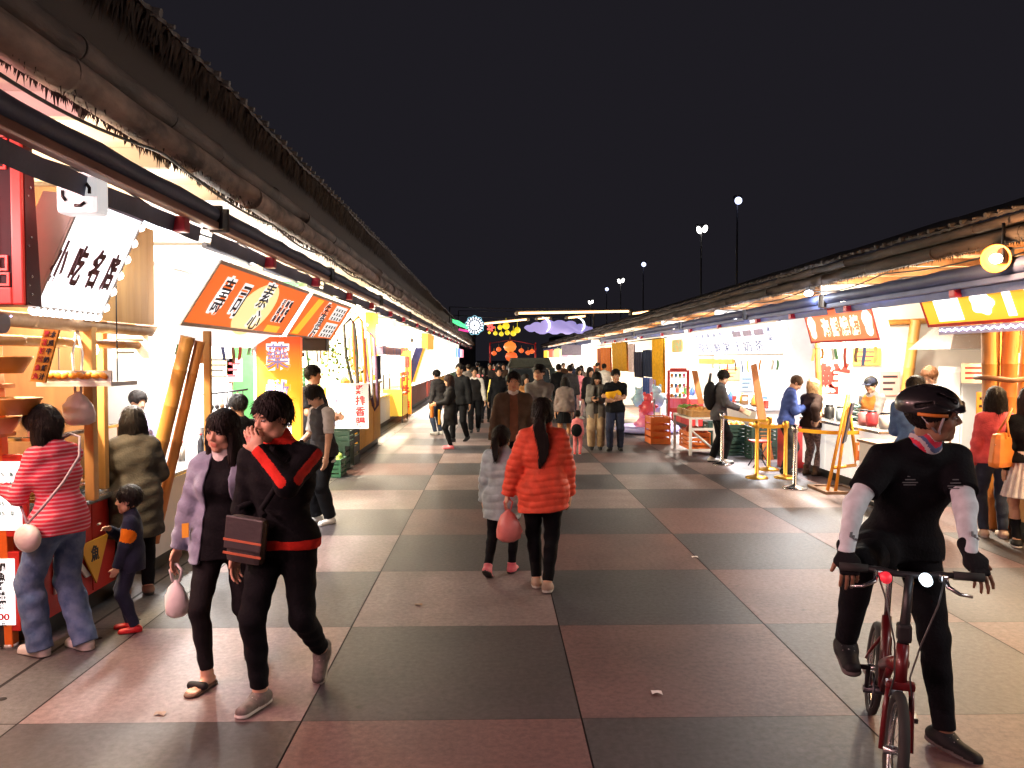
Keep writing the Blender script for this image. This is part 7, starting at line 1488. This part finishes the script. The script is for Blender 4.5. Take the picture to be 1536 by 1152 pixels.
# the bicycle
hv, lv = V((-.356, -.934, 0)).normalized(), V((.934, -.356, 0)).normalized(); upv = (Z_ + lv * .085).normalized(); rg = V((2.06, 4.28, 0))
K = lambda f_, l_, z_: rg + hv * f_ + lv * l_ + upv * z_
t = thing('folding_bicycle', rg + hv * .45, 'dark red folding bicycle with small wheels under the cyclist', 'bicycle')
redb = mat('bike_red', (.11, .006, .009), .35, coat=.3, var=.1); rub = mat('rubber', (.02, .02, .02), .8); alu = mat('alloy', (.6, .6, .62), .25, 1, var=.05)
for f0, nm in ((0, 'rear_wheel'), (.985, 'front_wheel')):
    R_ = .25; b = B(); b.tube([K(f0 + math.cos(a) * .225, 0, R_ + math.sin(a) * .225) for a in [2 * math.pi * k / 40 for k in range(40)]], .023, 10, closed=True)
    wh = b.done(nm, [rub], t)
    b = B(); b.tube([K(f0 + math.cos(a) * .196, 0, R_ + math.sin(a) * .196) for a in [2 * math.pi * k / 40 for k in range(40)]], .011, 8, closed=True); b.cyl(K(f0, -.05, R_), K(f0, .05, R_), .018, None, 12); b.done('rim', [alu], wh)
    b = B()
    for k in range(20): a = 2 * math.pi * k / 20; s2 = .025 * (-1) ** k; b.cyl(K(f0 + math.cos(a + .3) * .02, s2, R_ + math.sin(a + .3) * .02), K(f0 + math.cos(a) * .19, 0, R_ + math.sin(a) * .19), .0013, None, 4)
    b.done('spokes', [alu], wh)
b = B(); hd_b, hd_t = (.90, .52), (.868, .66)
b.tube([K(.88, 0, .60), K(.60, 0, .50), K(.36, 0, .40)], [.034, .032, .03], 12); b.tube([K(.40, 0, .28), K(.33, 0, .45), K(.26, 0, .62)], .024, 12); b.tube([K(.40, 0, .28), K(.52, 0, .42), K(.6, 0, .49)], .018, 10)
for x in (-1, 1): b.tube([K(.39, x * .03, .28), K(.2, x * .05, .27), K(0, x * .062, .25)], .010, 8); b.tube([K(.30, x * .022, .52), K(.14, x * .05, .38), K(0, x * .062, .26)], .008, 8)
b.tube([K(.905, 0, .51), K(.862, 0, .68)], .027, 14); b.done('frame', [redb], t)
b = B()
for x in (-1, 1): b.tube([K(.915, x * .045, .50), K(.93, x * .052, .42), K(.985, x * .058, .25)], .012, 8)
b.box(K(.912, 0, .512), (.12, .05, .035), Matrix.Rotation(math.atan2(lv.y, lv.x), 3, 'Z'), bev=.012); b.done('fork', [redb], t)
b = B(); b.tube([K(.862, 0, .68), K(.85, 0, .84), K(.835, 0, .985)], [.024, .02, .018], 12); b.box(K(.857, 0, .73), (.06, .06, .08), Matrix.Rotation(math.atan2(lv.y, lv.x), 3, 'Z'), bev=.012); b.done('stem', [blackp], t)
b = B(); b.tube([K(.835, x, .985 + (.012 if abs(x) > .1 else 0)) for x in (-.285, -.12, -.06, .06, .12, .285)], .014, 10); hb = b.done('handlebar', [blackp], t)
for x in (-1, 1):
    b = B(); b.tube([K(.835, x * .17, .997), K(.832, x * .29, .997)], .019, 12); b.done('grip', [rub], hb)
    b = B(); b.tube([K(.855, x * .135, .985), K(.90, x * .145, .96), K(.905, x * .19, .935), K(.895, x * .24, .925)], [.011, .010, .008, .007], 8); b.box(K(.86, x * .13, .985), (.03, .035, .035), bev=.008); b.done('brake_lever', [alu], hb)
    b = B(); b.tube([K(.88, x * .13, .98), K(.98, x * .10, .90), K(.985, x * .05, .72), K(.94, x * .03, .56), K(.95, x * .045, .47)], .004, 6); b.done('cable', [mat('cable', (.06, .06, .06), .4)], t)
b = B(); b.lathe(K(.885, .055, .985), [(0, .05), (.024, .045), (.026, .0), (.015, -.03), (0, -.03)], 14, axis=hv); b.done('headlight', [glow('bike_light', (.75, .9, 1), 3.)], t)
b = B(); b.lathe(K(.875, -.10, .975), [(0, .03), (.024, .025), (.026, 0), (0, -.01)], 14, axis=hv); b.done('reflector', [glow('bike_red_light', (.8, .03, .05), .6)], t)
b = B(); b.tube([K(.26, 0, .62), K(.21, 0, .80), K(.19, 0, .86)], .015, 10); b.done('seat_post', [alu], t)
b = B(); b.add([K(.19 + a, l_, .885 + z) for a, l_, z in ((-.13, -.075, 0), (-.13, .075, 0), (-.03, .06, .01), (.14, .014, 0), (.14, -.014, 0), (-.03, -.06, .01))], [(0, 1, 2, 3, 4, 5)]); b.tube([K(.06, 0, .875), K(.16, 0, .875), K(.30, 0, .87)], [.07, .045, .02], 10); b.done('saddle', [blackp], t)
b = B(); b.tube([K(.40 + math.cos(a) * .085, -.05, .28 + math.sin(a) * .085) for a in [2 * math.pi * k / 30 for k in range(30)]], .006, 6, closed=True); b.cyl(K(.40, -.09, .28), K(.40, .09, .28), .02, None, 12)
dx, dz = .08, .15; b.tube([K(.40, -.075, .28), K(.40 + dx, -.085, .28 + dz)], .011, 8); b.tube([K(.40, .075, .28), K(.40 - dx, .085, .28 - dz)], .011, 8); cr_ = b.done('crank', [dkmetal], t)
for x, sg in ((-1, 1), (1, -1)):
    b = B(); b.box(K(.40 + dx * sg, x * .135, .28 + dz * sg + .005), (.09, .10, .025), Matrix.Rotation(math.atan2(lv.y, lv.x), 3, 'Z'), bev=.006); b.done('pedal', [blackp], cr_)

# people in the middle distance
def far(label, px, py, H, face, wear, Y=None, **k):
    p = G(px, py) if Y is None else V(((at(px, 560, Y)).x, Y, 0)); return person(label, (p.x, p.y, 0), H, face, k.pop('res', .012), wear=wear, **k)
walk = dict(lf=(.09, .16, .03, 20, 0), rf=(-.09, -.16, 0, 0, 0)); walk2 = dict(lf=(.09, -.16, 0, 0, 0), rf=(-.09, .16, .03, 20, 0))
far('man in white shirt and black waistcoat walking up the middle of the lane', 712, 648, 1.68, 0, [('legs', 'trousers', blk, dict(t=.024, lo=.03)), ('top', 'white_shirt', wht, dict(hem=.86, t=.014, cuff=.004)), ('top', 'waistcoat', blk2, dict(hem=.84, t=.02, sleeve=0, nr=1.5))], shoes=('shoe', shb, solb), skin='b', bulk=1.08, **walk)
r12, J12, _ = far('woman in a long black coat with long hair and pink shoes, in profile', 676, 673, 1.56, -84, [('legs', 'leggings', blk, dict(t=.008)), ('top', 'long_coat', blk2, dict(hem=.56, t=.026, flare=.03))], sex='f', hair='long', haircol=(.03, .012, .01), shoes=('shoe', shp, shp), lh=(.08, -.32, 1.05), rh=(-.08, -.32, 1.05), head=(0, 14, 0))
b = B(); q = world(r12, J12['lwr'] + V((-.06, -.10, -.16))); b.box(q, (.06, .26, .26), bev=.03); t = b.top('orange_bag', [leather], 'orange bag held by the woman in the long black coat', 'bag')
b = B(); b.box(world(r12, V((.0, -.24, .68))), (.05, .16, .32), bev=.02); b.top('yellow_bag', [mat('banner_yellow', (.8, .4, .03))], 'yellow bag hanging low before the woman in the long black coat', 'bag')
far('man in a dark jacket, jeans and white sneakers behind the woman in the long coat', 657, 652, 1.62, -130, [('legs', 'jeans', ddenim, dict(t=.016)), ('top', 'jacket', dgry, dict(hem=.84, t=.026))], shoes=('shoe', shw), skin='b', head=(0, 20, 0))
far('man in a black and yellow tracksuit top behind the brown coated man', 748, 652, 1.69, 6, [('legs', 'trousers', blk, dict(t=.02)), ('top', 'track_top', [blk, mat('stripe_yellow', (.75, .6, .12), .7)], dict(hem=.84, t=.022, collar=.015, armstripe='lr'))], shoes=('shoe', shb, solb), skin='b', hair='short', **walk)
far('man in a dark brown coat walking toward the camera behind the red jacket', 770, 0, 1.72, 2, [('legs', 'trousers', blk, dict(t=.02)), ('top', 'inner_shirt', cloth('cloth_rust2', (.18, .08, .05)), dict(hem=.84, t=.014)), ('scarf', 'white_collar', wht, dict(t=-.008)), ('top', 'coat', brw, dict(hem=.72, t=.034, open=(.06, .05), nr=1.3))], Y=10.6, shoes=('shoe', shb, solb), skin='b', bulk=1.1, res=.0095, **walk2)
far('young woman with long hair between the brown coat and the man with glasses', 788, 0, 1.55, 20, [('legs', 'trousers', ddenim, dict(t=.014)), ('top', 'shirt', cloth('cloth_amber3', (.35, .16, .06)), dict(hem=.82, t=.02))], Y=18.2, sex='f', hair='long', skin='b', shoes=('shoe', shw))
r17, J17, _ = far('man with glasses and folded arms in a grey shirt', 809, 0, 1.80, -14, [('legs', 'trousers', blk, dict(t=.02)), ('top', 'grey_shirt', gry, dict(hem=.86, t=.018, collar=.012))], Y=13.4, skin='d', head=(-8, 0, 0), lh=(-.10, -.25, 1.20), rh=(.08, -.27, 1.15), lel=(.8, .1, -1), rel=(-.8, .1, -1), lhd=(-1, .1, .1), rhd=(1, .1, .2), res=.0095, shoes=('shoe', shb, solb))
hq_ = Matrix.Rotation(RAD(-8), 3, 'Z'); b = B(); g = J17['head']
for x in (-1, 1): b.tube([g + hq_ @ V((.031 * x + math.cos(a) * .024, -.108, .012 + math.sin(a) * .018)) for a in [2 * math.pi * k / 14 for k in range(14)]], .003, 5, closed=True); b.tube([g + hq_ @ V((.055 * x, -.105, .016)), g + hq_ @ V((.085 * x, .0, .012))], .0025, 5)
b.tube([g + hq_ @ V((-.008, -.11, .016)), g + hq_ @ V((.008, -.11, .016))], .0025, 5); b.done('glasses', [blackp], r17, True)
far('woman in a grey brown coat with dark hair, seen from behind, bending to a child', 846, 668, 1.52, 168, [('legs', 'stockings', cloth('cloth_tan', (.45, .22, .12)), dict(t=.004)), ('skirt', 'black_skirt', blk, dict(hem=.56, r=.19)), ('top', 'coat', cloth('cloth_mauve', (.20, .155, .15)), dict(hem=.84, t=.03))], sex='f', hair='long', lean=20, shoes=('shoe', shb, solb))
r_, J_, _ = far('toddler in a pink jacket with a black backpack behind the red jacket', 866, 682, .86, 165, [('legs', 'trousers', pink, dict(t=.02)), ('top', 'jacket', pink, dict(hem=.76, t=.03))], sex='k', shoes=('shoe', shr))
b = B(); b.ball(world(r_, V((0, .11, .50))), (.11, .08, .13), 16, 10); b.top('backpack', [blk], 'round black backpack on the toddler in pink', 'backpack')
r19, J19, _ = far('woman in a long grey coat and beige wide trousers looking at her hands', 894, 674, 1.63, -8, [('legs', 'wide_trousers', beige, dict(t=.03, lo=.05)), ('top', 'long_coat', cloth('cloth_ash', (.17, .16, .155)), dict(hem=.56, t=.026, open=(.05, .035), flare=.01, nr=1.2)), ('top', 'inner_shirt', dgry, dict(hem=.8, t=.012, sleeve=0))], sex='f', hair='bob', skin='b', head=(14, 26, 0), lh=(.02, -.26, 1.14), rh=(-.06, -.26, 1.12), shoes=('shoe', shb, solb), res=.0105)
b = B(); b.box(world(r19, V((-.02, -.33, 1.13))), (.07, .012, .14), Matrix.Rotation(RAD(-50), 3, 'X'), bev=.004); b.top('phone', [mat('phone', (.02, .02, .025), .2)], 'dark phone in the hands of the woman in the long grey coat', 'phone')
r20, J20, _ = far('man in a black T-shirt and dark trousers hugging a yellow bundle', 923, 676, 1.68, -12, [('legs', 'trousers', nvy, dict(t=.022, lo=.03)), ('top', 'tshirt', blk, dict(hem=.82, t=.018, sleeve=.42, aw=1.15))], skin='b', hair='short', head=(8, 10, 0), lh=(-.02, -.30, 1.08), rh=(-.02, -.30, 1.16), lel=(1, 0, -.5), rel=(-1, 0, -.5), lhd=(-1, -.2, 0), rhd=(1, -.2, 0), shoes=('shoe', shb, solb), lf=(.1, .06, 0, 0, 10), rf=(-.11, -.05, 0, 0, -10), res=.0105)
t = thing('bundle', world(r20, V((0, -.2, 1.1))), 'yellow and dark padded bundle hugged by the man in the black T-shirt', 'bundle'); c = world(r20, V((-.03, -.235, 1.19))); b = B(); b.ball(c, (.17, .10, .12), 16, 10); b.done('padding', [yc], t); b = B(); b.ball(c + V((-.05, .0, .115)), (.15, .095, .085), 16, 10); b.done('dark_flap', [blk], t)
r21, J21, _ = far('person in a grey hoodie with a black backpack standing at the silver post', 1077, 694, 1.70, 84, [('legs', 'wide_trousers', blk, dict(t=.024, lo=.03, cut=.97)), ('top', 'hoodie', cloth('cloth_slate', (.085, .085, .10)), dict(hem=.80, t=.026))], hair='short', head=(8, 22, 0), lean=3, skin='d', lh=(.10, -.34, 1.02), rh=(-.10, -.34, 1.02), lf=(.10, .10, .0, 0, 0), rf=(-.10, -.08, 0, 0, 0), shoes=('shoe', shw, solb), res=.0095)
t = thing('backpack', world(r21, V((0, .24, 1.0))), 'tall black backpack on the person in the grey hoodie', 'backpack'); c = world(r21, V((0, .15, 1.24))); b = B(); b.ball(c, (.125, .16, .27), 18, 12); b.done('sack', [blk2], t); b = B(); b.cyl(c + V((-.03, 0, .2)), c + V((.0, -.02, .42)), .03, .022, 10); b.done('umbrella', [blackp], t)
b = B(); b.box(world(r21, J21['lwr'] + V((-.02, -.12, -.05))), (.30, .10, .10), Matrix.Rotation(RAD(30), 3, 'Y'), bev=.02); b.top('paper_bag', [mat('paper_tan', (.6, .5, .35), .7)], 'tan paper bag in the hands of the person in the grey hoodie', 'bag')
far('man in a blue jacket bending over his hands behind the yellow tape', 1178, 711, 1.66, 78, [('legs', 'trousers', dgry, dict(t=.022, lo=.03)), ('top', 'blue_jacket', blue, dict(hem=.86, t=.026, fold=.004))], hair='buzz', haircol=(.09, .05, .03), head=(6, 34, 0), lean=8, skin='a', lh=(.04, -.34, 1.18), rh=(-.06, -.34, 1.16), shoes=('shoe', shb, solb), res=.0095)
far('woman in a white cap, dark brown jacket and patterned trousers at the white counter', 1216, 713, 1.58, 118, [('legs', 'patterned_trousers', mat('cloth_floral', (.30, .19, .17), .8, col2=(.08, .05, .05), scale=30), dict(t=.018, lo=.015)), ('top', 'jacket', cloth('cloth_dark_brown', (.032, .018, .016)), dict(hem=.86, t=.028)), ('hat', 'white_cap', wht, dict(t=0))], sex='f', hair='bob', haircol=(.5, .3, .15), bulk=1.05, skin='a', head=(-4, 16, 0), lh=(.10, -.30, 1.06), rh=(-.2, .12, 1.0), shoes=('boot', mat('boot_brown', (.07, .035, .02), .6), solb, .09), res=.0095)
r24, J24, _ = far('person in a blue hooded jacket with a backpack, behind the rider', 1372, 0, 1.70, 150, [('legs', 'trousers', ddenim, dict(t=.016)), ('top', 'blue_hooded_jacket', [cloth('cloth_steel_blue', (.10, .19, .40))], dict(hem=.82, t=.03, hood=1))], Y=9.1, hair='short', skin='a', head=(-30, 8, 0), shoes=('shoe', shb, solb), lh=(.1, -.3, 1.05))
far('vendor with brown hair serving behind the seafood counter near the rider', 1397, 0, 1.80, -52, [('legs', 'trousers', blk, dict(t=.02)), ('top', 'dark_shirt', blk2, dict(hem=.84, t=.02, sleeve=.5))], Y=11.15, hair='short', haircol=(.13, .05, .02), skin='a', head=(0, 26, 0), shoes=('shoe', shb, solb), res=.0095)
far('vendor in a dark cap and apron behind the white counter, by the easel', 1309, 0, 1.62, -62, [('legs', 'trousers', blk, dict(t=.02)), ('top', 'work_shirt', cloth('cloth_work', (.25, .22, .22)), dict(hem=.84, t=.02, sleeve=.5)), ('top', 'apron', cloth('cloth_apron', (.45, .15, .03)), dict(hem=.74, t=.028, sleeve=0, nr=1.7)), ('hat', 'cap', nvy, dict(t=0, brim=1))], Y=12.6, hair='short', skin='a', head=(0, 20, 0), lh=(.1, -.32, 1.0), shoes=('shoe', shb, solb), res=.0095)
r27, J27, _ = far('woman with long hair and a white pleated skirt at the right edge', 1541, 822, 1.62, 158, [('top', 'black_top', blk, dict(hem=.92, t=.014)), ('skirt', 'white_skirt', wht, dict(hem=.55, r=.26, up=.13, pleat=.010, np=22)), ('legs', 'socks', blk, dict(t=.003, top=.30))], sex='f', hair='midback', haircol=(.03, .014, .01), skin='b', shoes=('shoe', shb, mat('sole_white', (.6, .58, .55))), res=.0085)
t = thing('shoulder_bag', world(r27, V((.24, .05, .85))), 'orange leather shoulder bag of the woman in the white skirt', 'bag'); c = world(r27, V((.25, .06, 1.0))); b = B(); b.box(c, (.15, .34, .36), Matrix.Rotation(RAD(158 - 40), 3, 'Z'), bev=.06, tap=(.8, .75)); b.done('body', [leather], t)
b = B(); b.tube([c + V((.0, -.10, .15)), world(r27, V((.22, .08, 1.3))), world(r27, V((.16, .0, 1.425))), world(r27, V((.2, -.08, 1.3))), c + V((.0, .10, .15))], .012, 6); b.done('strap', [leather], t); b = B(); b.ball(c + V((-.11, -.06, .06)), .018, 8, 6); b.ball(c + V((-.11, -.02, .08)), .018, 8, 6); b.done('buckle', [chrome], t)
far('person in a pink red shirt and dark jeans behind the orange shoulder bag', 1490, 806, 1.60, 165, [('legs', 'jeans', ddenim, dict(t=.016)), ('top', 'pink_shirt', cloth('cloth_pink_red', (.70, .12, .14)), dict(hem=.86, t=.02))], sex='f', hair='bob', skin='a', shoes=('shoe', mat('shoe_pale', (.5, .4, .34), .6)), res=.0105)
# the crowd down the lane
crowd = [(690, 18.6, 1.78, -30, blk, blk, 'tall man in black beside the long coat woman', 'm', 'short'), (722, 27, 1.62, 170, pink, ddenim, 'woman in a pink jacket walking away left of the van', 'f', 'long'), (735, 33, 1.7, 10, dgry, blk, 'man in charcoal left of the van, behind the waistcoat man', 'm', 'short'),
         (728, 24, 1.6, 175, blk2, blk, 'dark haired woman in black walking away beside the waistcoat man', 'f', 'pony'), (755, 36, 1.66, 0, brw, ddenim, 'person in a brown jacket far behind the tracksuit man', 'm', 'short'), (742, 41, 1.6, 0, redc, blk, 'tiny figure in red far down the lane, left', 'f', 'bob'), (716, 38, 1.72, 180, nvy, blk, 'tiny man in navy far down the lane, left', 'm', 'short'), (703, 30, 1.68, -150, gry, ddenim, 'person in grey by the left stalls far down the lane', 'm', 'short'),
         (838, 25, 1.72, 175, blk, blk, 'man in black right of the van, walking away', 'm', 'short'), (855, 24, 1.7, 160, dgry, nvy, 'second dark figure right of the van', 'm', 'short'), (885, 22, 1.66, 20, blk2, blk, 'person in black behind the woman in the long grey coat', 'f', 'long'), (906, 30, 1.7, 180, wht, beige, 'person in a white shirt far right down the lane', 'm', 'short'),
         (845, 38, 1.68, 5, brw, blk, 'person in brown far right of the van', 'm', 'short'), (858, 44, 1.62, 0, nvy, ddenim, 'small navy figure far right of the van', 'f', 'bob'), (872, 34, 1.6, -30, lgry, blk, 'person in pale grey far to the right of the lane', 'f', 'bob'), (896, 37, 1.7, 90, olive, ddenim, 'person in olive before the orange stall', 'm', 'short'), (765, 50, 1.68, 0, gry, blk, 'tiny grey figure under the large red lantern', 'm', 'short'), (780, 55, 1.66, 0, dgry, blk, 'tiny dark figure at the very end of the lane', 'm', 'short'), (748, 47, 1.62, 10, lgry, ddenim, 'tiny pale figure at the end of the lane', 'f', 'bob')]
for px, Y, H, fc_, m1, m2, lab, sx, hr in crowd: far(lab, px, 0, H, fc_ + RN.uniform(-8, 8), [('legs', 'trousers', m2, dict(t=.02)), ('top', 'jacket', m1, dict(hem=.82, t=.03))], Y=Y, res=.02 if Y < 30 else .026, sex=sx, hair=hr, skin='b', faceless=True, shoes=('shoe', shb, solb), group='people far down the lane', **(walk if Y % 2 < 1 else walk2))
far('woman in a pink dress and white stockings on the right, far behind', 868, 0, 1.62, 20, [('skirt', 'pink_skirt', pink, dict(hem=.62, r=.2)), ('top', 'pink_top', pink, dict(hem=.9, t=.02)), ('legs', 'stockings', cloth('cloth_blush', (.7, .45, .45)), dict(t=.004, top=.7))], Y=25.5, sex='f', hair='long', skin='a', res=.016, faceless=True, shoes=('shoe', shw))
